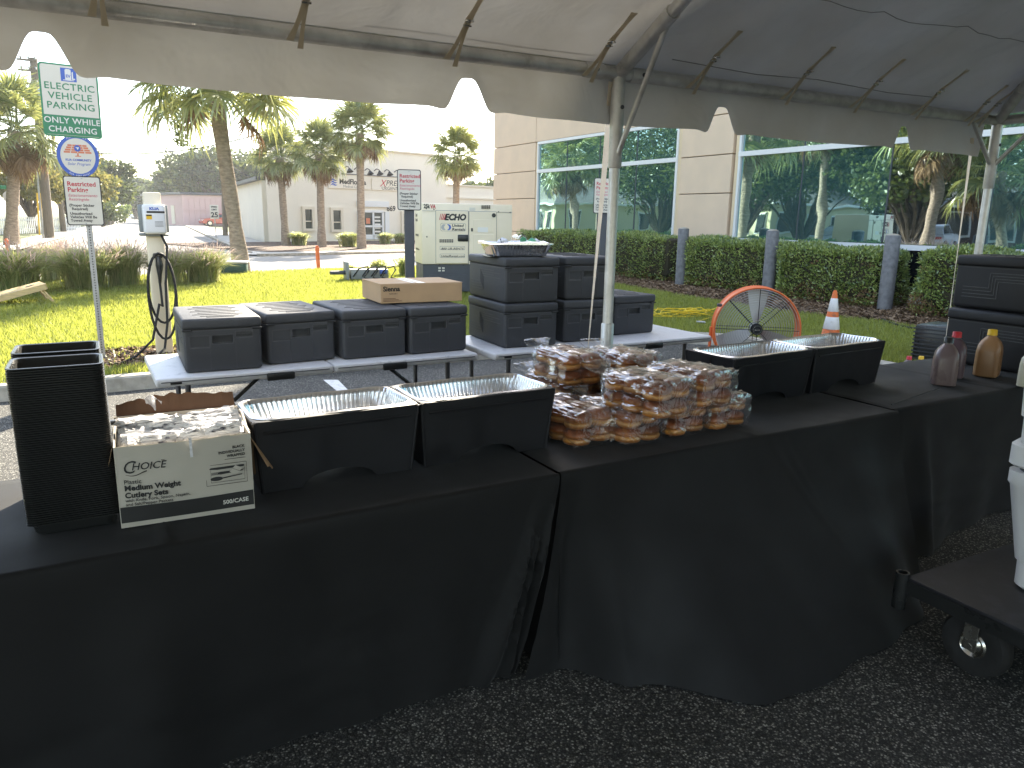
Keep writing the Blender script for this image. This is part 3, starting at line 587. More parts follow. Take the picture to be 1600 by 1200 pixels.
# ================================================================== HEDGES AND BOLLARDS
def leaves(c, nrm, L, W, jit=0.9):
    """rhombus leaves: c (N,3) centres, nrm (N,3) main outward direction -> verts, faces"""
    n = len(c); d = nrm + rng.normal(0, jit, (n, 3)); d /= np.linalg.norm(d, axis=1)[:, None] + 1e-9
    a = rng.normal(0, 1, (n, 3)); s = np.cross(d, a); s /= np.linalg.norm(s, axis=1)[:, None] + 1e-9
    nn = np.cross(d, s); L = (L * rng.uniform(0.6, 1.3, n))[:, None]; W = (W * rng.uniform(0.7, 1.2, n))[:, None]
    v = np.stack([c, c + d * L * 0.5 + s * W + nn * W * 0.3, c + d * L, c + d * L * 0.5 - s * W + nn * W * 0.3], 1).reshape(-1, 3)
    return v, np.arange(4 * n).reshape(-1, 4)
def hedge(y0, y1, x0, x1, zt, label, nl, zb=0.17, dry=0.0):
    o = thing('clipped_hedge', label, 'hedge', ((x0 + x1) / 2, (y0 + y1) / 2, 0.15), 0, 'clipped hedges along the office')
    hx, hy, hz = (x1 - x0) / 2, (y1 - y0) / 2, zt - 0.15
    core = MB().rbox((0, 0, hz * 0.56), (2 * hx - 0.2, 2 * hy - 0.2, hz * 0.8), 0.12, 2).build('light_block_core', m_hedge_in, o)  # solid dark core added behind the leaves to block light
    for k in range(max(2, int((y1 - y0) / 0.9))): MB().tube([(random.uniform(-.12, .12), -hy + 0.35 + k * (2 * hy - .5) / max(1, int((y1 - y0) / 0.9)), -0.05), (0, -hy + 0.35 + k * (2 * hy - .5) / max(1, int((y1 - y0) / 0.9)), hz * .4)], 0.03, 6).build('stem', m_bark2, o)
    # points on a bumpy rounded box shell
    A = np.array([2 * hy * hz, 2 * hy * hz, 2 * hx * hz, 2 * hx * hz, 4 * hx * hy * 1.3]); f = rng.choice(5, nl, p=A / A.sum())
    u, v = rng.uniform(-1, 1, nl), rng.uniform(0, 1, nl)
    p = np.zeros((nl, 3)); q = np.zeros((nl, 3))
    for k in range(5):
        m = f == k
        if k < 2: p[m] = np.stack([np.full(m.sum(), (-1, 1)[k] * hx), u[m] * hy, v[m] * hz], 1); q[m, 0] = (-1, 1)[k]
        elif k < 4: p[m] = np.stack([u[m] * hx, np.full(m.sum(), (-1, 1)[k - 2] * hy), v[m] * hz], 1); q[m, 1] = (-1, 1)[k - 2]
        else: p[m] = np.stack([u[m] * hx, (v[m] * 2 - 1) * hy, np.full(m.sum(), hz)], 1); q[m, 2] = 1
    # round off edges and add lumps
    e = np.array([hx, hy, hz]); cz = np.array([0, 0, hz * 0.5]); rel = (p - cz) / np.array([hx, hy, hz * 0.5]); cl = np.sum(np.abs(rel) > 0.8, 1)
    p -= (p - cz) * (cl > 1)[:, None] * 0.06
    lump = np.sin(p[:, 1] * 5.1 + p[:, 2] * 4) * 0.035 + np.sin(p[:, 1] * 11.7 + p[:, 0] * 9) * 0.022 + np.sin(p[:, 1] * 2.2 - p[:, 2] * 7) * 0.03
    p += q * (lump - np.abs(rng.normal(0, 0.055, nl)))[:, None]
    p[:, 2] = np.maximum(p[:, 2], 0.06 + 0.12 * rng.uniform(0, 1, nl) * (f < 4))
    q[:, 2] += 0.5
    v_, f_ = leaves(p, q, 0.055, 0.012, 0.7); mi = np.zeros(nl, int)
    low = (p[:, 2] < 0.30 + 0.1 * np.sin(p[:, 1] * 6)) & (rng.uniform(0, 1, nl) < 0.35 + dry); mi[low] = 1
    sp = (np.abs(np.sin(p[:, 1] * 3.1 + 1.0) * np.sin(p[:, 2] * 6.3)) > 0.96) & (rng.uniform(0, 1, nl) < .5); mi[sp] = 1
    np_mesh('foliage', v_, f_, [m_hedge, m_brownleaf], mi, o)
hedge(12.75, 19.6, 11.25, 12.3, 1.22, 'long clipped green hedge below the smaller ribbon window, farthest of the row', 30000)
hedge(10.05, 12.2, 11.2, 12.25, 1.20, 'clipped green hedge between the second and third bollards', 17000)
hedge(7.62, 9.7, 11.15, 12.2, 1.16, 'clipped green hedge above the traffic cone with a dry brown patch on top', 20000, dry=0.1)
hedge(4.2, 6.95, 11.0, 12.1, 1.20, 'clipped green hedge beside the stacked black food carriers', 24000, dry=0.25)
bol = thing('bollard', 'thick grey steel bollard in the mulch, nearest of the ones in clear view', 'bollard', (11.3, 7.5, 0.12), 0, 'grey bollards in the mulch bed')
b_ = MB().lathe([(0.115, 0), (0.115, 1.262), (0.108, 1.272), (0.10, 1.275)], 24).build('pipe', m_bollard, bol)
MB().lathe([(0.10, 1.270), (0.09, 1.284), (0.05, 1.298), (0.001, 1.303)], 24).build('cap', m_conc, bol)
dup(bol, (11.3, 9.93, 0.14), 0.5, 'thick grey steel bollard standing between the cone hedge and the next hedge')
dup(bol, (11.3, 12.35, 0.13), 1.1, 'thick grey steel bollard farthest back, at the end of the long hedge')
dup(bol, (11.3, 4.35, 0.12), 1.7, 'thick grey steel bollard half hidden behind the black food carriers')

# ================================================================== PALMS
def frond_mesh(name, mat, seed, dead=False):
    r_ = random.Random(seed); mb = MB(); pl = 0.95 if not dead else 0.7
    # petiole
    mb.tube([(0, 0, 0), (pl * .5, 0, 0.03), (pl, 0, 0.0)], [0.02, 0.013, 0.009], 4, 1, cap=False)
    n = 30; 
    for i in range(n):
        t = i / (n - 1) * 2 - 1; a = t * R(118 if not dead else 75) + r_.uniform(-.04, .04)
        L = (0.95 - 0.28 * abs(t)) * r_.uniform(0.85, 1.1) * (1 if not dead else 0.85)
        # costa: leaflets leave at points that run on past the petiole
        ox = pl + 0.22 * (1 - abs(t)); dz = -0.02
        dx, dy = math.cos(a), math.sin(a); wz = 0.030
        pts = []; dr = r_.uniform(0.25, 0.7) if not dead else r_.uniform(0.2, 0.8)
        for k in range(4):
            s = k / 3 * L; z = dz + 0.10 * math.sin(min(1, k / 2) * 1.5) * (1 - abs(t) * .5) - dr * (k / 3) ** 2.4 * L
            pts.append(V((ox + dx * s * (1 - .1 * k / 3), dy * s * (1 - 0.12 * k / 3), z)))
        sd_ = V((-dy, dx, 0.35 if i % 2 else -0.35)).normalized(); ws = (0.014, wz, 0.02, 0.002)
        vs = []
        for p, w in zip(pts, ws): vs += [p - sd_ * w, p + sd_ * w]
        mb.add(vs, [(0, 1, 3, 2), (2, 3, 5, 4), (4, 5, 7, 6)], 0)
    me = bpy.data.meshes.new(name); me.from_pydata(mb.v, [], mb.f); me.materials.append(mat); me.materials.append(m_petiole if not dead else m_dead)
    me.polygons.foreach_set('material_index', mb.m); me.update(); return me
GF = [frond_mesh('frond', m_palm, k) for k in range(3)]; DF = [frond_mesh('dead_frond', m_dead, 9 + k, True) for k in range(2)]
def palm(label, base, topz, r=0.17, lean=(0, 0), cs=1.0, ng=30, nd=12, group='cabbage palms', curve=0.0, boots=True, name='palm_tree', rr=None):
    q = rr or random
    o = thing(name, label, 'palm tree', tuple(base), 0, group); H = topz - base[2]
    pts = []; rad = []
    for k in range(9):
        t = k / 8; s = t + curve * math.sin(t * math.pi)
        pts.append((lean[0] * s, lean[1] * s, H * t)); rad.append(r * (1.25 - .35 * min(1, t * 5) + 0.05 * math.sin(k * 2.3)) if t < .9 else r * 1.1)
    pts[0] = (0, 0, -0.25)
    MB().tube(pts, rad, 14).build('trunk', m_bark, o)
    tp = V((lean[0], lean[1], H))
    def put(me, nm, el, az, sc_, drop):
        f = bpy.data.objects.new(nm, me); C.objects.link(f); f.parent = o
        f.location = tp + V((0, 0, drop)) + V((math.cos(az), math.sin(az), 0)) * r * 0.5
        f.rotation_mode = 'XYZ'; f.rotation_euler = (q.uniform(-.5, .5), -el, az); f.scale = (sc_,) * 3
    for k in range(ng):
        t = (k + .5) / ng; el = R(88 - 132 * t ** .9 + q.uniform(-12, 12)); put(GF[k % 3], 'frond', el, k * 2.39996 + q.uniform(-.2, .2), cs * q.uniform(0.85, 1.1), 0.25 * cs * (1 - t))
    for k in range(nd):
        put(DF[k % 2], 'dead_frond', R(-28 - 48 * q.random()), k * 2.39996 + q.uniform(-.4, .4), cs * q.uniform(0.6, 1.05), -0.10 * cs - 0.35 * cs * q.random())
    return o
def palm_px(label, bx, by, tx, ty, depth=None, **k):
    b = P(bx, by, 0.08) if not depth else PD(bx, by, depth); b.z = 0.05
    d = ray(tx, ty); s = math.hypot(b.x, b.y) / math.hypot(d.x, d.y); t = CAM0 + d * s
    return palm(label, b, t.z, lean=(t.x - b.x, t.y - b.y), **k)
pr = random.Random(5)
palm_px('round crowned palm, first from the left before the white office', 447, 382, 437, 246, r=0.20, cs=0.80, ng=64, nd=30, rr=pr, group='palms before the medical office')
palm_px('palm with a straight grey trunk between two narrow windows of the white office', 503, 385, 499, 240, r=0.20, cs=0.84, ng=64, nd=30, rr=pr, group='palms before the medical office')
palm_px('tallest office palm, its trunk crossing the sign panels of the white office', 565, 387, 562, 208, r=0.20, cs=0.88, ng=66, nd=28, rr=pr, group='palms before the medical office')
palm_px('palm with ragged brown skirt rising behind the cream generator', 711, 372, 714, 245, depth=34, r=0.17, cs=0.72, ng=60, nd=30, rr=pr, group='palms before the medical office')
palm_px('bushy palm at the left edge with a thick brown skirt of dead fronds', 16, 372, 24, 205, depth=33, r=0.28, cs=1.2, ng=56, nd=36, rr=pr)
tall = palm_px('tall leaning palm with a pale rough trunk beside the green utility box', 379, 425, 331, 118, r=0.20, cs=1.22, ng=44, nd=2, rr=pr)
# foliage of another tree's branch, hung here under the palm crown
tl = V(tall.location); q0 = PD(268, 148, 20.6); vv = []; 
n = 900; tt = rng.uniform(0, 1, n); vx = q0.x + rng.normal(0, 0.20, n) * (1 - tt * .55) + 0.18 * tt; vy = q0.y + rng.normal(0, 0.2, n); vz = q0.z + .35 - tt * 1.7
v_, f_ = leaves(np.stack([vx - tl.x, vy - tl.y, vz - tl.z], 1), np.tile([0, 0, -1.0], (n, 1)), 0.09, 0.028, 0.8)
np_mesh('hanging_foliage', v_, f_, m_oak, None, tall)
# ================================================================== BROADLEAF TREES
def tree(label, base, H, Rr, nleaf, mat=None, leaf=0.22, trunk=0.3, fill=0.75, name='oak_tree', group=None, low=0.28, nb=16, seed=1, cat='tree'):
    q = random.Random(seed); rg = np.random.default_rng(seed)
    o = thing(name, label, cat, tuple(base), 0, group); mb = MB()
    fork = H * low * 0.8
    mb.tube([(0, 0, -0.2), (q.uniform(-.1, .1), 0, fork * .5), (q.uniform(-.2, .2), q.uniform(-.2, .2), fork)], [trunk * 1.25, trunk, trunk * .85], 10)
    blobs = []
    for k in range(nb):
        a = k * 2.4 + q.uniform(-.4, .4); rr_ = Rr * math.sqrt((k + .6) / nb) * 0.82; zz = H * (low + (1 - low) * (0.30 + 0.52 * q.random() * (1 - 0.35 * (rr_ / Rr) ** 2) + .05))
        c = (rr_ * math.cos(a), rr_ * math.sin(a), min(zz, H * .86)); s = Rr * q.uniform(0.26, 0.42); blobs.append((c, s))
        mid = (c[0] * .45, c[1] * .45, fork + (c[2] - fork) * .55)
        mb.tube([(0, 0, fork - .1), mid, c], [trunk * .5, trunk * .28, trunk * .08], 6)
    mb.build('trunk', m_bark2, o)
    pts = []; nr = []
    w = np.array([b[1] ** 2 for b in blobs]); w = w / w.sum()
    for (c, s), wk in zip(blobs, w):
        k = int(nleaf * wk); d = rg.normal(0, 1, (k, 3)); d /= np.linalg.norm(d, axis=1)[:, None]
        rad = s * (rg.uniform(0.12, 1, k) ** 0.45) * (1 + .22 * np.sin(d[:, 0] * 7 + d[:, 2] * 5))
        pts.append(np.array(c) + d * rad[:, None] * np.array([1, 1, 0.78])); nr.append(d)
    v_, f_ = leaves(np.concatenate(pts), np.concatenate(nr), leaf, leaf * 0.33, 1.1)
    np_mesh('crown', v_, f_, mat or m_oak, None, o); return o
def tree_px(label, x, yb, yt, dep, wpx, n, **k):
    b = PD(x, yb, dep); b.z = 0; H = HZ(b, x, yt); return tree(label, b, H, wpx / 2 * dep / F_PX, n, **k)
tree_px('wide dark oak behind the pink shed, right of the street', 345, 350, 238, 120, 150, 12000, leaf=0.75, trunk=0.7, seed=2, low=.12, nb=22)
tree_px('rounded oak rising above the leaning palm and white office roof', 405, 350, 247, 105, 90, 6500, leaf=0.65, trunk=0.6, seed=3, low=.15)
tree_px('dark bushy tree low at the right kerb far up the street', 278, 345, 262, 135, 80, 7000, leaf=0.7, trunk=0.5, seed=4, low=.08)
tree_px('grey green oak over the left side of the street', 165, 348, 243, 85, 100, 9000, leaf=0.5, trunk=0.5, seed=6, low=.12, nb=18)
tree_px('distant oak closing the end of the street on the left', 212, 335, 272, 160, 70, 5000, leaf=0.9, trunk=0.5, seed=7, low=.06)
tree_px('distant oak closing the end of the street on the right', 250, 333, 268, 190, 60, 4000, leaf=1.0, trunk=0.5, seed=8, low=.05)
tree_px('pale yellow green tree behind the round solar sign', 112, 360, 225, 60, 130, 9000, mat=m_oak2, leaf=0.36, trunk=0.3, seed=9, low=.22, name='street_tree')
tree_px('sparse multi stem tree behind the stop sign', 52, 366, 238, 52, 110, 5200, mat=m_oak2, leaf=0.3, trunk=0.28, seed=10, low=.25, name='street_tree')
tree_px('low bush at the foot of the far left street trees', 160, 350, 312, 75, 60, 2600, leaf=0.3, trunk=0.12, seed=11, low=.02, name='bush', cat='bush')
tree_px('bright clipped bush beside the far left sidewalk', 194, 336, 318, 110, 22, 1200, mat=m_hedge, leaf=0.3, trunk=0.12, seed=12, low=.02, name='bush', cat='bush')
tree_px('treetop showing over the low wing of the white office', 752, 345, 280, 85, 70, 3000, leaf=0.5, trunk=0.4, seed=13, low=.3)
# trees, palms and houses off to the left: they face the office windows and show in the glass
for k, (x, y, H, Rr, lb) in enumerate(((-13, 24, 9.5, 4.8, 'spreading oak left of the lawn, near the neighbour palms'), (-16, 34, 11, 5.5, 'broad oak left of the lawn before the yellow house'),
        (-11, 42, 10, 5.5, 'tall oak left of the street near the fence'), (-27, 50, 13, 8, 'big oak behind the yellow house'),
        (-7.5, 31, 8.5, 4.2, 'small oak between the left palms'), (-18, 66, 13, 8, 'oak far up on the left'), (-8, 21, 7.5, 3.4, 'leafy round tree left of the clump grass'), (-31, 40, 12, 7, 'wide oak between the two far left houses'))):
    tree(lb, (x, y, 0), H, Rr, 15000, leaf=0.26, trunk=0.22, seed=30 + k, low=.06, nb=26, mat=m_oak)
pr = random.Random(11)
palm('big dark palm left of the lawn, mirrored in the office glass', (-3.4, 17.4, 0.1), 5.4, r=0.24, cs=1.35, ng=40, nd=10, rr=pr, group='palms left of the lawn')
palm('short shaggy palm left of the lawn with a grey skirt', (-5.6, 15.9, 0.1), 3.5, r=0.2, lean=(0.5, 0.2), cs=1.15, ng=26, nd=26, rr=pr, group='palms left of the lawn')
palm('palm with a pale straight trunk left of the clump grass', (-6.0, 24.6, 0.1), 6.6, r=0.22, cs=1.35, ng=36, nd=18, rr=pr, group='palms left of the lawn')
palm('bright green palm farthest left beyond the lawn', (-13.5, 19.0, 0.1), 4.9, r=0.22, cs=1.3, ng=36, nd=14, rr=pr, group='palms left of the lawn')
palm('palm before the yellow house on the left', (-11.5, 50, 0.1), 6.2, r=0.25, cs=1.4, ng=36, nd=16, rr=pr, group='palms left of the lawn')

# ================================================================== CLUMP GRASSES
def clump(label, base, H, Rr, n, plume=0.17, name='clump_grass', group='tall clump grasses along the lawn', seed=0, blade=0.006):
    rg = np.random.default_rng(seed); o = thing(name, label, 'ornamental grass', tuple(base), 0, group)
    def ribbons(n, H, Rr, w, droop, r0, ts=((0, 1), (0.4, .9), (0.72, .7), (1, .08))):
        a = rg.uniform(0, 6.283, n); sp = rg.uniform(0.1, 1, n) ** 0.7; h = H * rg.uniform(0.6, 1.05, n) * (1 - .25 * sp); bx_ = rg.normal(0, r0, n); by_ = rg.normal(0, r0, n)
        vs = []
        for t, ww in ts:
            rad = sp * Rr * t ** 1.5; z = h * (np.sin(t * (1.15 + droop * sp)) / 1.0)
            c = np.stack([bx_ + np.cos(a) * rad, by_ + np.sin(a) * rad, z], 1); s = np.stack([-np.sin(a), np.cos(a), rg.uniform(-.4, .4, n)], 1) * (w * ww)
            vs += [c - s, c + s]
        v = np.stack(vs, 1).reshape(-1, 3); b = np.arange(n)[:, None] * 8
        f = np.concatenate([b + np.array([[0, 1, 3, 2]]), b + np.array([[2, 3, 5, 4]]), b + np.array([[4, 5, 7, 6]])]); return v, f
    v, f = ribbons(n, H, Rr, blade, 0.9, Rr * .16); np_mesh('blades', v, f, m_reed, None, o)
    if plume:
        v, f = ribbons(int(n * plume), H * 1.3, Rr * 1.15, 0.006, 0.3, Rr * .25, ((.62, .3), (.78, 1), (.9, .8), (1, .1))); v[:, 2] = v[:, 2]
        np_mesh('plumes', v, f, m_plume, None, o)
    return o
for k, (x, y, hpx, wpx, lb) in enumerate(((28, 460, 388, 175, 'clump of tall green grass at the left edge above the game board'), (135, 452, 385, 150, 'pinkish plumed clump grass behind the parking sign post'),
        (195, 448, 385, 130, 'clump grass just left of the charging post'), (262, 447, 388, 110, 'clump grass half hidden behind the charging post'), (316, 442, 392, 130, 'clump grass next to the green utility box'), (88, 440, 380, 110, 'clump grass with pink plumes behind the others at left'))):
    b = P(x, y, 0.12); dep = (b - CAM0).dot(CF); clump(lb, b, (HZ(b, x, hpx) - .12) * (1.12 + .1 * math.sin(k * 3.3)), wpx / 2 * dep / F_PX * (.78 + .1 * math.sin(k * 2.1)), 1700, seed=k, blade=0.0085)
for k, (x, y, ht, w, lb) in enumerate(((467, 383, 362, 40, 'small tufted grass right of the first office palm'), (545, 385, 362, 45, 'tufted grass between the second and third office palms'), (602, 381, 363, 32, 'tufted grass by the office door'), (626, 380, 364, 34, 'tufted grass beside the middle sign post'))):
    b = P(x, y, 0.06); dep = (b - CAM0).dot(CF); clump(lb, b, HZ(b, x, ht), w / 2 * dep / F_PX, 700, plume=0, seed=20 + k, group='tufted grasses before the medical office', blade=0.025)
for k, (x, y, ht, w, lb) in enumerate(((593, 431, 402, 42, 'strappy leaved green plant behind the grey cable box'), (548, 433, 412, 22, 'small strappy plant left of the grey cable box'), (632, 432, 398, 40, 'dark green plant behind the middle sign post'))):
    b = P(x, y, 0.12); dep = (b - CAM0).dot(CF); clump(lb, b, HZ(b, x, ht) - .1, w / 2 * dep / F_PX, 260, plume=0, seed=40 + k, name='strappy_plant', group='strappy plants at the lawn edge', blade=0.016)
# conical topiary against the white side wall
b = PD(397, 362, 58); b.z = 0; H = HZ(b, 397, 294)
o = thing('column_shrub', 'narrow dark column shrub against the white side wall', 'shrub', tuple(b)); MB().tube([(0, 0, 0), (0, 0, H * .5)], 0.1, 6).build('stem', m_bark2, o)
n = 5000; z = rng.uniform(0.02, 1, n); a = rng.uniform(0, 6.283, n); rr = 0.62 * np.minimum(1, (1 - z) * 4 + .12) * rng.uniform(.5, 1, n) ** .4 * (1 + .1 * np.sin(a * 3 + z * 9))
v_, f_ = leaves(np.stack([rr * np.cos(a), rr * np.sin(a), z * H], 1), np.stack([np.cos(a), np.sin(a), 0 * a + .4], 1), 0.22, 0.07, .8); np_mesh('foliage', v_, f_, m_oak, None, o)
# ================================================================== HOUSES LEFT OF THE LAWN (seen in the window reflections)
def house(label, x, y, w, d, hw, hr, wall, rz=0, arch=False):
    o = thing('house', label, 'house', (x, y, 0), rz); MB().box((0, 0, hw / 2), (w, d, hw)).build('wall', wall, o)
    r = MB(); e = .45; r.add([(-w / 2 - e, -d / 2 - e, hw - .1), (w / 2 + e, -d / 2 - e, hw - .1), (w / 2 + e, d / 2 + e, hw - .1), (-w / 2 - e, d / 2 + e, hw - .1), (-w / 2 + d * .35, 0, hw + hr), (w / 2 - d * .35, 0, hw + hr)],
          [(0, 1, 5, 4), (2, 3, 4, 5), (1, 2, 5), (3, 0, 4), (3, 2, 1, 0)]); r.build('roof', m_roof, o, smooth=0)
    MB().box((0, 0, hw - .1), (w + 2 * e + .04, d + 2 * e + .04, .16)).build('fascia', m_wframe, o)
    for k in range(4):
        for sx, sy in ((0, -1), (1, 0)):
            if sx: c = (w / 2, -d / 2 + d * (k + .5) / 4, 1.5); s = (.12, 1.1, 1.4)
            else: c = (-w / 2 + w * (k + .5) / 4, -d / 2, 1.5); s = (1.1, .12, 1.4)
            f = MB().box(c, (s[0] + .2 * (s[0] > .5), s[1] + .2 * (s[1] > .5), 1.6)).build('window', m_wframe, o)
            MB().box((c[0] + .07 * sx, c[1] + .07 * sy, c[2]), (s[0] - .0, s[1], 1.35)).build('pane', m_dkglass, f, smooth=0)
    return o
hy = house('pale yellow house with a hipped grey roof left of the street', -17, 57, 13, 9, 2.9, 2.6, m_yellowwall, R(10))
g = MB(); g.add([(6.4, -3.4, 2.85), (6.4, 0.6, 2.85), (6.4, -1.4, 4.5), (1, -1.4, 4.5), (2, -3.4, 2.85), (2, .6, 2.85)], [(0, 1, 2), (0, 2, 3, 4), (1, 5, 3, 2)]); g.build('gable', m_roof, hy, smooth=0)
house('cream house with arched windows at far left', -25, 43, 10, 8, 3.0, 2.2, m_yellowwall, R(5))
house('low brown house with a wide grey roof at the far left', -27, 28, 12, 9, 2.7, 1.7, m_brownwall, R(-4))

# ================================================================== CARS
def car(label, x, y, z, rz, paint, s=1.0, group=None):
    o = thing('parked_car', label, 'car', (x, y, z), rz, group)
    pr_ = [(-2.2, .35), (-2.25, .75), (-2.0, .98), (-1.5, 1.03), (1.0, 1.02), (2.0, .86), (2.25, .62), (2.22, .35)]
    def sec(yy, k): return [(p[0] * (1 - .03 * k), yy, p[1] - .04 * k) for p in pr_]
    MB().rings([sec(-.80, 1.5), sec(-.88, .4), sec(-.88, 0), sec(.88, 0), sec(.88, .4), sec(.80, 1.5)], 0, True, True).build('body', paint, o)
    gh = [(-1.95, 1.0), (-1.45, 1.42), (-.9, 1.52), (.1, 1.5), (.95, 1.02)]
    MB().rings([[(p[0], -.78 + .14 * (p[1] > 1.2), p[1]) for p in gh], [(p[0], .78 - .14 * (p[1] > 1.2), p[1]) for p in gh]], 0, True, True).build('cabin', paint, o)
    sg = [(-1.6, 1.04), (-1.3, 1.38), (-.85, 1.45), (.05, 1.43), (.75, 1.04)]
    for sd_ in (-1, 1):
        MB().rings([[(p[0], sd_ * (.80 - .13 * (p[1] > 1.2)), p[1]) for p in sg], [(p[0], sd_ * (.77 - .13 * (p[1] > 1.2)), p[1]) for p in sg]], 0, True, True).build('side_window', m_dkglass, o)
    MB().add([(.98, -.68, 1.05), (.98, .68, 1.05), (.16, .6, 1.49), (.16, -.6, 1.49)], [(0, 1, 2, 3)]).build('windscreen', m_dkglass, o)
    for wx in (-1.35, 1.4):
        for sd_ in (-1, 1):
            w = MB().lathe([(.2, -.1), (.33, -.1), (.34, 0), (.33, .1), (.2, .1)], 18, mx=Matrix.Translation((wx, sd_ * .8, .34)) @ Matrix.Rotation(R(90), 4, 'X')).build('wheel', m_rubber, o)
            MB().lathe([(.001, .108), (.2, .104), (.21, -.104), (.001, -.108)], 14, mx=Matrix.Translation((wx, sd_ * .8, .34)) @ Matrix.Rotation(R(90), 4, 'X')).build('rim', m_steel, w)
    for sd_ in (-.6, .6):
        MB().rbox((2.17, sd_, .70), (.14, .36, .14), .03).build('headlight', m_steel, o); MB().rbox((-2.18, sd_, .80), (.14, .36, .14), .03).build('tail_light', m_red_p, o)
    o.scale = (s, s, s); return o
def car_px(label, x, y, dep, rz, paint, group=None):
    q = PD(x, y, dep); return car(label, q.x, q.y, 0.02, rz, paint, group=group)
car_px('red hatchback parked by the pink shed', 343, 347, 92, R(188), m_carred)
car_px('silver car parked just left of the red one', 326, 345, 98, R(185), m_cargrey)
car_px('white car parked against the pink shed', 313, 343, 104, R(182), m_carwhite)
car_px('white car far off at the left end of the street', 204, 336, 170, R(95), m_carwhite)
car_px('silver car far off beside the white one at the street end', 212, 336, 172, R(92), m_cargrey)
car('white sedan parked left of the lawn, mirrored in the office glass', -15.5, 24.5, 0, R(160), m_carwhite)
car('silver sedan parked left of the lawn behind the palms', -12.0, 27.5, 0, R(165), m_cargrey)

# ================================================================== POLES, WIRES, SMALL SIGNS
def pole(label, x, yb, xt, yt, dep, r, arms=()):
    b = PD(x, yb, dep); b.z = 0; d = ray(xt, yt); s = math.hypot(b.x, b.y) / math.hypot(d.x, d.y); t = CAM0 + d * s
    o = thing('utility_pole', label, 'utility pole', tuple(b)); MB().tube([(0, 0, -.3), (t.x - b.x, t.y - b.y, t.z)], [r, r * .7], 12).build('shaft', m_pole, o)
    for k, w in arms:
        z = t.z * k; MB().box((-w * .35 + (t.x - b.x) * k, (t.y - b.y) * k - .15, z), (w, .1, .1)).build('crossarm', m_pole, o)
        for s_ in (-.8, -.3, .1): MB().lathe([(.03, 0), (.06, .05), (.06, .14), (.02, .18)], 8, mx=Matrix.Translation((s_ * w * .8 + (t.x - b.x) * k, (t.y - b.y) * k - .15, z + .05))).build('insulator', m_cargrey, o)
    return o, t
u1, t1 = pole('tall weathered utility pole behind the electric vehicle sign', 77, 368, 52, 91, 42, .26, ((.985, .9), (.93, .9), (.86, .7)))
pb_ = V(u1.location)
cm = MB().tube([(-.3, -.25, 0), (-.3 + (t1.x - pb_.x) * .5, -.25 + (t1.y - pb_.y) * .5, t1.z * .5)], .05, 8).build('conduit', m_galv, u1)
MB().rbox(((t1.x - pb_.x) * .82 + .3, (t1.y - pb_.y) * .82, t1.z * .80), (.5, .5, .9), .1).build('transformer', m_cargrey, u1)
u2, t2 = pole('second wooden utility pole between the street trees', 99, 358, 82, 205, 55, .2, ((.97, .8),))
u3, t3 = pole('bare wooden pole right behind the leaning palm', 352, 368, 347, 236, 52, .18)
u4, t4 = pole('slim wooden pole among the far left trees', 176, 350, 171, 262, 90, .2)
def wire(label, a, b, sag, r=.014):
    a, b = V(a), V(b); tag(MB().tube([a.lerp(b, t / 14) - V((0, 0, sag * 4 * (t / 14) * (1 - t / 14))) for t in range(15)], r, 5).build('overhead_wire', m_wire), label, 'overhead wire', 'overhead wires')
wire('thick overhead cable sagging from the left pole to the leaning palm', PD(118, 236, 42), PD(420, 205, 40), .55, .035)
wire('overhead wire running down to the white office roof', PD(345, 245, 46), PD(418, 286, 44), .25, .02)
for k, (y0, y1) in enumerate(((247, 268), (262, 283), (275, 290), (292, 300))):
    wire(('highest', 'second', 'third', 'lowest')[k] + ' of the thin wires crossing before the dark oak', PD(150, y0, 75), PD(430, y1, 70), .5, .018)
wire('short wire looping beside the tall left pole', PD(42, 95, 41.6), PD(38, 150, 41), .2, .015)
# stop sign seen from behind with a street name blade
b = PD(26, 362, 40); b.z = 0; zt = HZ(b, 17, 276)
o = thing('stop_sign', 'bare metal back of a stop sign under a green street name blade', 'road sign', tuple(b), R(20)); MB().tube([(0, 0, -.2), (-.12, 0, zt)], .035, 8).build('post', m_galv, o)
zz = HZ(b, 21, 308); MB().prism([(.37 * math.cos(R(22.5 + 45 * k)), .37 * math.sin(R(22.5 + 45 * k))) for k in range(8)], -.01, .01, mx=Matrix.Translation((-.1, -.05, zz)) @ XZ).build('octagon_plate', m_stopback, o)
zz = HZ(b, 18, 293); MB().rbox((-.1, 0, zz), (.85, .02, .2), .008).build('name_blade', m_signgreen, o); MB().rbox((-.1, 0, zz + .25), (.02, .5, .2), .008).build('name_blade', m_signgreen, o)
# speed limit sign
b = PD(337, 362, 46); b.z = 0
o = thing('speed_limit_sign', 'white 25 speed limit sign on a thin post before the pink shed', 'road sign', tuple(b), R(-12)); zt = HZ(b, 333, 320)
MB().tube([(0, 0.03, -.2), (0, 0.03, zt)], .03, 8).build('post', m_galv, o); pl_ = MB().rbox((0, 0, zt - .42), (.50, .02, .84), .008).build('sign_plate', m_signwhite, o)
text('SPEED', .13, m_ink, pl_, (0, -.012, zt - .17), align='CENTER', bold=.006); text('LIMIT', .13, m_ink, pl_, (0, -.012, zt - .33), align='CENTER', bold=.006); text('25', .42, m_ink, pl_, (0, -.012, zt - .74), align='CENTER', bold=.012)
b = PD(384, 366, 50); b.z = 0; o = thing('thin_post', 'thin leaning post on the grass beside the column shrub', 'post', tuple(b)); MB().tube([(0, 0, -.1), (.15, 0, 2.2)], .05, 8).build('shaft', m_pole, o); MB().box((.16, 0, 2.22), (.14, .14, .04)).build('cap', m_galv, o)
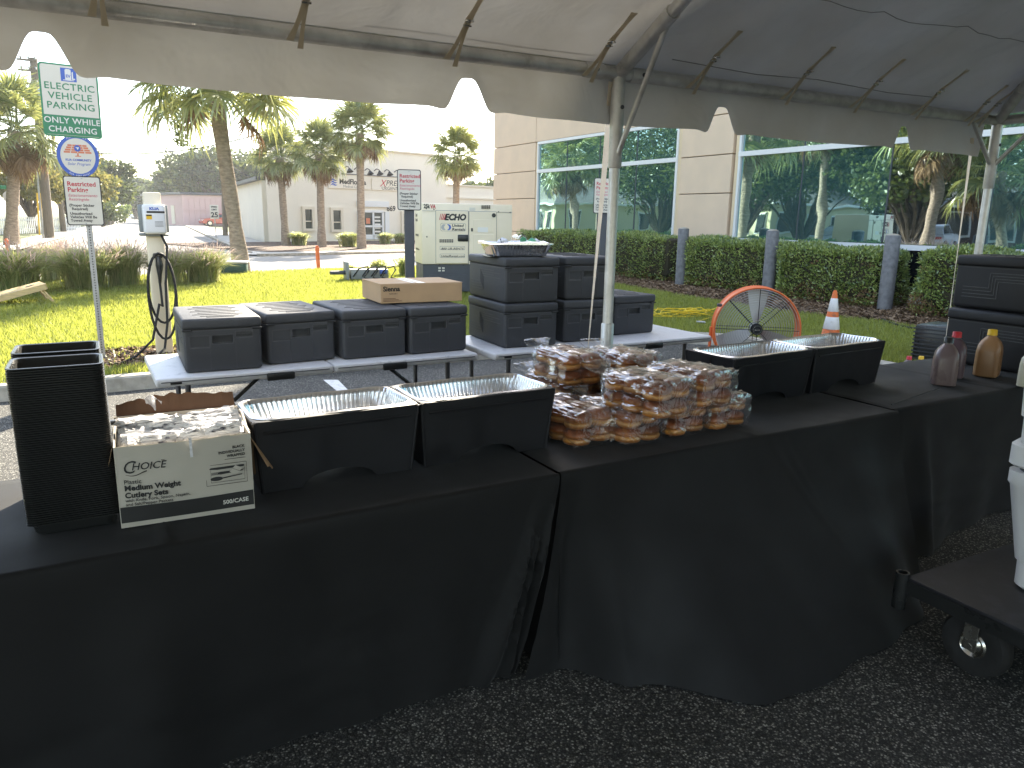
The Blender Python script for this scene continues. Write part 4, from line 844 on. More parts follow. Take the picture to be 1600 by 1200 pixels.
b = PD(432, 372, 44); b.z = 0; o = thing('service_mast', 'grey electric service mast at the office corner', 'pipe', tuple(b)); MB().tube([(0, 0, -.1), (0, 0, 2.3)], .07, 8).build('shaft', m_galv, o); MB().rbox((0, -.05, 1.2), (.35, .2, .5), .03).build('meter_box', m_utilgrey, o)
# picket fence at far left
f0 = PD(-30, 366, 46); f1 = PD(128, 358, 58); f0.z = f1.z = 0
o = thing('picket_fence', 'white picket fence behind the far left poles', 'fence', tuple(f0)); dv = f1 - f0; L = dv.length; o.rotation_euler = (0, 0, math.atan2(dv.y, dv.x))
pm = None
for k in range(int(L / .22)):
    if pm is None: pk_ = MB().box((0, 0, .55), (.09, .03, 1.1)).build('picket', m_wframe, o); pm = pk_.data
    else: pk_ = bpy.data.objects.new('picket', pm); C.objects.link(pk_); pk_.parent = o
    pk_.location = (k * .22, 0, 0)
for z in (.3, .9): MB().box((L / 2, .04, z), (L, .03, .09)).build('rail', m_wframe, o)
q = PD(60, 352, 46); o = thing('guy_guard', 'yellow guy wire guards leaning by the far left pole', 'guy guard', (q.x, q.y, 0))
for k in range(3): MB().tube([(k * .16, 0, 0), (k * .16 + .12, .2, 2.6)], .05, 6).build('guard_tube', m_yellow_p, o)
# orange stakes
for x, y, xt, yt, lb, dep in ((498, 421, 497, 383, 'orange marker stake at the lawn edge before the street', None), (14, 398, 6, 372, 'orange marker stake at the left edge behind the clump grass', 22)):
    b = P(x, y, .1) if not dep else PD(x, y, dep); b.z = 0.05; z = HZ(b, xt, yt)
    o = thing('marker_stake', lb, 'stake', tuple(b), 0, 'orange marker stakes'); MB().tube([(0, 0, -.1), (-.02, 0, z - .12)], .055, 10).build('tube', m_orange, o); MB().tube([(-.02, 0, z - .12), (-.02, 0, z - .06)], [.057, .03], 10).build('cap', m_orange, o)
# green utility box
b = (P(346, 429, .12) + P(383, 429, .12)) / 2
o = thing('utility_box', 'low green utility box beside the leaning palm', 'utility box', tuple(b), R(-15)); MB().rbox((0, .25, .13), (.62, .5, .28), .03).build('body', m_utilgreen, o); MB().rbox((0, .25, .285), (.68, .56, .05), .02).build('lid', m_galv, o)
for k in range(4): MB().box((0, -.008, .05 + .05 * k), (.5, .02, .015)).build('louvre', m_utilgreen, o)
# grey cable box
b = P(570, 440, .12); o = thing('cable_box', 'low grey power distribution box with looping cables on the lawn', 'power box', tuple(b), R(-8)); 
MB().rbox((.12, .2, .16), (.85, .4, .22), .02).build('body', m_utilgrey, o); MB().rbox((-.38, .15, .22), (.06, .45, .44), .01).build('end_plate', m_utilgrey, o)
MB().tube([(-.42, .1, .2), (-.75, .05, .2)], .045, 8).build('plug', m_dgrey, o)
for k in range(4):
    x = -.25 + .2 * k; MB().tube([(x, -.02, .12), (x + .1, -.15, .3), (x + .3, -.1, .34), (x + .35, 0, .25), (x + .2, -.18, .1), (x + .5, -.2, .03)], .016, 6).build('cable', m_wire, o)
MB().rbox((.42, -.02, .22), (.16, .1, .1), .02).build('connector', m_blue, o)

# ================================================================== SIGNS ON THE LAWN
def plate(w, h, r, mb=None, t=.004): return MB().prism(rrect(w, h, r), 0, t, mx=XZ)
def restricted(parent, x, y, z, w=.305, h=.455, rz=0):
    p = plate(w, h, .025).build('sign_plate', m_ink, parent); p.location = (x, y, z); p.rotation_euler = (0, 0, rz)
    plate(w - .02, h - .02, .018, t=.0055).build('sign_face', m_signwhite, p)
    k = h / .455
    def t(s, zz, sz, m, b=0.0, sh=0): text(s, sz * k, m, p, (-w * .40, -.0062, zz * k), bold=b * k, sx=.98, shear=sh)
    t('Restricted', .135, .058, m_red, .0012); t('Parking', .082, .058, m_red, .0012); t('Estacionamiento', .038, .037, m_pinkred, 0.0002, .2); t('Restringido', .002, .037, m_pinkred, .0002, .2)
    t('(Proper Sticker', -.052, .034, m_ink, .0008); t('  Required)', -.085, .034, m_ink, .0008); t('Unauthorized', -.128, .034, m_ink, .0008); t('Vehicles Will Be', -.160, .034, m_ink, .0008); t('Towed Away', -.192, .034, m_ink, .0008)
    for zz in (.205, -.208): MB().lathe([(.006, 0), (.005, .003), (.001, .004)], 8, mx=Matrix.Translation((0, -.0055, zz * k)) @ XZ).build('bolt', m_galv, p)
    return p
b = P(161, 562, .12); o = thing('parking_sign', 'perforated steel post with electric vehicle, round solar and restricted parking signs', 'sign', tuple(b)); S = b
th_ = lambda x, y: HZ(S, x, y)
MB().box((0, .012, 1.25), (.052, .024, 2.8)).build('post', m_galv, o)
hm = MB()
for k in range(82): hm.lathe([(.0065, 0), (.0065, .0006), (.0001, .0008)], 8, mx=Matrix.Translation((0, -.0005, .05 + k * .0254)) @ XZ)
tag(hm.build('post_holes', m_ink, o, smooth=0), kind='stuff')
def sgn(x, y): q = PY(x, y, S.y - .01); return q.x - S.x, q.z - S.z
sx_, sz_ = sgn(131, 314); restricted(o, sx_, -.012, sz_, w=.31, h=.455)
sx_, sz_ = sgn(122, 244); rp = MB().lathe([(.001, 0), (.172, 0), (.172, .004), (.001, .004)], 40, mx=XZ).build('round_sign', m_blue, o); rp.location = (sx_, -.012, sz_); rp.scale = (1, 1, 1.12)
MB().lathe([(.001, 0), (.142, 0), (.142, .0055), (.001, .0055)], 40, mx=XZ).build('sign_face', m_signwhite, rp)
pv = MB()
for i in range(4):
    for j in range(4):
        w0, w1 = .045 + .010 * (3 - j) , 0
        s = .080 + .012 * (3 - j); pv.box((-s * .75 + s * .5 * i, -.006, .030 + .018 * j), (s * .44, .001, .0145))
pv.box((0, -.006, .012), (.012, .001, .022)).box((0, -.006, -.001), (.05, .001, .007)); pv.build('panel_emblem', m_orange_ink, rp, smooth=0)
MB().lathe([(.001, 0), (.026, 0), (.026, .002), (.001, .002)], 24, mx=Matrix.Translation((0, -.0062, .062)) @ XZ).build('emblem_disc', m_blue, rp)
MB().prism([(-.016, .008), (.016, .008), (.002, -.014), (-.004, 0)], .0024, .003, mx=Matrix.Translation((0, -.0062, .062)) @ XZ).build('emblem_mark', m_ink_w, rp)
text('KUA COMMUNITY', .024, m_blue, rp, (0, -.0062, -.040), align='CENTER', bold=.0008, sx=1.05); text('Solar Program', .032, m_blue, rp, (0, -.0062, -.074), align='CENTER', shear=.35)
def arc_text(s, rad, a0, a1, size, mat, parent):
    for i, ch in enumerate(s):
        a = a0 + (a1 - a0) * i / (len(s) - 1); up = a0 > a1
        t = text(ch, size, mat, parent, (rad * math.cos(R(a)), -.0046, rad * math.sin(R(a))), align='CENTER')
        t.rotation_euler = (Matrix.Rotation(-R(a - 90 if up else a + 90), 4, 'Y') @ Matrix.Rotation(math.pi / 2, 4, 'X')).to_euler()
arc_text('POWERED BY', .150, 118, 62, .024, m_ink_w, rp); arc_text('kua.com/solar', .163, 240, 300, .024, m_ink_w, rp)
x0, z0 = sgn(110.5, 158.5); ev = plate(.47, .635, .03).build('electric_vehicle_sign', m_signgreen, o); ev.location = (x0, -.014, z0); ev.rotation_euler = (0, R(1.0), 0)
fc = MB().prism(rrect(.44, .605, .02), .0004, .0052, mx=XZ).build('sign_face', m_signwhite, ev)
MB().prism([(-.22, -.3), (.22, -.3), (.22, -.13), (-.22, -.13)], .001, .006, mx=XZ).build('green_band', m_signgreen, ev, smooth=0)
for s, z in (('ELECTRIC', .095), ('VEHICLE', .012), ('PARKING', -.072)): text(s, .082, m_signgreen, ev, (0, -.006, z), align='CENTER', bold=.001, sx=1.06, spacing=1.08)
for s, z in (('ONLY WHILE', -.198), ('CHARGING', -.276)): text(s, .072, m_ink_w, ev, (0, -.0068, z), align='CENTER', bold=.001, sx=1.0, spacing=1.06)
MB().prism([(-.062, .17), (.062, .17), (.062, .285), (-.062, .285)], .002, .006, mx=XZ).build('blue_square', m_blue, ev, smooth=0)
MB().prism([(-.028, .185), (.02, .185), (.02, .268), (.01, .278), (-.018, .278), (-.028, .268)], .006, .0068, mx=XZ).prism([(.026, .188), (.05, .188), (.05, .2), (.036, .2), (.036, .26), (.026, .25)], .006, .0068, mx=XZ).prism([(-.045, .178), (.04, .178), (.04, .184), (-.045, .184)], .006, .0068, mx=XZ).build('pump_symbol', m_ink_w, ev, smooth=0)
text('EV', .034, m_blue, ev, (-.004, -.0072, .205), align='CENTER', bold=.001)
MB().box((0, -.004, sgn(122, 216)[1]), (.06, .012, .05)).build('bracket', m_dgrey, o)
# middle sign
b = PD(642, 508, 9.3); b.z = .12
o = thing('restricted_sign', 'restricted parking sign on a square black post left of the generator', 'sign', tuple(b), R(-18)); z = HZ(b, 643, 297) - .12; MB().box((0, .06, (z + .2) / 2), (.115, .115, z + .2)).build('post', m_dgrey, o); restricted(o, .0, -.012, z, w=.285, h=.475); MB().box((0, -.004, z), (.05, .012, .4)).build('bracket', m_dgrey, o)
b = PD(938, 470, 10.2); b.z = .12
o = thing('restricted_sign', 'restricted parking sign half hidden behind the tent leg, on a square black post', 'sign', tuple(b), R(-28)); z = HZ(b, 950, 306) - .12; MB().box((0.02, .06, (z + .2) / 2), (.11, .11, z + .2)).build('post', m_dgrey, o); restricted(o, .0, -.012, z, w=.30, h=.46); MB().box((0, -.004, z), (.05, .012, .4)).build('bracket', m_dgrey, o)

# ================================================================== CAR CHARGER
b = P(259, 555, .12); o = thing('car_charger', 'cream pedestal car charger with a white box and looped black cable', 'car charger', tuple(b)); CBx = b
hh = HZ(b, 238, 365) - .12
MB().rbox((0, .08, hh / 2 + .2), (.155, .15, hh + .4), .012).build('post', m_cream, o)
def cg(x, y): q = PY(x, y, CBx.y - .1); return q.x - CBx.x, q.z - CBx.z
x0, z0 = cg(224, 345); x1, z1 = cg(260, 318); zt = cg(240, 319)[1]; zb = cg(242, 366)[1]; w = .175; cx = (cg(224, 340)[0] + cg(259, 340)[0]) / 2
ub = MB().rbox((cx, -.05, (zt + zb) / 2), (.205, .13, zt - zb), .028, 3).build('charger_unit', m_white_pl, o)
MB().rbox((cx, .06, (zt + zb) / 2 + .005), (.27, .07, zt - zb - .02), .01).build('back_plate', m_utilgrey, o); MB().rbox((cx, .08, zt + .02), (.15, .14, .05), .01).build('top_cap', m_galv, o)
MB().rbox((cx - .11, .0, zb - .005), (.07, .1, .03), .012).build('bracket', m_utilgrey, o); MB().rbox((cx + .02, .0, zb - .012), (.2, .1, .02), .008).build('bracket', m_utilgrey, o)
MB().box((cx + .012, -.116, zt - .075), (.16, .004, .018)).build('display_slot', m_ink, ub, smooth=0)
text('KUA', .035, m_blue, ub, (cx, -.1155, zt - .055), align='CENTER', bold=.002, sx=1.2)
MB().box((cx - .05, -.116, zt - .122), (.05, .004, .045)).build('warning_label', m_yellow_p, ub, smooth=0); MB().box((cx - .05, -.1185, zt - .107), (.05, .002, .012)).build('label_band', m_ink, ub, smooth=0)
for k in range(5): MB().box((cx + .035, -.116, zt - .165 - .012 * k), (.075, .002, .004)).build('label_line', m_ink_grey, ub, smooth=0)
zh = cg(245, 400)[1]; hk = MB().rbox((0, -.05, zh), (.085, .1, .05), .015).build('holster', m_blackpl, o)
MB().tube([(0, -.1, zh - .01), (.004, -.11, zh - .09), (.0, -.1, zh - .19), (-.003, -.09, zh - .27)], [.026, .036, .02, .014], 10).build('plug', m_blackpl, o)
def loop(xc, zt_, zb_, w, y):
    return [(xc + w * math.sin(R(a)), y, (zt_ + zb_) / 2 + (zt_ - zb_) / 2 * math.cos(R(a))) for a in range(0, 361, 15)]
zl1 = cg(250, 505)[1]; zl2 = cg(250, 530)[1]
MB().tube(loop(.01, zh + .02, zl1, .125, -.09), .012, 8).build('cable', m_rubber, o)
MB().tube(loop(.008, zh + .028, zl2, .128, -.115), .012, 8).build('cable', m_rubber, o)
q1 = P(195, 566, .135) - CBx; q2 = P(165, 570, .135) - CBx; q3 = P(226, 572, .135) - CBx; q4 = P(215, 575, .135) - CBx
MB().tube([(-.003, -.09, zh - .26), (0, -.13, zh - .5), (-.03, -.16, .55), (-.12, -.2, .2), (-.28, -.22, .05), tuple(q1), tuple(q2)], .012, 8).build('cable', m_rubber, o)
MB().tube([(cx + .045, -.06, zb), (cx + .09, -.1, zb - .12), (.055, -.13, zh - .2), (.045, -.13, .75), (.03, -.14, .35), (-.02, -.2, .1), tuple(q3), tuple(q4)], .012, 8).build('cable', m_rubber, o)
q = P(168, 557, .14) - CBx; MB().tube([tuple(q), (q.x + .15, q.y + .1, .02), (q.x + .4, q.y + .12, .02), (.05, -.02, .02)], .006, 6).build('thin_wire', m_rubber, o)

# ================================================================== GENERATOR
gb = PD(660, 448, 14.0); gb.z = .13; g_rz = R(-14)
ge = thing('generator', 'cream towable style generator on a dark base with red striped lettering on its door', 'generator', tuple(gb), g_rz)
gw, gd = 1.98, .9; zt = HZ(gb, 660, 317) - .13; zb = HZ(gb, 660, 413) - .13
ca, sa = math.cos(g_rz), math.sin(g_rz)
def GG(x, y):
    d = ray(x, y); nn = V((sa, -ca, 0)); q = CAM0 + d * ((gb - CAM0).dot(nn) / d.dot(nn)) - gb; return q.x * ca + q.y * sa, q.z
gw = GG(800, 370)[0]
MB().rbox((gw / 2, gd / 2, zb / 2 + .02), (gw - .03, gd - .04, zb - .04), .01, 1).build('fuel_base', m_dgrey, ge)
for x in (.12, gw - .12): MB().box((x, gd / 2, .0), (.12, gd + .1, .1)).build('skid', m_dgrey, ge)
MB().rbox((gw / 2, gd / 2, (zt + zb) / 2), (gw, gd, zt - zb), .02, 2).build('canopy', m_cream, ge)
zc = GG(700, 330)[1]; MB().box((gw / 2, -.004, zc), (gw - .02, .012, .006)).build('seam', m_ink_grey, ge, smooth=0)
def gdoor(x0, y0, x1, y1):
    a, za = GG(x0, y0); b_, zz = GG(x1, y1); f = MB().rbox(((a + b_) / 2, -.006, (za + zz) / 2), (b_ - a, .024, za - zz), .006, 1).build('door', m_cream, ge)
    fr = MB()
    for s in ((a - .004, (za + zz) / 2, .008, za - zz), (b_ + .004, (za + zz) / 2, .008, za - zz), ((a + b_) / 2, za + .004, b_ - a, .008)): fr.box((s[0], -.001, s[1]), (s[2], .01, s[3]))
    fr.build('door_gap', m_ink_grey, f, smooth=0); return f, a, b_, za, zz
d1, a, b_, za, zz = gdoor(681, 329, 731, 411.5); w = b_ - a
def gt(s, x, y, size, mat, wd, par, **k):
    px_, pz_ = GG(x, y); o = text(s, size, mat, par, (px_, -.0195, pz_), **k); o['fit'] = wd; return o
x0, z0 = GG(694, 343.5); hE = GG(694, 334)[1] - z0
gt('ECHO', 694.5, 343.5, hE * 1.38, m_ink, GG(728, 340)[0] - GG(694.5, 340)[0], d1, shear=.2, bold=.008)
for k in range(4):
    xk = GG(686 + k * 2.2, 343)[0]; MB().prism([(xk, z0), (xk + .012 + .004 * k, z0), (xk + .04 + .006 * k, z0 + hE), (xk + .028 + .004 * k, z0 + hE)], .0185, .0195, mx=XZ).build('stripe', m_red, d1, smooth=0)
def badge(x0, y0, x1, y1, par, t=.003):
    a, za = GG(x0, y0); b_, zz = GG(x1, y1); o = MB().prism([(p[0] + (a + b_) / 2, p[1] + (za + zz) / 2) for p in rrect(b_ - a, za - zz, (za - zz) * .2)], .0185, .019, mx=XZ).build('badge', m_ink_grey, par, smooth=0)
    MB().prism([(p[0] + (a + b_) / 2, p[1] + (za + zz) / 2) for p in rrect(b_ - a - .01, za - zz - .01, (za - zz) * .2)], .019, .0196, mx=XZ).build('badge_face', m_cream, o, smooth=0)
badge(688, 348.5, 727.5, 361.5, d1); badge(687, 384.5, 726, 390.5, d1); badge(687, 396.5, 726, 402.5, d1)
cx_, cz_ = GG(693.5, 355); r_ = .055
MB().lathe([(.001, .0197), (r_, .0197), (r_, .0202), (.001, .0202)], 24, mx=Matrix.Translation((cx_, 0, cz_)) @ XZ).build('grey_disc', m_galv, d1)
cx2 = GG(700, 355)[0]; MB().lathe([(.001, .0203), (r_, .0203), (r_, .0207), (.001, .0207)], 24, mx=Matrix.Translation((cx2, 0, cz_)) @ XZ).build('blue_disc', m_blue, d1)
MB().lathe([(.001, .0208), (r_ * .85, .0208), (r_ * .85, .0212), (.001, .0212)], 24, mx=Matrix.Translation((cx2 - .03, 0, cz_)) @ XZ).build('inner_disc', m_cream, d1)
ww = GG(726, 350)[0] - GG(705.5, 350)[0]
gt('United', 705.5, 354.3, .07, m_ink, ww * .9, d1, shear=.2, bold=.002); gt('Rentals', 705.5, 360.2, .07, m_ink, ww, d1, shear=.2, bold=.002)
gt('800 UR-RENTS', 689, 390, .055, m_ink, GG(724, 388)[0] - GG(689, 388)[0], d1, shear=.2, bold=.001); gt('UnitedRentals.com', 688.5, 401.6, .055, m_ink, GG(725, 400)[0] - GG(688.5, 400)[0], d1, shear=.2, bold=.001)
def gvent(x0, y0, nx, ny, st_, par):
    for i in range(nx):
        for j in range(ny):
            a, z = GG(x0 + i * st_, y0 + j * st_); MB().box((a, -.018, z), (.025, .006, .025)).build('vent_hole', m_ink, par, smooth=0)
gvent(687.5, 375, 8, 2, 2.75, d1)
a, z = GG(723, 372); MB().rbox((a, -.022, z), (.2, .02, .125), .015).build('latch', m_blackpl, d1)
d2, a, b_, za, zz = gdoor(733, 330.5, 774.5, 413)
for x0, y0, x1, y1 in ((739, 343, 770, 363), (739, 366, 771, 409)):
    p0, q0 = GG(x0, y0); p1, q1 = GG(x1, y1); MB().rbox(((p0 + p1) / 2, -.016, (q0 + q1) / 2), (p1 - p0, .012, q0 - q1), .004, 1).build('hatch', m_cream, d2)
a, z = GG(771, 336.5); MB().lathe([(.001, .012), (.04, .012), (.035, .002)], 18, mx=Matrix.Translation((a, -.018, z)) @ XZ).build('fuel_cap', m_blackpl, d2)
a, z = GG(737, 359); MB().box((a, -.02, z), (.03, .012, .06)).build('latch', m_blackpl, d2, smooth=0)
p0, q0 = GG(746, 355); p1, q1 = GG(762, 363); MB().box(((p0 + p1) / 2, -.0225, (q0 + q1) / 2), (p1 - p0, .002, q0 - q1)).build('placard', m_ink_w, d2, smooth=0)
gvent(753, 322, 5, 2, 2.9, ge)
a, z = GG(738, 326); o = MB().box((a, -.002, z - .03), (.11, .006, .1)).build('rating_plate', m_signwhite, ge, smooth=0)
p_, z_ = GG(662, 325); t_ = text('25k', .10, m_ink, ge, (p_, -.003, z_), bold=.004, sx=.75); p_, z_ = GG(672.5, 325.5); text('VA', .10, m_red, ge, (p_, -.003, z_), bold=.004, sx=.75)
for x, y in ((666, 326), (678, 327), (779, 331), (797, 332), (667, 370), (687, 413.5), (724, 414)):
    a, z = GG(x, y); MB().lathe([(.001, .008), (.012, .006), (.013, 0)], 8, mx=Matrix.Translation((a, 0, z)) @ XZ).build('bolt', m_ink, ge)
for k in range(4): a, z = GG(687 + (k % 2) * 6, 419 + (k // 2) * 4); MB().rbox((a, .016, z), (.05, .01, .03), .005, 1).build('inspection_port', m_signwhite, ge)
MB().box((GG(700, 440)[0], .012, zb * .4), (.7, .012, zb * .5)).build('base_panel', m_dgrey, ge)
# end face lettering
for s, z, hgt_ in (('United\nRentals', .78, .09), ('800 UR-RENTS', .45, .06), ('UnitedRentals.com', .22, .06)):
    text(s, hgt_, m_ink, ge, (-.003, gd * .85, zb + (zt - zb) * z), rot=(math.pi / 2, 0, -math.pi / 2), shear=.2)
# ================================================================== CORNHOLE BOARD
c0 = P(20, 478, .12); o = thing('bean_bag_board', 'pale wooden bean bag toss board on the grass at the left edge', 'game board', tuple(c0), R(12)); o.scale = (.85, .85, .85); o.location.x += .05
rot = Matrix.Rotation(R(-14), 4, 'Y') @ Matrix.Rotation(0, 4, 'X'); 
bd_ = MB().box((0, 0, 0), (1.2, .6, .018), mx=rot).build('board', m_pine, o); bd_.location = (-.1, .2, .23)
fr_ = MB()
for y in (-.29, .29): fr_.box((0, y, -.05), (1.2, .02, .085), mx=rot)
for x in (-.59, .59): fr_.box((x, 0, -.05), (.02, .6, .085), mx=rot)
f_o = fr_.build('side_frame', m_pine, o); f_o.location = (-.1, .2, .23)
MB().lathe([(.001, .0105), (.075, .0105)], 24, mx=rot @ Matrix.Translation((.38, 0, 0))).build('hole', m_ink, o, smooth=0).location = (-.1, .2, .23)
for y in (-.24, .24): MB().tube([(.42, .2 + y, .28), (.60, .2 + y, 0.0)], .025, 4).build('leg', m_pine, o)
# ================================================================== FRAME TENT
TA = V((2.234, 2.943, 0)); T_RZ = R(-2.414)
tent = thing('frame_tent', 'big white vinyl frame tent with scalloped valance and aluminium legs over the serving tables', 'tent', tuple(TA), T_RZ)
tc_, ts_ = math.cos(T_RZ), math.sin(T_RZ)
def TP(x, y):   # photo pixel on the vertical plane of the front rail -> (along, z)
    d = ray(x, y); nn = V((ts_, -tc_, 0)); q = CAM0 + d * ((TA - CAM0).dot(nn) / d.dot(nn)); q2 = q - TA; return q2.x * tc_ + q2.y * ts_, q.z
def TZ(x, y, z): q = P(x, y, z) - TA; return q.x * tc_ + q.y * ts_, -q.x * ts_ + q.y * tc_
ZR, SL, XE, XW, DP = 2.22, 0.47, 2.95, -6.1, 6.1
def roofz(x, y):
    d = min(-y, y + DP, XE - x, x - XW); return ZR + 0.045 + SL * max(d, 0)
nz_ = lambda x, y, s: noise.noise(V((x * s, y * s, 1.7)))
def roof_pt(x, y):
    z = roofz(x, y); d = min(-y, y + DP, XE - x, x - XW)
    w = 0.016 * nz_(x, y, 1.4) + 0.010 * nz_(x, y, 3.6) + 0.022 * (1 - abs(nz_(x * 1.7 + .4 * y, y * .7, 2.2))) ** 9 + 0.012 * (1 - abs(nz_(x * .8 - .9 * y, y * 1.2 + 5, 3.1))) ** 9 + 0.006 * nz_(x * 1.5, y * .5, 9)
    sag = -0.012 * math.sin(min(1, max(d, 0) / 3.05) * math.pi) * (abs(math.sin(x * math.pi / 3.05)) if d == -y else 1)
    return (x, y, z + (w + sag) * min(1, max(d, 0) * 4))
MB().grid(lambda u, v: roof_pt(XW - .06 + (XE - XW + .12) * u, .06 - (DP + .12) * v), 260, 170).build('roof_canopy', m_vinyl, tent, smooth=50)
for off in (0.52, 1.55):
    sm_ = MB()
    sm_.tube([tuple(V(roof_pt(XW + off + (XE - XW - 2 * off) * k / 90, -off)) - V((0, 0, .009))) for k in range(91)], .0017, 5)
    sm_.tube([tuple(V(roof_pt(XE - off, -off - (DP - 2 * off) * k / 60)) - V((0, 0, .009))) for k in range(61)], .0017, 5)
    sm_.build('roof_seam', m_seam, tent)
# valance: a hanging strip with rounded notches
NT = [-5.4, -3.85] + [TP(x, y)[0] for x, y in ((62, 58), (737, 124), (1142, 164), (1425, 193))] + [3.7]
def val_bottom(s):
    u = min(abs(s - k) for k in NT); t = max(0, min(1, (u - .02) / .085)); t = t * t * (3 - 2 * t)
    seg = [k for k in NT if k <= s]; a = seg[-1] if seg else -7; b = [k for k in NT if k > s]; b = b[0] if b else 5
    return 2.135 - .118 * t - .016 * math.sin(max(0, min(1, (s - a) / (b - a))) * math.pi) - .01 * max(0, 1 - abs(u - .12) / .06)
def strip(p0, p1, s0, s1, zb, nn, name='valance'):
    p0, p1 = V(p0), V(p1); d = (p1 - p0); L = d.length; d /= L; o = V((-d.y, d.x, 0)); n = int(L / .012); vs = []; rows_ = 6
    for j in range(rows_ + 1):
        for i in range(n + 1):
            s = s0 + (s1 - s0) * i / n; z0 = ZR + .052; z = z0 + (zb(s) - z0) * j / rows_
            w = (.010 * math.sin(s * 7 + 2 * math.sin(s * 2.3)) + .006 * math.sin(s * 17 + j * .4)) * (j / rows_) + .012 * nz_(s, j * .2, 3) * (j / rows_)
            q = p0 + d * (L * i / n) + o * (nn * (.045 + w)); vs.append((q.x, q.y, z))
    mb = MB(); fs = [(j * (n + 1) + i, j * (n + 1) + i + 1, (j + 1) * (n + 1) + i + 1, (j + 1) * (n + 1) + i) for j in range(rows_) for i in range(n)]
    mb.add(vs, fs); return mb.build(name, m_vinyl, tent, smooth=60)
strip((XW, 0, 0), (XE - .06, 0, 0), XW, XE - .06, val_bottom, 1)
strip((XE, -.30, 0), (XE, -DP, 0), .35, DP, lambda s: 2.035 + .1 * max(0, 1 - min(abs(s - 1.75), abs(s - 3.2)) / .09), 1)
# rails, legs, rafters, braces
MB().tube([(XW, 0, ZR), (XE, 0, ZR)], .029, 14).build('eave_rail', m_alu, tent)
MB().tube([(XE, 0, ZR), (XE, -DP, ZR)], .029, 14).build('eave_rail', m_alu, tent)
MB().tube([(XW, -DP, ZR), (XE, -DP, ZR)], .029, 14).build('eave_rail', m_alu, tent)
MB().tube([(XW, 0, ZR), (XW, -DP, ZR)], .029, 14).build('eave_rail', m_alu, tent)
def bolt(par, p, ax='y'):
    MB().lathe([(.001, .008), (.009, .006), (.010, 0)], 8, mx=Matrix.Translation(p) @ XZ).build('bolt', m_dgrey, par)
def leg(x, y, low=1.06):
    g = MB().tube([(x, y, low - .12), (x, y, ZR)], .0255, 16).build('leg', m_alu, tent)
    MB().tube([(x, y, 0.01), (x, y, low - .004), (x, y, low)], [.0315, .0315, .029], 16).build('leg_sleeve', m_alu, g)
    MB().tube([(x, y, ZR - .42), (x, y, ZR - .415), (x, y, ZR)], [.030, .0325, .0325], 16).build('fitting_tube', m_alu, g)
    MB().box((x, y, .005), (.15, .15, .01)).build('foot_plate', m_galv, g)
    for z in (low - .16, low - .42, ZR - .15): bolt(g, (x + .005, y - .031, z))
    return g
for x in (0, XE, -3.05, XW): leg(x, 0)
for x in (-3.05, 0, XE, XW): leg(x, -DP)
leg(XE, -3.05)
def rafter(p0, p1):
    p0, p1 = V(p0), V(p1); r_ = MB().tube([p0, p1], .027, 16).build('rafter', m_alu, tent); q = p0.lerp(p1, .42 / (p1 - p0).length)
    MB().tube([p0, q, q + (p1 - p0).normalized() * .006], [.0325, .0325, .0345], 16).build('rafter_sleeve', m_alu, r_); return r_
hp = lambda x, y: (x, y, roofz(x, y) - .075)
rafter((0, 0, ZR), (-.1, -3.05, roofz(-.1, -3.05) - .07)); rafter((-3.05, 0, ZR), (-3.05, -3.05, roofz(-3.05, -3.05) - .07))
rafter((XE, 0, ZR), (-.1, -3.05, roofz(-.1, -3.05) - .07)); rafter((XW, 0, ZR), (-3.05, -3.05, roofz(-3.05, -3.05) - .07))
rafter((XE, -DP, ZR), (-.1, -3.05, roofz(-.1, -3.05) - .07)); rafter((XE, -3.05, ZR), (-.1, -3.05, roofz(-.1, -3.05) - .07))
for xx in (0, -3.05):
    rafter((xx, -DP, ZR), (xx - .05, -3.05, roofz(xx, -3.05) - .07))
MB().tube([(-3.05, -3.05, roofz(-3, -3.05) - .07), (-.1, -3.05, roofz(-.1, -3.05) - .07)], .03, 12).build('ridge_rail', m_alu, tent)
def brace(a, b): MB().tube([V(a), V(a).lerp(V(b), .08), V(a).lerp(V(b), .92), V(b)], [.014, .0125, .0125, .014], 10).build('brace', m_alu, tent)
brace((0, -.02, ZR - .36), (0, -.33, ZR + .33 * SL - .02)); brace((-3.05, -.02, ZR - .36), (-3.05, -.33, ZR + .33 * SL - .02))
brace((XE - .02, 0, ZR - .27), (XE - .27, 0, ZR - .01)); brace((XE, -.02, ZR - .27), (XE, -.27, ZR - .01))
for s in (-.19, .16, -3.3, -2.8): MB().tube([(s, 0, ZR), (s + .10 * (1 if s < 0 and s > -1 else -1), 0, ZR)], .033, 14).build('rail_sleeve', m_alu, tent)
for s in (-.14, .12): bolt(tent, (s, -.033, ZR))
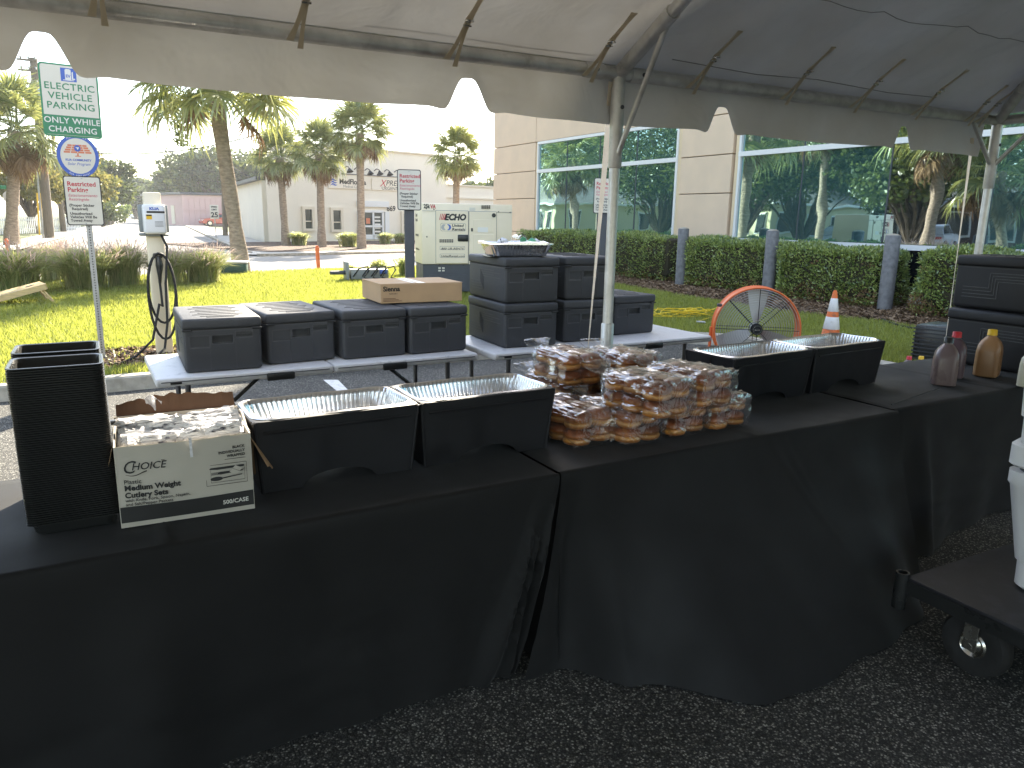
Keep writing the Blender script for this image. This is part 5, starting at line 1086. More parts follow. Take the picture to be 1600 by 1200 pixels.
# tightening straps round the rail
def strap(s, up=.30, tilt=.03, two=True):
    mb = MB(); z1 = lambda y: roofz(s, y) - .012
    def web(p, q, w=.013, bow=0.0):
        p, q = V(p), V(q); d = (q - p); sd_ = V((1, 0, 0)); vs = []
        for i in range(7):
            c = p.lerp(q, i / 6) - V((0, 0, bow * math.sin(i / 6 * math.pi))); ww = w * (1 - .35 * math.sin(i / 6 * math.pi))
            vs += [c - sd_ * ww, c + sd_ * ww, c + sd_ * ww + V((0, 0, .003)), c - sd_ * ww + V((0, 0, .003))]
        mb.rings([vs[4 * i:4 * i + 4] for i in range(7)], 0, True, True)
    web((s + tilt, -up, z1(-up)), (s + tilt * .5, -up * .58, z1(-up * .58) - .028), .015)
    web((s + tilt * .5, -up * .58, z1(-up * .58) - .030), (s - .018, -.038, ZR - .035), .013, .006)
    if two: web((s + tilt * .5, -up * .56, z1(-up * .58) - .034), (s + .018, -.04, ZR - .06), .011, -.004)
    w = mb.build('strap', m_web, tent)
    b_ = MB().tube([(s + tilt * .5 + .017 * math.cos(R(a)), -up * .60 - .012 * math.sin(R(a)), z1(-up * .6) - .034) for a in range(0, 361, 45)], .0035, 6)
    b_.tube([(s + tilt * .5 - .017, -up * .53, z1(-up * .53) - .036), (s + tilt * .5 + .017, -up * .53, z1(-up * .53) - .036)], .0045, 6).build('buckle', m_steel, w)
for x, y in ((150, -8), (468, 40), (712, 75), (912, 108), (1072, 128), (1212, 147), (1320, 160), (1415, 172), (1500, 182), (1516, 184)):
    s = TZ(x, y, ZR)[0]; strap(s, .30 if x < 1450 else .24, random.uniform(.02, .05))
MB().tube([(-1.2, -.012, ZR + .06), (-.9, -.02, ZR + .062), (-.5, -.015, ZR + .055), (-.15, -.02, ZR + .06)], .002, 5).tube([(.25, -.07, ZR + .075), (.8, -.05, ZR + .065), (1.2, -.075, ZR + .075), (1.8, -.05, ZR + .065), (2.2, -.07, ZR + .07)], .002, 5).build('lacing_cord', m_seam, tent)
# webbing tie downs
def tie(p0, p1, w0, w1):
    p0, p1 = V(p0), V(p1); mb = MB(); rg_ = []
    for i in range(15):
        t = i / 14; c = p0.lerp(p1, t); w = w0 + (w1 - w0) * min(1, t * 1.2); a = t * 1.3; dx = V((math.cos(a), math.sin(a), 0)) * w; dy = V((-math.sin(a), math.cos(a), 0)) * .0015
        rg_.append([c - dx - dy, c + dx - dy, c + dx + dy, c - dx + dy])
    return mb.rings(rg_, 0, True, True).build('tie_down_strap', m_rope_w, tent)
l0 = TP(957, 128); q = PY(918, 552, 3.62) - TA; q = (q.x * tc_ + q.y * ts_, -q.x * ts_ + q.y * tc_, q.z)
dd = V(q) - V((l0[0], -.0, l0[1])); g = V((l0[0], 0, l0[1])) + dd * ((.02 - l0[1]) / dd.z)
tw = tie((l0[0], 0, l0[1]), tuple(g), .021, .005)
MB().rbox(tuple(V(q)), (.05, .04, .035), .012).build('ratchet', m_rope_w, tw); MB().tube([tuple(g), (g.x, g.y, .3)], .012, 8).build('stake', m_galv, tw)
l0 = TP(1527, 215); q = PY(1490, 440, 3.25) - TA; q = V((q.x * tc_ + q.y * ts_, -q.x * ts_ + q.y * tc_, q.z)); dd = q - V((l0[0], .03, l0[1])); g = q + dd * ((.02 - q.z) / dd.z); tie((l0[0], .03, l0[1]), tuple(g), .016, .006)
# ================================================================== BLACK CLOTH COVERED SERVING TABLES
TZ_ = .742
def cloth(label, X0, X1, Y0, Y1, hem, fold, sd):
    """one cloth: top, rounded front edge, front fall to the hem; hem(x) -> (dx, y, z) at the floor"""
    nu = int((X1 - X0) / .016); vs = []; top_n, fr_n = 16, 40
    for j in range(top_n + 1 + 6 + fr_n):
        for i in range(nu + 1):
            x = X0 + (X1 - X0) * i / nu; ins = min(x - X0, X1 - x)
            n1 = noise.noise(V((x * 2.2 + sd, j * .12, sd))); n2 = noise.noise(V((x * 6 + sd, j * .3, sd + 4)))
            if j <= top_n:
                y = Y1 + (Y0 + .014 - Y1) * j / top_n; z = TZ_ + .0035 * n1 + .002 * n2 - .004 * max(0, 1 - ins / .02)
                if j == 0: z -= .03
                z += .005 * math.exp(-((x - X0 - (X1 - X0) * .5) / .012) ** 2)
                vs.append((x, y, z)); continue
            if j <= top_n + 6:
                a = (j - top_n) / 6 * math.pi / 2; vs.append((x, Y0 + .014 - .016 * math.sin(a), TZ_ - .016 + .016 * math.cos(a) + .002 * n1)); continue
            t = (j - top_n - 6) / fr_n
            hx, hy, hz = hem(x); e = t ** 1.35
            f, fx = fold(x, t)
            y = Y0 - .004 + (hy - Y0) * e - f - .012 * n1 * t - .005 * n2 * t
            z = TZ_ - .02 + (hz - TZ_ + .02) * t
            vs.append((x + hx * e + fx, y, max(z, .006)))
    rows_ = top_n + 1 + 6 + fr_n; mb = MB()
    mb.add(vs, [(j * (nu + 1) + i, (j + 1) * (nu + 1) + i, (j + 1) * (nu + 1) + i + 1, j * (nu + 1) + i + 1) for j in range(rows_ - 1) for i in range(nu)])
    # end drops
    for sx, s in ((X0, -1), (X1, 1)):
        mb.grid(lambda u, v: (sx + s * (.01 + .02 * v + .012 * math.sin(u * 9) * v), Y0 + .01 + (Y1 - Y0 - .01) * u, TZ_ - .012 - (TZ_ - .03) * v), 24, 10)
    mb.grid(lambda u, v: (X0 + (X1 - X0) * u, Y1 + .012 + .03 * v * (1 + math.sin(u * 40) * .4), TZ_ - .03 - (TZ_ - .06) * v), 60, 8)
    o = mb.build('tablecloth', m_cloth, None, smooth=70); return tag(o, label, 'tablecloth', 'black tablecloths')
sst = lambda a, b, x: (lambda t: t * t * (3 - 2 * t))(max(0, min(1, (x - a) / (b - a))))
def fold1(x, t):
    f = .024 * math.sin(x * 8 + 1.5 * t + math.sin(x * 3)) * t ** 1.2 + .008 * math.sin(x * 23) * t
    for c, w, a in ((1.13, .030, .05), (1.20, .022, .045), (1.27, .025, .06)):   # cone folds dropping from the right corner
        cx = 1.29 + (c - 1.29) * (.25 + 1.25 * t); f += a * math.exp(-((x - cx) / (w * (.35 + t))) ** 2) * min(1, t * 2.2)
    f += .002 * math.exp(-(((x - .15) * .30 - (.62 - t)) / .012) ** 2)
    return f, -.10 * sst(1.12, 1.30, x) * t
cloth('black tablecloth under the cutlery box and the two left foil pans', -1.05, 1.300, 1.935, 2.71, lambda x: (0, 1.965 + .05 * sst(.2, .9, x) + .02 * math.sin(x * 5), .012 + .02 * sst(.3, .7, x) * (1 - sst(.8, 1.1, x))), fold1, 1.3)
def hem2(x):
    y = 1.94 - .20 * sst(1.38, 1.5, x) - .28 * sst(1.5, 1.85, x) + .06 * sst(2.5, 2.8, x) + .22 * sst(2.75, 3.12, x)
    return (-.13 * (1 - sst(1.31, 1.5, x)) + -.02 * sst(2.7, 3.1, x), y, .01)
def fold2(x, t):
    f = .020 * math.sin(x * 6 + 2 * t) * t ** 1.3 + .007 * math.sin(x * 17 - 3 * t) * t
    cx = 1.36 + .06 * t; f -= .03 * math.exp(-((x - cx) / .03) ** 2) * min(1, t * 3)
    f += .006 * math.exp(-((x - 2.3 - .38 * t) / .012) ** 2) * math.exp(-((t - .2) / .3) ** 2) + .004 * math.exp(-((x - 2.38 - .25 * t) / .015) ** 2) * math.exp(-((t - .2) / .2) ** 2)
    f += .02 * math.exp(-((x - 1.62 + .1 * t) / .1) ** 2) * t * t
    return f, 0
cloth('black tablecloth under the bagged buns and the two right foil pans', 1.312, 3.135, 1.945, 2.71, hem2, fold2, 7.7)
def fold3(x, t):
    f = .035 * math.exp(-((x - 3.36 - .05 * t) / .05) ** 2) * min(1, t * 2) + .014 * math.sin(x * 13) * t + .02 * math.exp(-((x - 3.2) / .03) ** 2) * t
    return f, 0
cloth('black tablecloth under the sauce jugs, farthest right of the row', 3.148, 4.98, 1.975, 2.73, lambda x: (0, 1.9 + .12 * sst(3.3, 4.2, x), .012), fold3, 3.1)
# raised wrinkles near the joint of the second and third cloths, with a loose thread on top
cdt = thing('loose_cable', 'thin black cord lying on the cloth before the sauce jugs', 'cord'); (MB().tube([tuple(P(1393, 632, TZ_ + .008)), tuple(P(1425, 621, TZ_ + .010)), tuple(P(1468, 606, TZ_ + .008))], .0025, 6).build('strand', m_ink, cdt))

# ================================================================== WHITE FOLDING TABLES
def folding_table(label, X0, Y0, zt=.735, L=1.83, W=.75):
    o = thing('folding_table', label, 'folding table', (X0, Y0, 0), 0, 'white folding tables behind the serving line')
    for k in (0, 1):
        h = MB().rbox((L * (.25 + .5 * k) + (.001 if k else -.001), W / 2, zt - .0225), (L / 2 - .003, W, .045), .013, 3).build('tabletop', m_wpl, o)
        MB().box((L * (.25 + .5 * k), -.0015, zt - .02), (L / 2 - .05, .006, .004)).build('edge_groove', m_scuff, h, smooth=0)
    for x in (.62, L - .55): MB().rbox((x, .002, zt - .036), (.15, .03, .042), .008).build('carry_handle', m_blackpl, o)
    MB().rbox((.095, .0, zt - .028), (.055, .008, .012), .003, 1).build('latch', m_blackpl, o)
    for x, s in ((.16, 1), (L - .16, -1)):
        for y in (.11, W - .11):
            MB().tube([(x, y, zt - .03), (x, y, .03), (x, y, 0.0)], [.0145, .0145, .017], 10).build('leg', m_greysteel, o)
        MB().tube([(x, .11, .22), (x, W - .11, .22)], .011, 8).build('crossbar', m_greysteel, o)
        MB().tube([(x, .11, zt - .06), (x, W - .11, zt - .06)], .011, 8).build('crossbar', m_greysteel, o)
        br = MB().tube([(x + s * .02, W / 2 - .2, .36), (x + s * .40, W / 2 - .2, zt - .05)], .011, 8).build('brace', m_blackpl, o)
        MB().tube([(x + s * .05, W / 2 - .2, .385), (x + s * .13, W / 2 - .2, .455)], .0125, 8).build('rusty_collar', m_rust, br)
        MB().box((x + s * .012, W / 2, .36), (.03, .42, .02)).build('brace_bar', m_blackpl, o)
    MB().rbox((L / 2, W * .2, zt - .055), (.07, .05, .03), .006).build('hinge', m_blackpl, o)
    return o
folding_table('white folding table under the four single black food carriers', .265, 4.07)
folding_table('white folding table under the stacked black food carriers', 2.175, 4.00)

# ================================================================== INSULATED FOOD CARRIERS
BW, BD, BH = .392, .60, .288
def carve(b, rects):
    for x0, x1, z0, z1, dp in rects:
        for co, no in (((x0, 0, 0), (1, 0, 0)), ((x1, 0, 0), (1, 0, 0)), ((0, 0, z0), (0, 0, 1)), ((0, 0, z1), (0, 0, 1))):
            bmesh.ops.bisect_plane(b, geom=b.verts[:] + b.edges[:] + b.faces[:], plane_co=co, plane_no=no)
    for x0, x1, z0, z1, dp in rects:
        fs = [f for f in b.faces if f.normal.y < -.9 and x0 - 1e-4 < f.calc_center_median().x < x1 + 1e-4 and z0 - 1e-4 < f.calc_center_median().z < z1 + 1e-4]
        if not fs: continue
        r_ = bmesh.ops.extrude_face_region(b, geom=fs); vs = [g for g in r_['geom'] if isinstance(g, bmesh.types.BMVert)]
        for v in vs: v.co.y += dp
        bmesh.ops.delete(b, geom=fs, context='FACES')
def carrier(label, x, y, z, rz, group, mat=None):
    o = thing('food_carrier', label, 'food carrier', (x, y, z), rz, group); lid = .062; bh = BH - lid
    b = bmesh.new(); bmesh.ops.create_cube(b, size=1)
    for v in b.verts: v.co = V((v.co.x * BW, v.co.y * BD + BD / 2, v.co.z * bh + bh / 2))
    bmesh.ops.bevel(b, geom=[e for e in b.edges if abs((e.verts[0].co - e.verts[1].co).z) > .1] + [e for e in b.edges if e.verts[0].co.z < .01 and e.verts[1].co.z < .01], offset=.022, segments=3, profile=.5, affect='EDGES')
    carve(b, [(-.055, .050, bh - .075, bh - .030, .026), (-.165, -.066, bh - .092, bh - .030, .007), (.064, .150, bh - .048, bh - .014, .007), (.0605, .0625, .02, bh - .05, -.0015), (-.0685, -.0665, .02, bh - .09, .0015)])
    body = MB().bm(b).build('body', mat or m_epp, o, smooth=30)
    # zigzag relief on both long sides
    for s in (-1, 1):
        zz = MB()
        for k in range(4):
            yb = .06; st_ = .033 * k
            pts = [(yb, bh * .28 - .0 + st_ * .55), (yb + .20 - st_ * .5, bh * .28 + st_ * .55), (yb + .20 - st_ * .5, bh * .68 + st_ * .45), (.54 - .10 * (k % 2), bh * .68 + st_ * .45)]
            pts = [(BD - p[0], p[1]) for p in pts]
            for (a, c), (a2, c2) in zip(pts[:-1], pts[1:]):
                zz.box((s * (BW / 2 + .0005), (a + a2) / 2, (c + c2) / 2), (.005, abs(a - a2) + .0035, abs(c - c2) + .0035))
        zz.build('zigzag_relief', m_scuff, o, smooth=0)
    l = MB().rbox((0, BD / 2, bh + lid / 2 + .002), (BW + .008, BD + .008, lid - .004), .016, 3).build('lid', mat or m_epp, o)
    rb = MB()
    for k in range(7): rb.box((0, .09 + .07 * k, BH + .0005), (BW * (.5 + .16 * (k % 2)), .012, .005))
    rb.rbox((0, .045, BH + .0005), (.14, .02, .006), .002, 1).build('lid_rib', mat or m_epp, l, smooth=0)
    for sx in (-1, 1): MB().rbox((sx * (BW / 2 - .022), .008, bh + .001), (.05, .03, .012), .004, 1).build('corner_notch', m_ink, l)
    MB().box((0, BD / 2, bh + .0015), (BW - .008, BD - .008, .006)).build('lid_gap', m_ink, o, smooth=0)
    return o
G1 = 'black foam food carriers on the white tables'
fc0 = carrier('closed grey black food carrier at the left end of the white table', .612, 4.145, .735, R(-2), G1)
for lb, x, y, z, rz in (('second food carrier from the left, its ribbed lid fully clear', 1.045, 4.215, .735, R(4)),
        ('third food carrier from the left, partly under the brown carton', 1.468, 4.185, .735, R(1)),
        ('food carrier under the right half of the brown carton, at the table end', 1.882, 4.185, .735, R(2.5)),
        ('lower food carrier of the left stack, below the foil tray one', 2.510, 4.125, .735, R(-4)),
        ('upper food carrier of the left stack with a foil tray on its lid', 2.515, 4.13, .735 + BH + .003, R(-4)),
        ('lower food carrier of the stack right behind the tent leg', 2.995, 4.16, .735, R(-5)),
        ('upper food carrier of the stack right behind the tent leg', 3.00, 4.165, .735 + BH + .003, R(-5)),
        ('single food carrier right of the tent leg at the end of the table', 3.51, 4.30, .735, R(2))):
    dup(fc0, (x, y, z), rz, lb)
# pair on the third serving table, long side to the viewer
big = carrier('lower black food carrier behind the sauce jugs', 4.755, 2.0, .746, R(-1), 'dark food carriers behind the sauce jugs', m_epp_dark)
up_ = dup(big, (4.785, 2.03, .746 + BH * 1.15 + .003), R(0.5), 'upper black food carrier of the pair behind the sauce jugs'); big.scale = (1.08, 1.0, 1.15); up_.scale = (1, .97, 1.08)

# ================================================================== BROWN CARTON
p0 = P(592, 484, .735 + BH + .004)
ct = thing('brown_carton', 'flat brown carton with black lettering lying across two food carriers', 'carton', (1.585, 4.40, .735 + BH + .006), R(-3))
cw, cd, ch = .545, .42, .118
cb = MB().rbox((cw / 2, cd / 2, ch / 2), (cw, cd, ch), .003, 1).build('box', m_card, ct)
for s in (0, 1): MB().box((cw / 2, cd * (.25 + .5 * s), ch + .0018), (cw + .006, cd / 2 - .003, .0035)).build('top_flap', m_card, ct)
MB().box((cw * .5, cd * .5, ch + .0042), (.05, cd * .98, .0012)).box((cw * .5 - .05, cd * .45, ch + .0042), (.02, cd * .8, .0012)).build('tape', m_signwhite, ct, smooth=0)
text('Sienna', .042, m_ink, cb, (.015, -.0008, ch - .042), bold=.0012); text('BAKERY', .012, m_ink, cb, (.055, -.0008, ch - .062), spacing=1.3)
for k in range(3): MB().box((.055 + .01 * k, -.0006, .030 - .008 * k), (.08 + .02 * k, .001, .0035)).build('small_print', m_card_in, cb, smooth=0)

# ================================================================== FOIL TRAY WITH SCRAPS
ftz = .735 + 2 * BH + .008
def pan_rings(w, d, h, taper, ribs, n=180, rim=.012, amp=.0022, sag=0):
    base = rrect(w, d, .05, 12); out = []
    def ring(sc, z, rib):
        # resample the rounded rectangle evenly
        pts = [V(p) for p in rrect(w - 2 * sc, d - 2 * sc, max(.02, .055 - sc * .6), 12)]; pts.append(pts[0]); seg = [0]
        for a, b in zip(pts[:-1], pts[1:]): seg.append(seg[-1] + (b - a).length)
        r_ = []; k = 0
        for i in range(n):
            s = seg[-1] * i / n
            while seg[k + 1] < s: k += 1
            q = pts[k].lerp(pts[k + 1], (s - seg[k]) / max(1e-9, seg[k + 1] - seg[k])); c = q.normalized()
            q = q + c * (rib * amp * math.sin(i * 2 * math.pi * ribs / n)); r_.append((q.x, q.y, z + sag * math.sin(i * .11) * (z > h * .9)))
        return r_
    return [ring(-rim, h - .006, 0), ring(-rim, h + .001, 0), ring(-rim * .4, h + .004, 0), ring(0, h, .2), ring(taper * .1, h * .88, 1), ring(taper * .55, h * .45, 1), ring(taper * .95, h * .05, .8), ring(taper * 1.15, 0, .2), ring(min(w, d) * .35, .002, 0)]
ft = thing('foil_tray', 'crinkled foil tray of wrappers on top of the left carrier stack', 'foil tray', (2.50, 4.33, ftz), R(-14)); ft.scale = (1.18, 1.15, 1.45)
MB().rings(pan_rings(.36, .28, .058, .028, 60, 180, .016, .002, .004), 0, False, True).build('tray', m_foil, ft)
MB().rbox((-.02, 0, -.003), (.30, .2, .005), .002, 1).build('black_liner', m_blackpl, ft)
wr = thing('wrapper_roll', 'rolled clear wrapper sticking out of the foil tray', 'wrapper', (2.49, 4.32, ftz + .075), R(-14))
MB().grid(lambda u, v: ((.028 + .006 * math.sin(v * 9)) * math.cos(u * 7.2) + .02, -.12 + .2 * v, .03 + (.028 + .006 * math.sin(v * 9 + 1)) * math.sin(u * 7.2)), 28, 8).build('roll', m_film, wr)
MB().lathe([(.001, .003), (.02, .003), (.021, 0), (.018, -.004)], 16, mx=Matrix.Translation((.02, -.122, .03)) @ XZ).build('end_disc', m_seagreen, wr)
cr_ = MB().grid(lambda u, v: (.05 * math.cos(u * 6.283) * math.sin(v * 3.1416) * (1 + .4 * noise.noise(V((u * 9, v * 6, 2)))), .04 * math.sin(u * 6.283) * math.sin(v * 3.1416) * (1 + .4 * noise.noise(V((u * 8, v * 5, 5)))), .03 * math.cos(v * 3.1416) * (1 + .4 * noise.noise(V((u * 5, v * 7, 9))))), 24, 14).build('crumpled_wrapper', m_seagreen, None, smooth=0)
cr_.location = (2.625, 4.32, ftz + .08); tag(cr_, 'crumpled green wrapper in the foil tray', 'wrapper')
for k, (x, y, lb) in enumerate(((2.68, 4.31, 'crumpled white paper at the right end of the foil tray'), (2.45, 4.36, 'crumpled white paper at the left end of the foil tray'))):
    c = cr_.copy(); c.data = cr_.data.copy(); c.data.materials[0] = m_napkin; C.objects.link(c); c.location = (x - .03, y, ftz + .078); c.rotation_euler = (k, 1 + k, 2 * k); c.scale = (.7, .9, .8); tag(c, lb, 'wrapper')

# ================================================================== CARTONS UNDER THE TABLE
def open_carton(label, p, w, d, h, rz, tilt=0):
    o = thing('open_carton', label, 'carton', tuple(p), rz, 'cartons under the white table'); t = .004
    mb = MB().box((0, -d / 2, h / 2), (w, t, h)).box((0, d / 2, h / 2), (w, t, h)).box((-w / 2, 0, h / 2), (t, d - 2 * t, h)).box((w / 2, 0, h / 2), (t, d - 2 * t, h)).box((0, 0, t / 2), (w - 2 * t, d - 2 * t, t)); b = mb.build('box', m_card, o)
    for sx, sy, a in ((0, -1, 35), (0, 1, -30), (-1, 0, 40), (1, 0, -25)):
        L = w if sy else d; f = MB().box((0, 0, h * .22), (L - .01, t, h * .44)).build('flap', m_card, o); f.location = (sx * w / 2, sy * d / 2, h); f.rotation_euler = (R(a) * -sy if sy else 0, 0, 0) if sy else (R(-30), 0, R(90 * -sx))
    return o, b
p = P(1035, 640, 0) * 1.0
o, b = open_carton('open brown carton under the table end, beside the right foil pans', (3.72, 4.05, 0), .36, .3, .30, R(12))
for k in range(3): MB().box((.05 - .0, -.1525, .2 - .02 * k), (.1, .001, .006)).build('print_line', m_card_in, b, smooth=0)
MB().lathe([(.012, 0), (.028, 0), (.028, .001), (.012, .001)], 18, mx=Matrix.Translation((-.08, -.152, .1)) @ XZ).build('print_mark', m_ink, b, smooth=0)
open_carton('second open brown carton behind the first, under the white table', (3.62, 4.45, 0), .34, .3, .34, R(-8))
# ================================================================== NESTED TRAYS
def tray_mesh():
    mb = MB(); w, d, h = .212, .172, .034
    def rg_(w, d, r, z): return [(p[0], p[1], z) for p in rrect(w, d, r, 5)]
    mb.rings([rg_(w - .006, d - .006, .02, h - .0035), rg_(w, d, .022, h - .0022), rg_(w, d, .022, h), rg_(w - .008, d - .008, .02, h + .0012), rg_(w - .018, d - .018, .02, h - .001), rg_(w - .024, d - .024, .02, h - .008), rg_(w - .036, d - .036, .018, .004), rg_(w - .044, d - .044, .015, .0)], 0, False, True)
    # outer skin so the stack reads as thick plastic from outside
    mb.rings([rg_(w - .022, d - .022, .02, h - .006), rg_(w - .034, d - .034, .018, .0035)], 0)
    me_o = mb.build('food_tray', m_blackpl, None, smooth=40); return me_o
NTR = 69; pitch = .0059
t0 = tray_mesh(); tm = t0.data; base = V((-.078, 2.205, TZ_ + .004))
def tray_stack(base, n, lab, labtop, grp, lean, first=None):
    for k in range(n):
        o = first if (k == 0 and first) else bpy.data.objects.new('food_tray', tm)
        if not (k == 0 and first): C.objects.link(o)
        o.location = base + V((lean[0] * k + random.uniform(-.0004, .0004), lean[1] * k + random.uniform(-.0004, .0004), pitch * k)); o.rotation_euler = (random.uniform(-.0015, .0015), random.uniform(-.0015, .0015), R(-1) + random.uniform(-.003, .003))
        tag(o, labtop if k == n - 1 else lab, 'food tray', grp)
tray_stack(base, NTR, 'black plastic food tray nested in the nearer tall stack beside the cutlery box', 'topmost black tray of the nearer stack, its empty inside showing', 'trays nested in the nearer stack', (-.00006, .0002), t0)
tray_stack(base + V((.0, .225, 0)), NTR, 'black plastic food tray nested in the rear stack, right behind the nearer stack', 'topmost black tray of the rear stack', 'trays nested in the rear stack', (-.00010, .0003))

# ================================================================== CUTLERY BOX
a, b_ = P(190, 829, TZ_), P(399, 797, TZ_); rzc = math.atan2(b_.y - a.y, b_.x - a.x); cwid = (b_ - a).length
cu = thing('cutlery_box', 'white printed cutlery carton with torn open top, packed with wrapped sets', 'carton', (a.x, a.y, TZ_ + .004), rzc)
cd_, chh = .27, .222; t = .004
fb = MB()
fb.grid(lambda u, v: (cwid * u, .004 - .010 * math.sin(u * 3.14) * math.sin(min(1, v * 1.05) * 3.14) * .8 - .012 * v * math.sin(u * 3.14), chh * v + (.006 * noise.noise(V((u * 7, 3, 1))) if v > .99 else 0)), 30, 16)
fb.grid(lambda u, v: (cwid * u, .008 - .010 * math.sin(u * 3.14) * math.sin(min(1, v * 1.05) * 3.14) * .8 - .012 * v * math.sin(u * 3.14), chh * v), 30, 16)
front = fb.build('front_panel', m_cardw, cu, smooth=60)
FY = lambda x, z: .0028 - .010 * math.sin(x / cwid * 3.14) * math.sin(min(1, z / chh * 1.05) * 3.14) * .8 - .012 * z / chh * math.sin(x / cwid * 3.14)
for nm, c, s in (('side_panel', (t / 2, cd_ / 2, chh / 2), (t, cd_ - 2 * t, chh)), ('side_panel', (cwid - t / 2, cd_ / 2, chh / 2), (t, cd_ - 2 * t, chh)), ('back_panel', (cwid / 2, cd_ - t / 2, chh / 2 + .008), (cwid, t, chh + .016)), ('bottom_panel', (cwid / 2, cd_ / 2, t / 2), (cwid - .01, cd_ - .01, t))):
    MB().box(c, s).build(nm, m_cardw, cu, smooth=0)
# printed dark band wrapped on the front
MB().grid(lambda u, v: (.002 + (cwid - .004) * u, FY(.002 + (cwid - .004) * u, .016 + .042 * v) - .0008, .014 + .044 * v), 30, 3).build('dark_band', m_ink, cu, smooth=60)
def ct_(s, x, z, size, mat, b=0, sh=0, sx=1, al='LEFT'):
    o = text(s, size, mat, cu, (x, FY(min(max(x + .03, .02), cwid - .02), z) - .0035, z), bold=b, shear=sh, sx=sx, align=al); o['wrap'] = 1; return o
k = cwid / .336
ct_('C', .014 * k, .150, .048, m_ink, 0, .25, .9); ct_('HOICE', .036 * k, .158, .027, m_ink, .0002, .25, 1.0)
fl = MB(); fl.tube([(.022 * k + .05 * k * i / 14, FY(.05, .15) - .004, .1485 - .005 * math.sin(i / 14 * 4.4)) for i in range(15)], [.0006 + .0022 * (i / 14) for i in range(15)], 6, flat=.5); fl.build('flourish', m_ink, cu)
ct_('TM', .108 * k, .176, .006, m_ink)
ct_('Plastic', .016 * k, .121, .0165, m_ink); ct_('Medium Weight', .016 * k, .103, .0205, m_ink, .0007); ct_('Cutlery Sets', .016 * k, .083, .0205, m_ink, .0007)
ct_('with Knife, Fork, Spoon, Napkin,', .016 * k, .0715, .0118, m_ink); ct_('and Salt/Pepper Packets', .016 * k, .0605, .0118, m_ink)
for i, s in enumerate(('BLACK', 'INDIVIDUALLY', 'WRAPPED')): ct_(s, cwid - .018, .186 - .0115 * i, .0105, m_ink, .0002, 0, 1, 'RIGHT')
MB().box((cwid - .045, FY(cwid - .045, .155) - .002, .1575), (.054, .001, .001)).build('rule_line', m_ink, cu, smooth=0)
ct_('500/CASE', cwid - .016, .028, .0165, m_ink_w, .0003, 0, 1, 'RIGHT')
# drawing of the wrapped set
gx_, gz_, gw_, gh_ = cwid - .122, .088, .105, .058; yy = FY(cwid - .07, .115) - .0022
pr_ = MB()
def frame(x, z, w, h, t): pr_.box((x + w / 2, yy, z), (w, .0008, t)).box((x + w / 2, yy, z + h), (w, .0008, t)).box((x, yy, z + h / 2), (t, .0008, h)).box((x + w, yy, z + h / 2), (t, .0008, h))
frame(gx_, gz_, gw_, gh_, .0009); frame(gx_ + .012, gz_ + .008, gw_ - .018, gh_ - .016, .0007)
pr_.build('picture_frame', m_ink, cu, smooth=0)
dw = MB(); YM = Matrix.Translation((0, yy, 0)) @ XZ
dw.prism([(gx_ + .008, gz_ + .046), (gx_ + .03, gz_ + .0435), (gx_ + .098, gz_ + .0455), (gx_ + .098, gz_ + .050), (gx_ + .03, gz_ + .0505), (gx_ + .012, gz_ + .050)], 0, .0006, mx=YM)
dw.prism([(gx_ + .030, gz_ + .030), (gx_ + .038, gz_ + .029), (gx_ + .095, gz_ + .0335), (gx_ + .095, gz_ + .036), (gx_ + .038, gz_ + .037), (gx_ + .030, gz_ + .036)], 0, .0006, mx=YM)
for i in range(4): dw.box((gx_ + .022, yy, gz_ + .030 + .002 * i), (.018, .0008, .001))
dw.prism([(gx_ + .026 + .016 * math.cos(R(a)), gz_ + .018 + .006 * math.sin(R(a))) for a in range(0, 360, 24)], 0, .0006, mx=YM); dw.prism([(gx_ + .04, gz_ + .0165), (gx_ + .092, gz_ + .022), (gx_ + .092, gz_ + .0245), (gx_ + .04, gz_ + .0195)], 0, .0006, mx=YM)
dw.build('cutlery_print', m_ink, cu, smooth=0)
pk = MB().prism([(gx_ + .060, gz_ + .034), (gx_ + .078, gz_ + .024), (gx_ + .094, gz_ + .042), (gx_ + .076, gz_ + .051)], .0004, .0012, mx=YM).build('packet_print', m_cardw, cu, smooth=0)
MB().prism([(gx_ + .068, gz_ + .0425), (gx_ + .0865, gz_ + .033), (gx_ + .087, gz_ + .0335), (gx_ + .0685, gz_ + .043)], .0012, .0018, mx=YM).build('packet_line', m_ink, cu, smooth=0)
# torn flaps
MB().grid(lambda u, v: (cwid * (.02 + .96 * u), cd_ + .004 + .035 * v, chh + .012 + (.03 + .02 * math.sin(min(1, u * 1.2) * 2.6) + .008 * noise.noise(V((u * 14, 1, 2)))) * v), 40, 3).build('torn_back_flap', m_card_in, cu, smooth=0)
MB().grid(lambda u, v: (cwid + .002 + .045 * v * (1 + .5 * math.sin(u * 5)), .05 + (cd_ - .11) * u, chh - .02 - (.10 + .07 * u + .008 * noise.noise(V((u * 9, 3, 3)))) * v), 18, 6).build('torn_side_flap', m_card, cu, smooth=60)
MB().grid(lambda u, v: (-.003 - .012 * v, .01 + (cd_ - .03) * u, chh - .005 - .045 * v * (1 + .3 * noise.noise(V((u * 9, 7, 3))))), 18, 4).build('torn_side_flap', m_card, cu, smooth=60)
MB().tube([(cwid + .003, cd_ * (1 - i / 10), chh + .012 * math.sin(i * .7) - .0 * i) for i in range(9)], .004, 6).build('torn_edge', m_cardw, cu)
sw_ = MB().grid(lambda u, v: (cwid * (.53 + .02 * u), -.018 - .004 * v, chh + .012 - .055 * v + .003 * math.sin(v * 9)), 2, 8); sw_.build('loose_strip', m_napkin, cu)
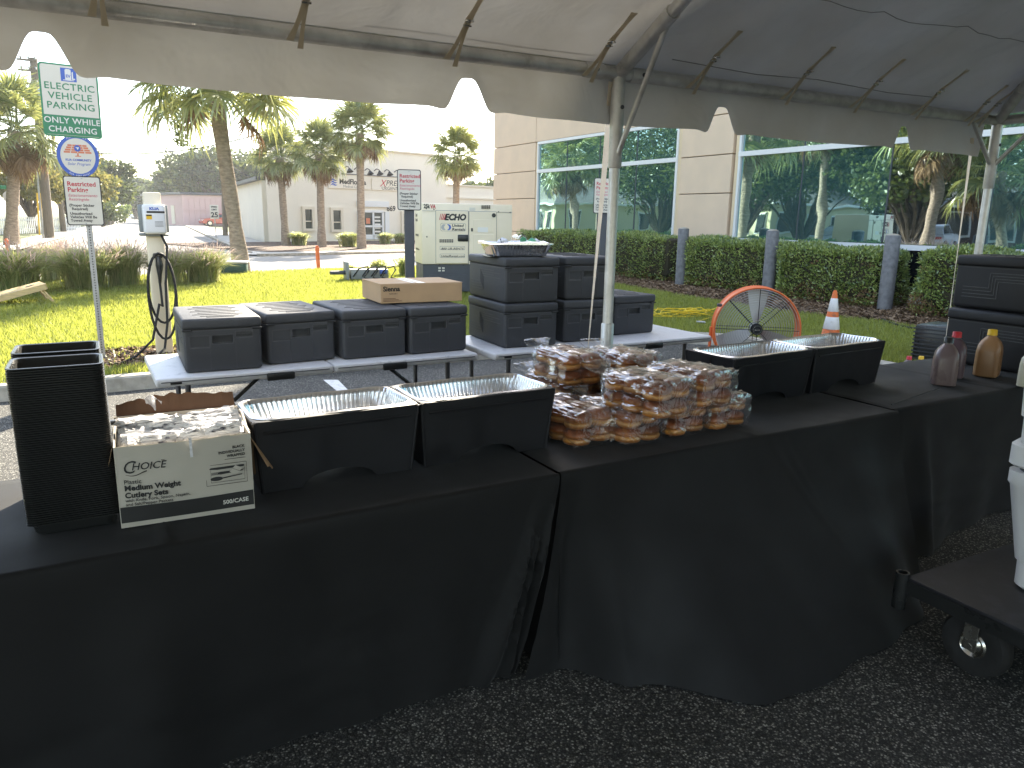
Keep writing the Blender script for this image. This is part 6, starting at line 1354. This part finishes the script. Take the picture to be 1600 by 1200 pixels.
# wrapped sets: packed in rows, each a flat sleeve
def sleeve(seed):
    q = random.Random(seed); mb = MB(); L, W = .155, .034; n = 10
    def sec(x, k):
        pts = []
        for a in range(0, 360, 36):
            r1 = W * (1 + .18 * q.uniform(-1, 1)); pts.append((x, r1 * math.cos(R(a)), .008 * (1 + .5 * q.uniform(-1, 1)) * math.sin(R(a)) * k + .003 * q.uniform(-1, 1)))
        return pts
    mb.rings([sec(-L / 2 + L * i / n, 1 if 0 < i < n else .15) for i in range(n + 1)], 0, True, True); return mb
svs = [sleeve(k) for k in range(5)]; sms = []
for k, s_ in enumerate(svs): o = s_.build('wrapped_cutlery', m_napkin, None, smooth=25); sms.append(o)
k = 0; G2 = 'wrapped sets packed in the open box'
cr, srz = math.cos(rzc), math.sin(rzc)
for lay in (1, 2):
    for row in range(15):
        for colm in range(2):
            i = k % 5; o = sms[i] if k < 5 else bpy.data.objects.new('wrapped_cutlery', sms[i].data)
            if k >= 5: C.objects.link(o)
            lx = cwid * (.27 + .46 * colm) + random.uniform(-.008, .008); ly = .048 + .0125 * row + random.uniform(-.003, .003); lz = chh - .060 + .022 * lay + random.uniform(-.006, .006) + .012 * math.sin(row / 14 * 3.1)
            o.location = (a.x + lx * cr - ly * srz, a.y + lx * srz + ly * cr, TZ_ + .004 + lz); o.rotation_euler = (R(random.uniform(28, 62)), R(random.uniform(-5, 5)), rzc + R(random.uniform(-6, 6)))
            tag(o, 'clear wrapped napkin and cutlery set packed in the open white carton', 'cutlery set', G2); k += 1
ls = thing('wrapped_cutlery', 'loose cutlery set with dark knife handle lying on top of the packed sets', 'cutlery set', (a.x + .07 * cr - .15 * srz, a.y + .07 * srz + .15 * cr, TZ_ + chh + .034), rzc + R(4))
svs[2].build('wrapper', m_napkin, ls, smooth=25).scale = (.9, .75, .9)
MB().rbox((-.085, 0, .002), (.05, .02, .012), .004).build('knife_handle', m_blackpl, ls)
wp = MB().grid(lambda u, v: (.03 * (u - .5) * (1 + .5 * v), .012 * math.sin(u * 7 + v * 3), .05 * v + .012 * math.sin(u * 5)), 8, 6).build('film_scrap', m_napkin, None, smooth=0); wp.location = (a.x + .12, a.y + .285, TZ_ + chh + .012); tag(wp, 'scrap of clear film sticking up behind the cutlery box', 'wrapper')

# ================================================================== CHAFING STANDS AND FOIL PANS
def chafer(label, plabel, x, y, rz, w=.515, d=.285, zr=.225, tw=.02, arch=True, first=[None, None]):
    o = thing('chafing_stand', label, 'chafing stand', (x, y, TZ_ + .004), rz, 'black chafing stands')
    def wall(p0, p1, q0, q1, nm, arc, off):   # bottom p0-p1, top q0-q1
        p0, p1, q0, q1 = map(V, (p0, p1, q0, q1)); nu = 28; nv = 8; vs = []; mb = MB()
        nrm = (p1 - p0).cross(q0 - p0).normalized()
        for lay in (0, 1):
            for j in range(nv + 1):
                for i in range(nu + 1):
                    u = i / nu; v = j / nv; b0 = p0.lerp(p1, u)
                    lift = 0
                    if arc and abs(u - arc[0]) < arc[1]: lift = arc[2] * math.sqrt(max(0, 1 - ((u - arc[0]) / arc[1]) ** 2))
                    tpt = q0.lerp(q1, u); vv = lift + (1 - lift) * v; c = b0.lerp(tpt, vv) + nrm * (.0 - .0025 * lay); vs.append(tuple(c))
        n1 = (nu + 1) * (nv + 1); fs = []
        for j in range(nv):
            for i in range(nu):
                c = j * (nu + 1) + i; fs.append((c, c + 1, c + nu + 2, c + nu + 1)); c += n1; fs.append((c, c + nu + 1, c + nu + 2, c + 1))
        for i in range(nu): fs.append((i, i + n1, i + 1 + n1, i + 1)); c = nv * (nu + 1) + i; fs.append((c, c + 1, c + 1 + n1, c + n1))
        mb.add(vs, fs); return mb.build(nm, m_chaf, o, smooth=35)
    W, D = w / 2, d / 2; b = tw
    A = [(-W + b, -D + b, 0), (W - b, -D + b, 0), (W - b, D - b, 0), (-W + b, D - b, 0)]; T = [(-W, -D, zr), (W, -D, zr), (W, D, zr), (-W, D, zr)]
    wall(A[0], A[1], T[0], T[1], 'front_panel', (.5, .24, .20), 0); wall(A[1], A[2], T[1], T[2], 'side_panel', None, 0); wall(A[2], A[3], T[2], T[3], 'back_panel', (.5, .24, .20), 0); wall(A[3], A[0], T[3], T[0], 'side_panel', None, 0)
    for p, q in zip(A, T): MB().tube([V(p) * .992, V(q) * .992], .006, 6).build('corner_post', m_chaf, o)
    k1 = V(A[0]).lerp(V(T[0]), .84); k2 = V(A[1]).lerp(V(T[1]), .84); MB().tube([k1.lerp(k2, .05) + V((0, -.003, 0)), k1.lerp(k2, .95) + V((0, -.003, 0))], .004, 6).build('front_bead', m_chaf, o)
    s1 = V(A[3]).lerp(V(A[0]), .52); s2 = V(T[3]).lerp(V(T[0]), .52); MB().tube([s1 + V((-.003, 0, .01)), s2 + V((-.003, 0, -.01))], .004, 6).build('side_bead', m_chaf, o)
    MB().rings([[(p[0], p[1], z) for p in rrect(ww, dd, .03, 6)] for ww, dd, z in ((w + .004, d + .004, zr - .012), (w + .006, d + .006, zr), (w - .004, d - .004, zr + .002), (w - .03, d - .03, zr))]).build('rim', m_chaf, o)
    pn = thing('foil_pan', plabel, 'foil pan', (x, y, TZ_ + .004 + zr - .098), rz, 'full size foil pans')
    if first[0] is None:
        first[0] = MB().rings(pan_rings(.515 - .03, .285 - .03, .1, .026, 84, 336, .013, .0026, .0012), 0, False, True).build('pan', m_foil, pn, smooth=50).data
    else:
        q = bpy.data.objects.new('pan', first[0]); C.objects.link(q); q.parent = pn; q.scale = (w / .515, d / .285, 1)
    return o
m_chaf = M('black_coated_steel', (0.0055, 0.006, 0.0085), 0.5, var=.15, vs=7, dirt=(.045, .045, .05), ds=22, dlo=.72, dhi=.8)
chafer('black chafing stand beside the cutlery box', 'empty foil pan beside the cutlery box', .640, 2.305, R(0.5))
chafer('black chafing stand between the first pan and the bagged buns', 'empty foil pan left of the bagged buns', 1.166, 2.31, R(0.5))
chafer('black chafing stand right of the bagged buns, its side panel showing', 'empty foil pan right of the bagged buns', 2.715, 2.455, R(3), w=.56, d=.29)
chafer('black chafing stand nearest the sauce jugs', 'empty foil pan nearest the sauce jugs', 3.295, 2.485, R(3), w=.575, d=.29)

# ================================================================== BAGGED BUNS
def bun_pair():
    # crown and heel as two lathes with slight irregularity
    def squash(prof, seed):
        rg = []
        for r, z in prof: rg.append([(r * (1 + .03 * math.sin(2 * a + seed)) * math.cos(a), r * (1 + .03 * math.sin(2 * a + seed)) * math.sin(a), z) for a in [2 * math.pi * j / 20 for j in range(20)]])
        return rg
    cr = MB().rings(squash([(.001, .0245), (.040, .0245), (.0455, .028), (.0475, .034), (.0455, .042), (.040, .049), (.030, .0555), (.018, .0595), (.001, .061)], 1))
    he = MB().rings(squash([(.001, 0), (.034, 0), (.043, .003), (.0468, .010), (.0465, .017), (.043, .0225), (.038, .0242), (.001, .0243)], 2))
    return cr, he
cr0, he0 = bun_pair(); bun0 = None
def bag_mesh(seed, L, W, H):
    q = random.Random(seed); mb = MB(); rg = []; n = 84
    stations = [(0, .80, .86, 0), (.012, .97, 1.0, 0), (.25, 1.0, 1.02, 0), (.55, 1, 1.0, 0), (.85, .98, .95, 0), (.95, .85, .85, .1), (1.04, .55, .50, .30), (1.10, .26, .22, .55), (1.14, .15, .14, .62), (1.20, .30, .24, .78), (1.28, .52, .30, 1.0), (1.35, .62, .16, 1.1)]
    sts = []
    for a, b in zip(stations[:-1], stations[1:]):
        for i in range(6): sts.append(tuple(a[k] + (b[k] - a[k]) * i / 6 for k in range(4)))
    sts.append(stations[-1])
    for s, sw, sh, up in sts:
        r_ = []
        for j in range(n):
            a = 2 * math.pi * j / n; ca, sa = math.cos(a), math.sin(a); e = .38
            x = W / 2 * sw * math.copysign(abs(ca) ** e, ca); z = H / 2 * sh * math.copysign(abs(sa) ** e, sa)
            nn = noise.noise(V((a * 1.9 + seed * 7, s * 5, seed))) * .011 + noise.noise(V((a * 4.5 + seed * 3, s * 11, seed + 2))) * .005 + .010 * (1 - abs(noise.noise(V((a * 3.2 + seed, s * 2.6 + .8 * a, seed + 5))))) ** 7 + .006 * (1 - abs(noise.noise(V((a * 7 - s * 4, s * 6, seed + 8))))) ** 6 - .005 + (.10 * math.sin(a * 7 + seed) * W * sw * .35 if s > 1.0 else 0)
            k = 1 + nn / (W * .5) * 1.0
            if z < -H * .45 * sh and s < 1: k = 1
            r_.append((x * k, s * L, H / 2 + z * k + up * H * .42 + (.0 if s < 1 else 0)))
        rg.append(r_)
    mb.rings(rg, 0, True, False); return mb
BGL, BGW, BGH = .312, .208, .138
bags = []
def bun_bag(label, wh, px_, py_, zl, rz, kind='open', cols=2, seed=1):
    global bun0
    q = P(px_, py_, zl + .0); x, y = q.x, q.y; bz = zl + .003
    bag = thing('bun_bag', label, 'bread bag', (x, y, bz), rz, 'clear bags of buns'); bag_mesh(seed, BGL, BGW, BGH).build('film', m_film, bag, smooth=70)
    c, s = math.cos(rz), math.sin(rz); r_ = random.Random(seed)
    for lay in range(2):
        for rw in range(3):
            for cl in range(2):
                lx = (-.0495 + .099 * cl) + r_.uniform(-.003, .003); ly = .058 + .097 * rw + r_.uniform(-.004, .004); lz = .002 + .0645 * lay
                if bun0 is None:
                    bun0 = thing('burger_bun', '', 'bun'); cr0.build('crown', m_bun, bun0, smooth=60); he0.build('heel', m_bun, bun0, smooth=60); o = bun0
                else: o = dup(bun0, (0, 0, 0))
                o.location = (x + lx * c - ly * s, y + lx * s + ly * c, bz + lz); o.rotation_euler = (R(r_.uniform(-5, 5)), R(r_.uniform(-5, 5)), r_.uniform(0, 6)); o.scale = (1.07, 1.07, 1.07 * r_.uniform(.95, 1.02))
                fr = 'front' if rw == 0 else ('middle' if rw == 1 else 'rear')
                tag(o, '%s %s brown bun, %s layer, %s' % (fr, ('left', 'right')[cl], 'upper' if lay else 'lower', wh), 'bun', 'buns in the ' + wh)
h1 = TZ_ + .004; h2 = h1 + BGH + .002
bun_bag('clear bag of buns lying at the front left of the pile', 'front left bag of the pile', 934, 698, h1, R(7), seed=1)
bun_bag('clear bag of buns at the front middle, by the table edge', 'front middle bag by the table edge', 1012, 695, h1, R(6), seed=2)
bun_bag('clear bag of buns squeezed under the middle upper bag, second from the pile right end', 'bag under the middle upper bag', 1083, 681, h1, R(4), seed=3)
bun_bag('clear bag of buns at the front right end of the pile, touching bare cloth', 'front right bag of the pile', 1146, 671, h1, R(3), seed=4)
bun_bag('clear bag of buns at the bottom left rear, below the tallest bag', 'bottom rear bag below the tallest bag', 905, 641, h1, R(4), seed=5)
bun_bag('clear bag of buns on top at the left, highest of the pile', 'highest bag at the left of the pile', 917, 605, h2 - .012, R(-1), seed=6)
bun_bag('clear bag of buns resting on top in the middle front of the pile', 'upper bag in the middle front', 1058, 655, h2 - .012, R(8), seed=7)
bun_bag('clear bag of buns resting on the right end bag', 'upper bag on the right end', 1125, 638, h2 - .012, R(7), seed=8)
bun_bag('clear bag of buns in the rear middle under the loose film tails', 'bottom rear middle bag', 985, 640, h1, R(3), seed=9)
bun_bag('clear bag of buns on top at the rear middle, its film tail standing up', 'top rear middle bag', 1005, 606, h2 - .012, R(-4), seed=10)

# ================================================================== SAUCE JUGS
def jug(label, x, y, z, rz, sauce, capm, group='sauce jugs', s=1.0, first=[None]):
    o = thing('sauce_jug', label, 'jug', (x, y, z), rz, group); rg = []
    for zz, w, d, e in ((0, .128, .104, .42), (.006, .142, .116, .42), (.05, .144, .118, .42), (.13, .142, .116, .42), (.165, .132, .108, .5), (.186, .108, .09, .65), (.204, .068, .062, .9), (.214, .042, .042, 1), (.226, .040, .040, 1)):
        r_ = []
        for j in range(32):
            a = 2 * math.pi * (j + .5) / 32; ca, sa = math.cos(a), math.sin(a)
            x_ = w / 2 * math.copysign(abs(ca) ** e, ca); y_ = d / 2 * math.copysign(abs(sa) ** e, sa)
            # flat chamfered corner panels, as on a dairy style jug
            k = 1 - .06 * max(0, math.cos(2 * (a - .785)) ** 8) * (1 if .01 < zz < .15 else 0); r_.append((x_ * k, y_ * k, zz))
        rg.append(r_)
    MB().rings(rg, 0, True, True).build('bottle', sauce, o, smooth=45)
    MB().lathe([(.001, .249), (.020, .249), (.0225, .246), (.0228, .226), (.024, .224), (.024, .219), (.018, .219)], 28).build('cap', capm, o, smooth=40)
    MB().tube([(.062, 0, .06), (.074, 0, .085), (.074, 0, .125), (.060, 0, .155)], .011, 8).build('handle', sauce, o)
    o.scale = (s, s, s); return o
jug('half gallon jug of dark sauce with a black cap', 3.875, 2.190, TZ_ + .004, R(35), m_sauce1, m_blackpl)
jug('jug of purple brown sauce with a red cap, just behind the black capped one', 4.115, 2.285, TZ_ + .004, R(28), m_sauce2, m_red_p)
jug('jug of honey brown sauce with a yellow cap, standing apart', 4.33, 2.215, TZ_ + .004, R(20), m_sauce3, m_yellow_p, s=1.04)
q = P(1609, 604, TZ_ + .004); jug('pale cream bottle at the right picture edge beside the food carriers', q.x, q.y, TZ_ + .004, R(10), m_creambottle, m_creambottle, s=.9)
for x, lb, cm_ in ((1421, 'sauce jug with a red cap peeking over the far table edge', m_red_p), (1440, 'sauce jug with a yellow cap peeking over the far table edge', m_yellow_p)):
    q = P(x, 556, .38); jug(lb, q.x, q.y, .128, R(30), m_sauce1, cm_, 'jugs standing behind the tables')
# black louvred crate on the ground behind the last table
q = P(1467, 548, .28); o = thing('black_crate', 'black ribbed crate half hidden behind the food carriers', 'crate', (q.x + .22, q.y + .1, .13), R(10)); MB().rbox((0, 0, .2), (.5, .4, .40), .02).build('body', m_blackpl, o)
for k in range(9): MB().box((0, 0, .04 + .04 * k), (.515, .415, .014)).build('rib', m_epp_dark, o, smooth=0)

# ================================================================== CART, COOLERS
q = P(1415, 900, .3); cx0, cy0 = q.x, q.y
ca_ = thing('platform_cart', 'low black platform cart on pneumatic casters at the right', 'cart', (cx0, cy0, 0), R(-2))
MB().rbox((.48, -.80, .272), (.96, 1.6, .055), .008, 2).build('deck', m_cartdeck, ca_)
MB().box((.006, -.80, .262), (.02, 1.602, .05)).box((.48, .0, .262), (.96, .012, .05)).build('edge_rail', m_blackpl, ca_)
for x, y in ((.0, .012), (.96, .012)):
    s_ = MB().lathe([(.024, .17), (.024, .31), (.017, .31), (.017, .19)], 14, mx=Matrix.Translation((x, y, 0))).build('handle_socket', m_blackpl, ca_)
for x, y in ((.115, -.22), (.845, -.22), (.115, -1.38), (.845, -1.38)):
    wx = Matrix.Translation((x, y, .118)) @ Matrix.Rotation(R(90), 4, 'Y') @ Matrix.Rotation(0, 4, 'Z')
    w = MB().lathe([(.045, -.028), (.075, -.037), (.105, -.034), (.116, -.018), (.118, 0), (.116, .018), (.105, .034), (.075, .037), (.045, .028)], 36, mx=wx).build('wheel', m_rubber, ca_)
    MB().lathe([(.001, -.032), (.018, -.034), (.030, -.026), (.042, -.034), (.05, -.028), (.05, .028), (.042, .034), (.030, .026), (.018, .034), (.001, .032)], 28, mx=wx).build('rim', m_steel, w)
    f = MB()
    for s in (-1, 1): f.rbox((x + s * .048, y, .168), (.004, .05, .13), .0015, 1).lathe([(.001, .052), (.012, .052), (.013, .046)], 6, mx=Matrix.Translation((x, y, .118)) @ Matrix.Rotation(R(90 * s), 4, 'Y'))
    f.rbox((x, y, .236), (.12, .10, .012), .003, 1); f.build('fork', m_steel, ca_)
q = P(1573, 914, .30)
def cooler(label, x, y, z, h, w=.52, d=.78, rz=R(-2), grp='white coolers on the cart', fl=0.0):
    o = thing('cooler', label, 'cooler', (x, y, z), rz, grp)
    rgs = []
    for zz, k in ((0, -.022), (.012, -.010), (.10, -.008), (.105, -.002), (h * .70, .006 + fl), (h * .72, .012 + fl), (h * .80, .012 + fl)):
        rgs.append([(p[0] + w / 2, p[1] - d / 2, zz) for p in rrect(w + 2 * k, d + 2 * k, .05, 5)])
    MB().rings(rgs, 0, True, True).build('body', m_white_pl, o, smooth=35)
    for sy in (.18, .46): MB().rbox((-.006, -d * sy - .05, h * .42), (.022, .24, h * .44), .010, 2).build('side_panel', m_white_pl, o)
    MB().rings([[(p[0] + w / 2, p[1] - d / 2, zz) for p in rrect(w + 2 * k, d + 2 * k, .05, 5)] for zz, k in ((h * .80, -.01 + fl), (h * .83, -.01 + fl))], 0, True, True).build('gasket', m_scuff, o)
    MB().rings([[(p[0] + w / 2, p[1] - d / 2, zz) for p in rrect(w + 2 * k, d + 2 * k, .05, 5)] for zz, k in ((h * .83, .008 + fl), (h * .845, .016 + fl), (h * .97, .016 + fl), (h, .002 + fl))], 0, True, True).build('lid', m_white_pl, o, smooth=40)
    MB().rbox((-.024, -d * .5, h * .66), (.03, .20, .035), .012).build('handle', m_white_pl, o); return o
cooler('lower white cooler on the cart at the right picture edge', q.x - .006, q.y + .01, .301, .54, fl=.03)
cooler('upper white cooler stacked on the lower one at the right picture edge', q.x - .14, q.y + .005, .301 + .543, .42)

# ================================================================== DRUM FAN, CONE, CORD, HOSE
fcn = PD(1180, 513, 7.8); fr_ = .42
fa = thing('drum_fan', 'round orange rimmed drum fan with wire grille standing on the asphalt', 'fan', (fcn.x, fcn.y, 0), R(-38)); fz = fcn.z
MR = Matrix.Translation((0, 0, fz)) @ XZ
MB().lathe([(fr_, .11), (fr_ + .012, .118), (fr_ + .020, .108), (fr_ + .008, .095), (fr_, .06), (fr_, -.06), (fr_ + .008, -.095), (fr_ + .02, -.108), (fr_ + .012, -.118), (fr_, -.11), (fr_ - .004, 0)], 72, mx=MR).build('drum', m_orange, fa, smooth=40)
for s in (1, -1):
    g = MB(); n_ = 15
    for k in range(n_):
        r = .075 + (fr_ - .08) * k / (n_ - 1); g.rings([[(r + .0022 * math.cos(b), 0, 0) for b in (0,)]] if False else [[((r + .0022 * math.cos(b)) * math.cos(a), (r + .0022 * math.cos(b)) * math.sin(a), s * (.112 + .012 * (1 - r / fr_)) + .0022 * math.sin(b)) for b in (0, 2.094, 4.189)] for a in [2 * math.pi * j / 64 for j in range(65)]], 0, mx=MR)
    gr = g.build('wire_grille', m_steelw if 'm_steelw' in globals() else m_galv, fa, smooth=60)
    for k in range(8): a = k * math.pi / 4 + .0; MB().tube([MR @ V((.05 * math.cos(a), .05 * math.sin(a), s * .125)), MR @ V((fr_ * math.cos(a), fr_ * math.sin(a), s * .112))], .004, 6).build('spoke', m_blackpl, gr)
bl = None
for k in range(3):
    def bp(u, v):
        r = .07 + (fr_ - .09) * u; a0 = R(90 + 120 * k); wd = .42 - .06 * u; a = a0 + (v - .5) * 2 * wd * (1.0 - .25 * u) ; return MR @ V((r * math.cos(a), r * math.sin(a), .05 * (v - .5) * (1 - .3 * u)))
    MB().grid(bp, 10, 8).grid(lambda u, v: bp(u, v) + V((0, .003, 0)), 10, 8).build('blade', m_stopback, fa, smooth=60)
MB().lathe([(.001, -.05), (.06, -.05), (.06, .06), (.001, .06)], 24, mx=MR).build('motor', m_blackpl, fa)
hb = MB().lathe([(.001, .132), (.05, .132), (.055, .126), (.05, .12), (.001, .12)], 28, mx=MR).build('hub_badge', m_blackpl, fa)
MB().lathe([(.040, .1335), (.044, .1335), (.044, .132), (.040, .132)], 28, mx=MR).build('badge_ring', m_steel, hb); MB().box((0, -.1335, fz), (.055, .002, .012)).build('badge_bar', m_steel, hb)
st_ = MB()
for s in (-1, 1): st_.tube([(s * .30, -.32, .02), (s * .30, .32, .02)], .016, 8).tube([(s * .30, 0, .02), (s * (fr_ + .035), 0, fz * .5), (s * (fr_ + .03), 0, fz)], .016, 8)
st_.tube([(-.30, .3, .02), (.30, .3, .02)], .016, 8).build('stand', m_orange, fa); MB().rbox((-fr_ * .86 - .02, 0, fz + fr_ * .55), (.05, .06, .03), .008).build('clamp', m_dgrey, fa)
# cone
q = (7.38, 5.52); zc_ = .125; cn = thing('traffic_cone', 'weathered orange traffic cone with two white bands on the grass', 'traffic cone', (q[0], q[1], zc_), R(20))
def cr(z): return .125 - .105 * (z - .03) / .67
MB().rbox((0, 0, .015), (.36, .36, .03), .012).build('base', m_orangepl, cn); MB().lathe([(cr(.03) + .015, .03), (cr(.05), .05), (cr(.68), .68), (cr(.70) - .006, .70), (cr(.7) - .014, .69)], 32).build('body', m_orangepl, cn, smooth=50)
for a, b in ((.26, .40), (.46, .61)): MB().lathe([(cr(a) + .0005, a), (cr(a) + .0025, a + .003), (cr(b) + .0025, b - .003), (cr(b) + .0005, b)], 32).build('reflective_band', m_whiteband, cn, smooth=50)
# yellow extension cord heaped on the grass near the kerb
cd0 = P(1075, 492, .15); pts = []
rr = random.Random(3)
for k in range(150):
    a = k * .33; r = .30 + .14 * math.sin(k * .17) + rr.uniform(-.02, .02); e = k / 150
    pts.append((cd0.x - .35 + .55 * e + r * 1.35 * math.cos(a), cd0.y + .10 + r * .55 * math.sin(a) - .15 * e, .15 + .11 * math.sin(k * .21) ** 2 * rr.uniform(.6, 1) ))
q = P(1088, 503, .16); pts.append(tuple(q))
yc = thing('extension_cord', 'yellow extension cord heaped on the grass beside the kerb', 'cord', (0, 0, 0)); MB().tube(pts, .007, 6).build('cable', m_yellow, yc); q = P(1088, 503, .16); MB().tube([tuple(q), (q.x + .06, q.y - .05, .16), (q.x + .10, q.y - .07, .155)], .018, 8).build('plug', m_galv, yc)
pts = [tuple(P(x, y, .15)) for x, y in ((1310, 487), (1335, 488), (1358, 492), (1376, 499), (1396, 507), (1420, 513), (1450, 517), (1475, 519))]
tag(MB().tube([tuple(V(p) + V((0, 0, .012))) for p in pts], .014, 8).build('garden_hose', m_rubber), 'black hose lying along the mulch edge near the cone', 'hose')

# ------------------------------------------------------------------ thin haze over the whole place
m_haze = bpy.data.materials.new('haze_air'); m_haze.use_nodes = True; hn = m_haze.node_tree.nodes; hn.remove(hn['Principled BSDF'])
pv_ = hn.new('ShaderNodeVolumePrincipled'); pv_.inputs['Color'].default_value = (0.92, 0.95, 1.0, 1); pv_.inputs['Density'].default_value = 0.00055; pv_.inputs['Anisotropy'].default_value = 0.3
m_haze.node_tree.links.new(pv_.outputs[0], hn['Material Output'].inputs['Volume'])
hz_ = MB().box((0, 700, 11), (3010, 3010, 24)).build('haze', m_haze, None, smooth=0); hz_['kind'] = 'stuff'

# ------------------------------------------------------------------ lettering to meshes
bpy.context.view_layer.update()
dg = bpy.context.evaluated_depsgraph_get()
for o in TEXTS:
    me = bpy.data.meshes.new_from_object(o.evaluated_get(dg)); me.name = 'lettering'
    n = bpy.data.objects.new('lettering', me); C.objects.link(n); n.parent = o.parent; n.location = o.location; n.rotation_euler = o.rotation_euler; n.scale = o.scale
    if 'fit' in o.keys() and len(me.vertices):
        xs = [v.co.x for v in me.vertices]; n.scale = (o['fit'] / max(1e-4, max(xs) - min(xs)), 1, 1)
    if 'wrap' in o.keys():
        for v in me.vertices: v.co.z = n.location.y - FY(min(max(n.location.x + v.co.x * n.scale.x, 0), cwid), n.location.z + v.co.y) + .0014 + min(v.co.z, .0003)
    bpy.data.objects.remove(o)
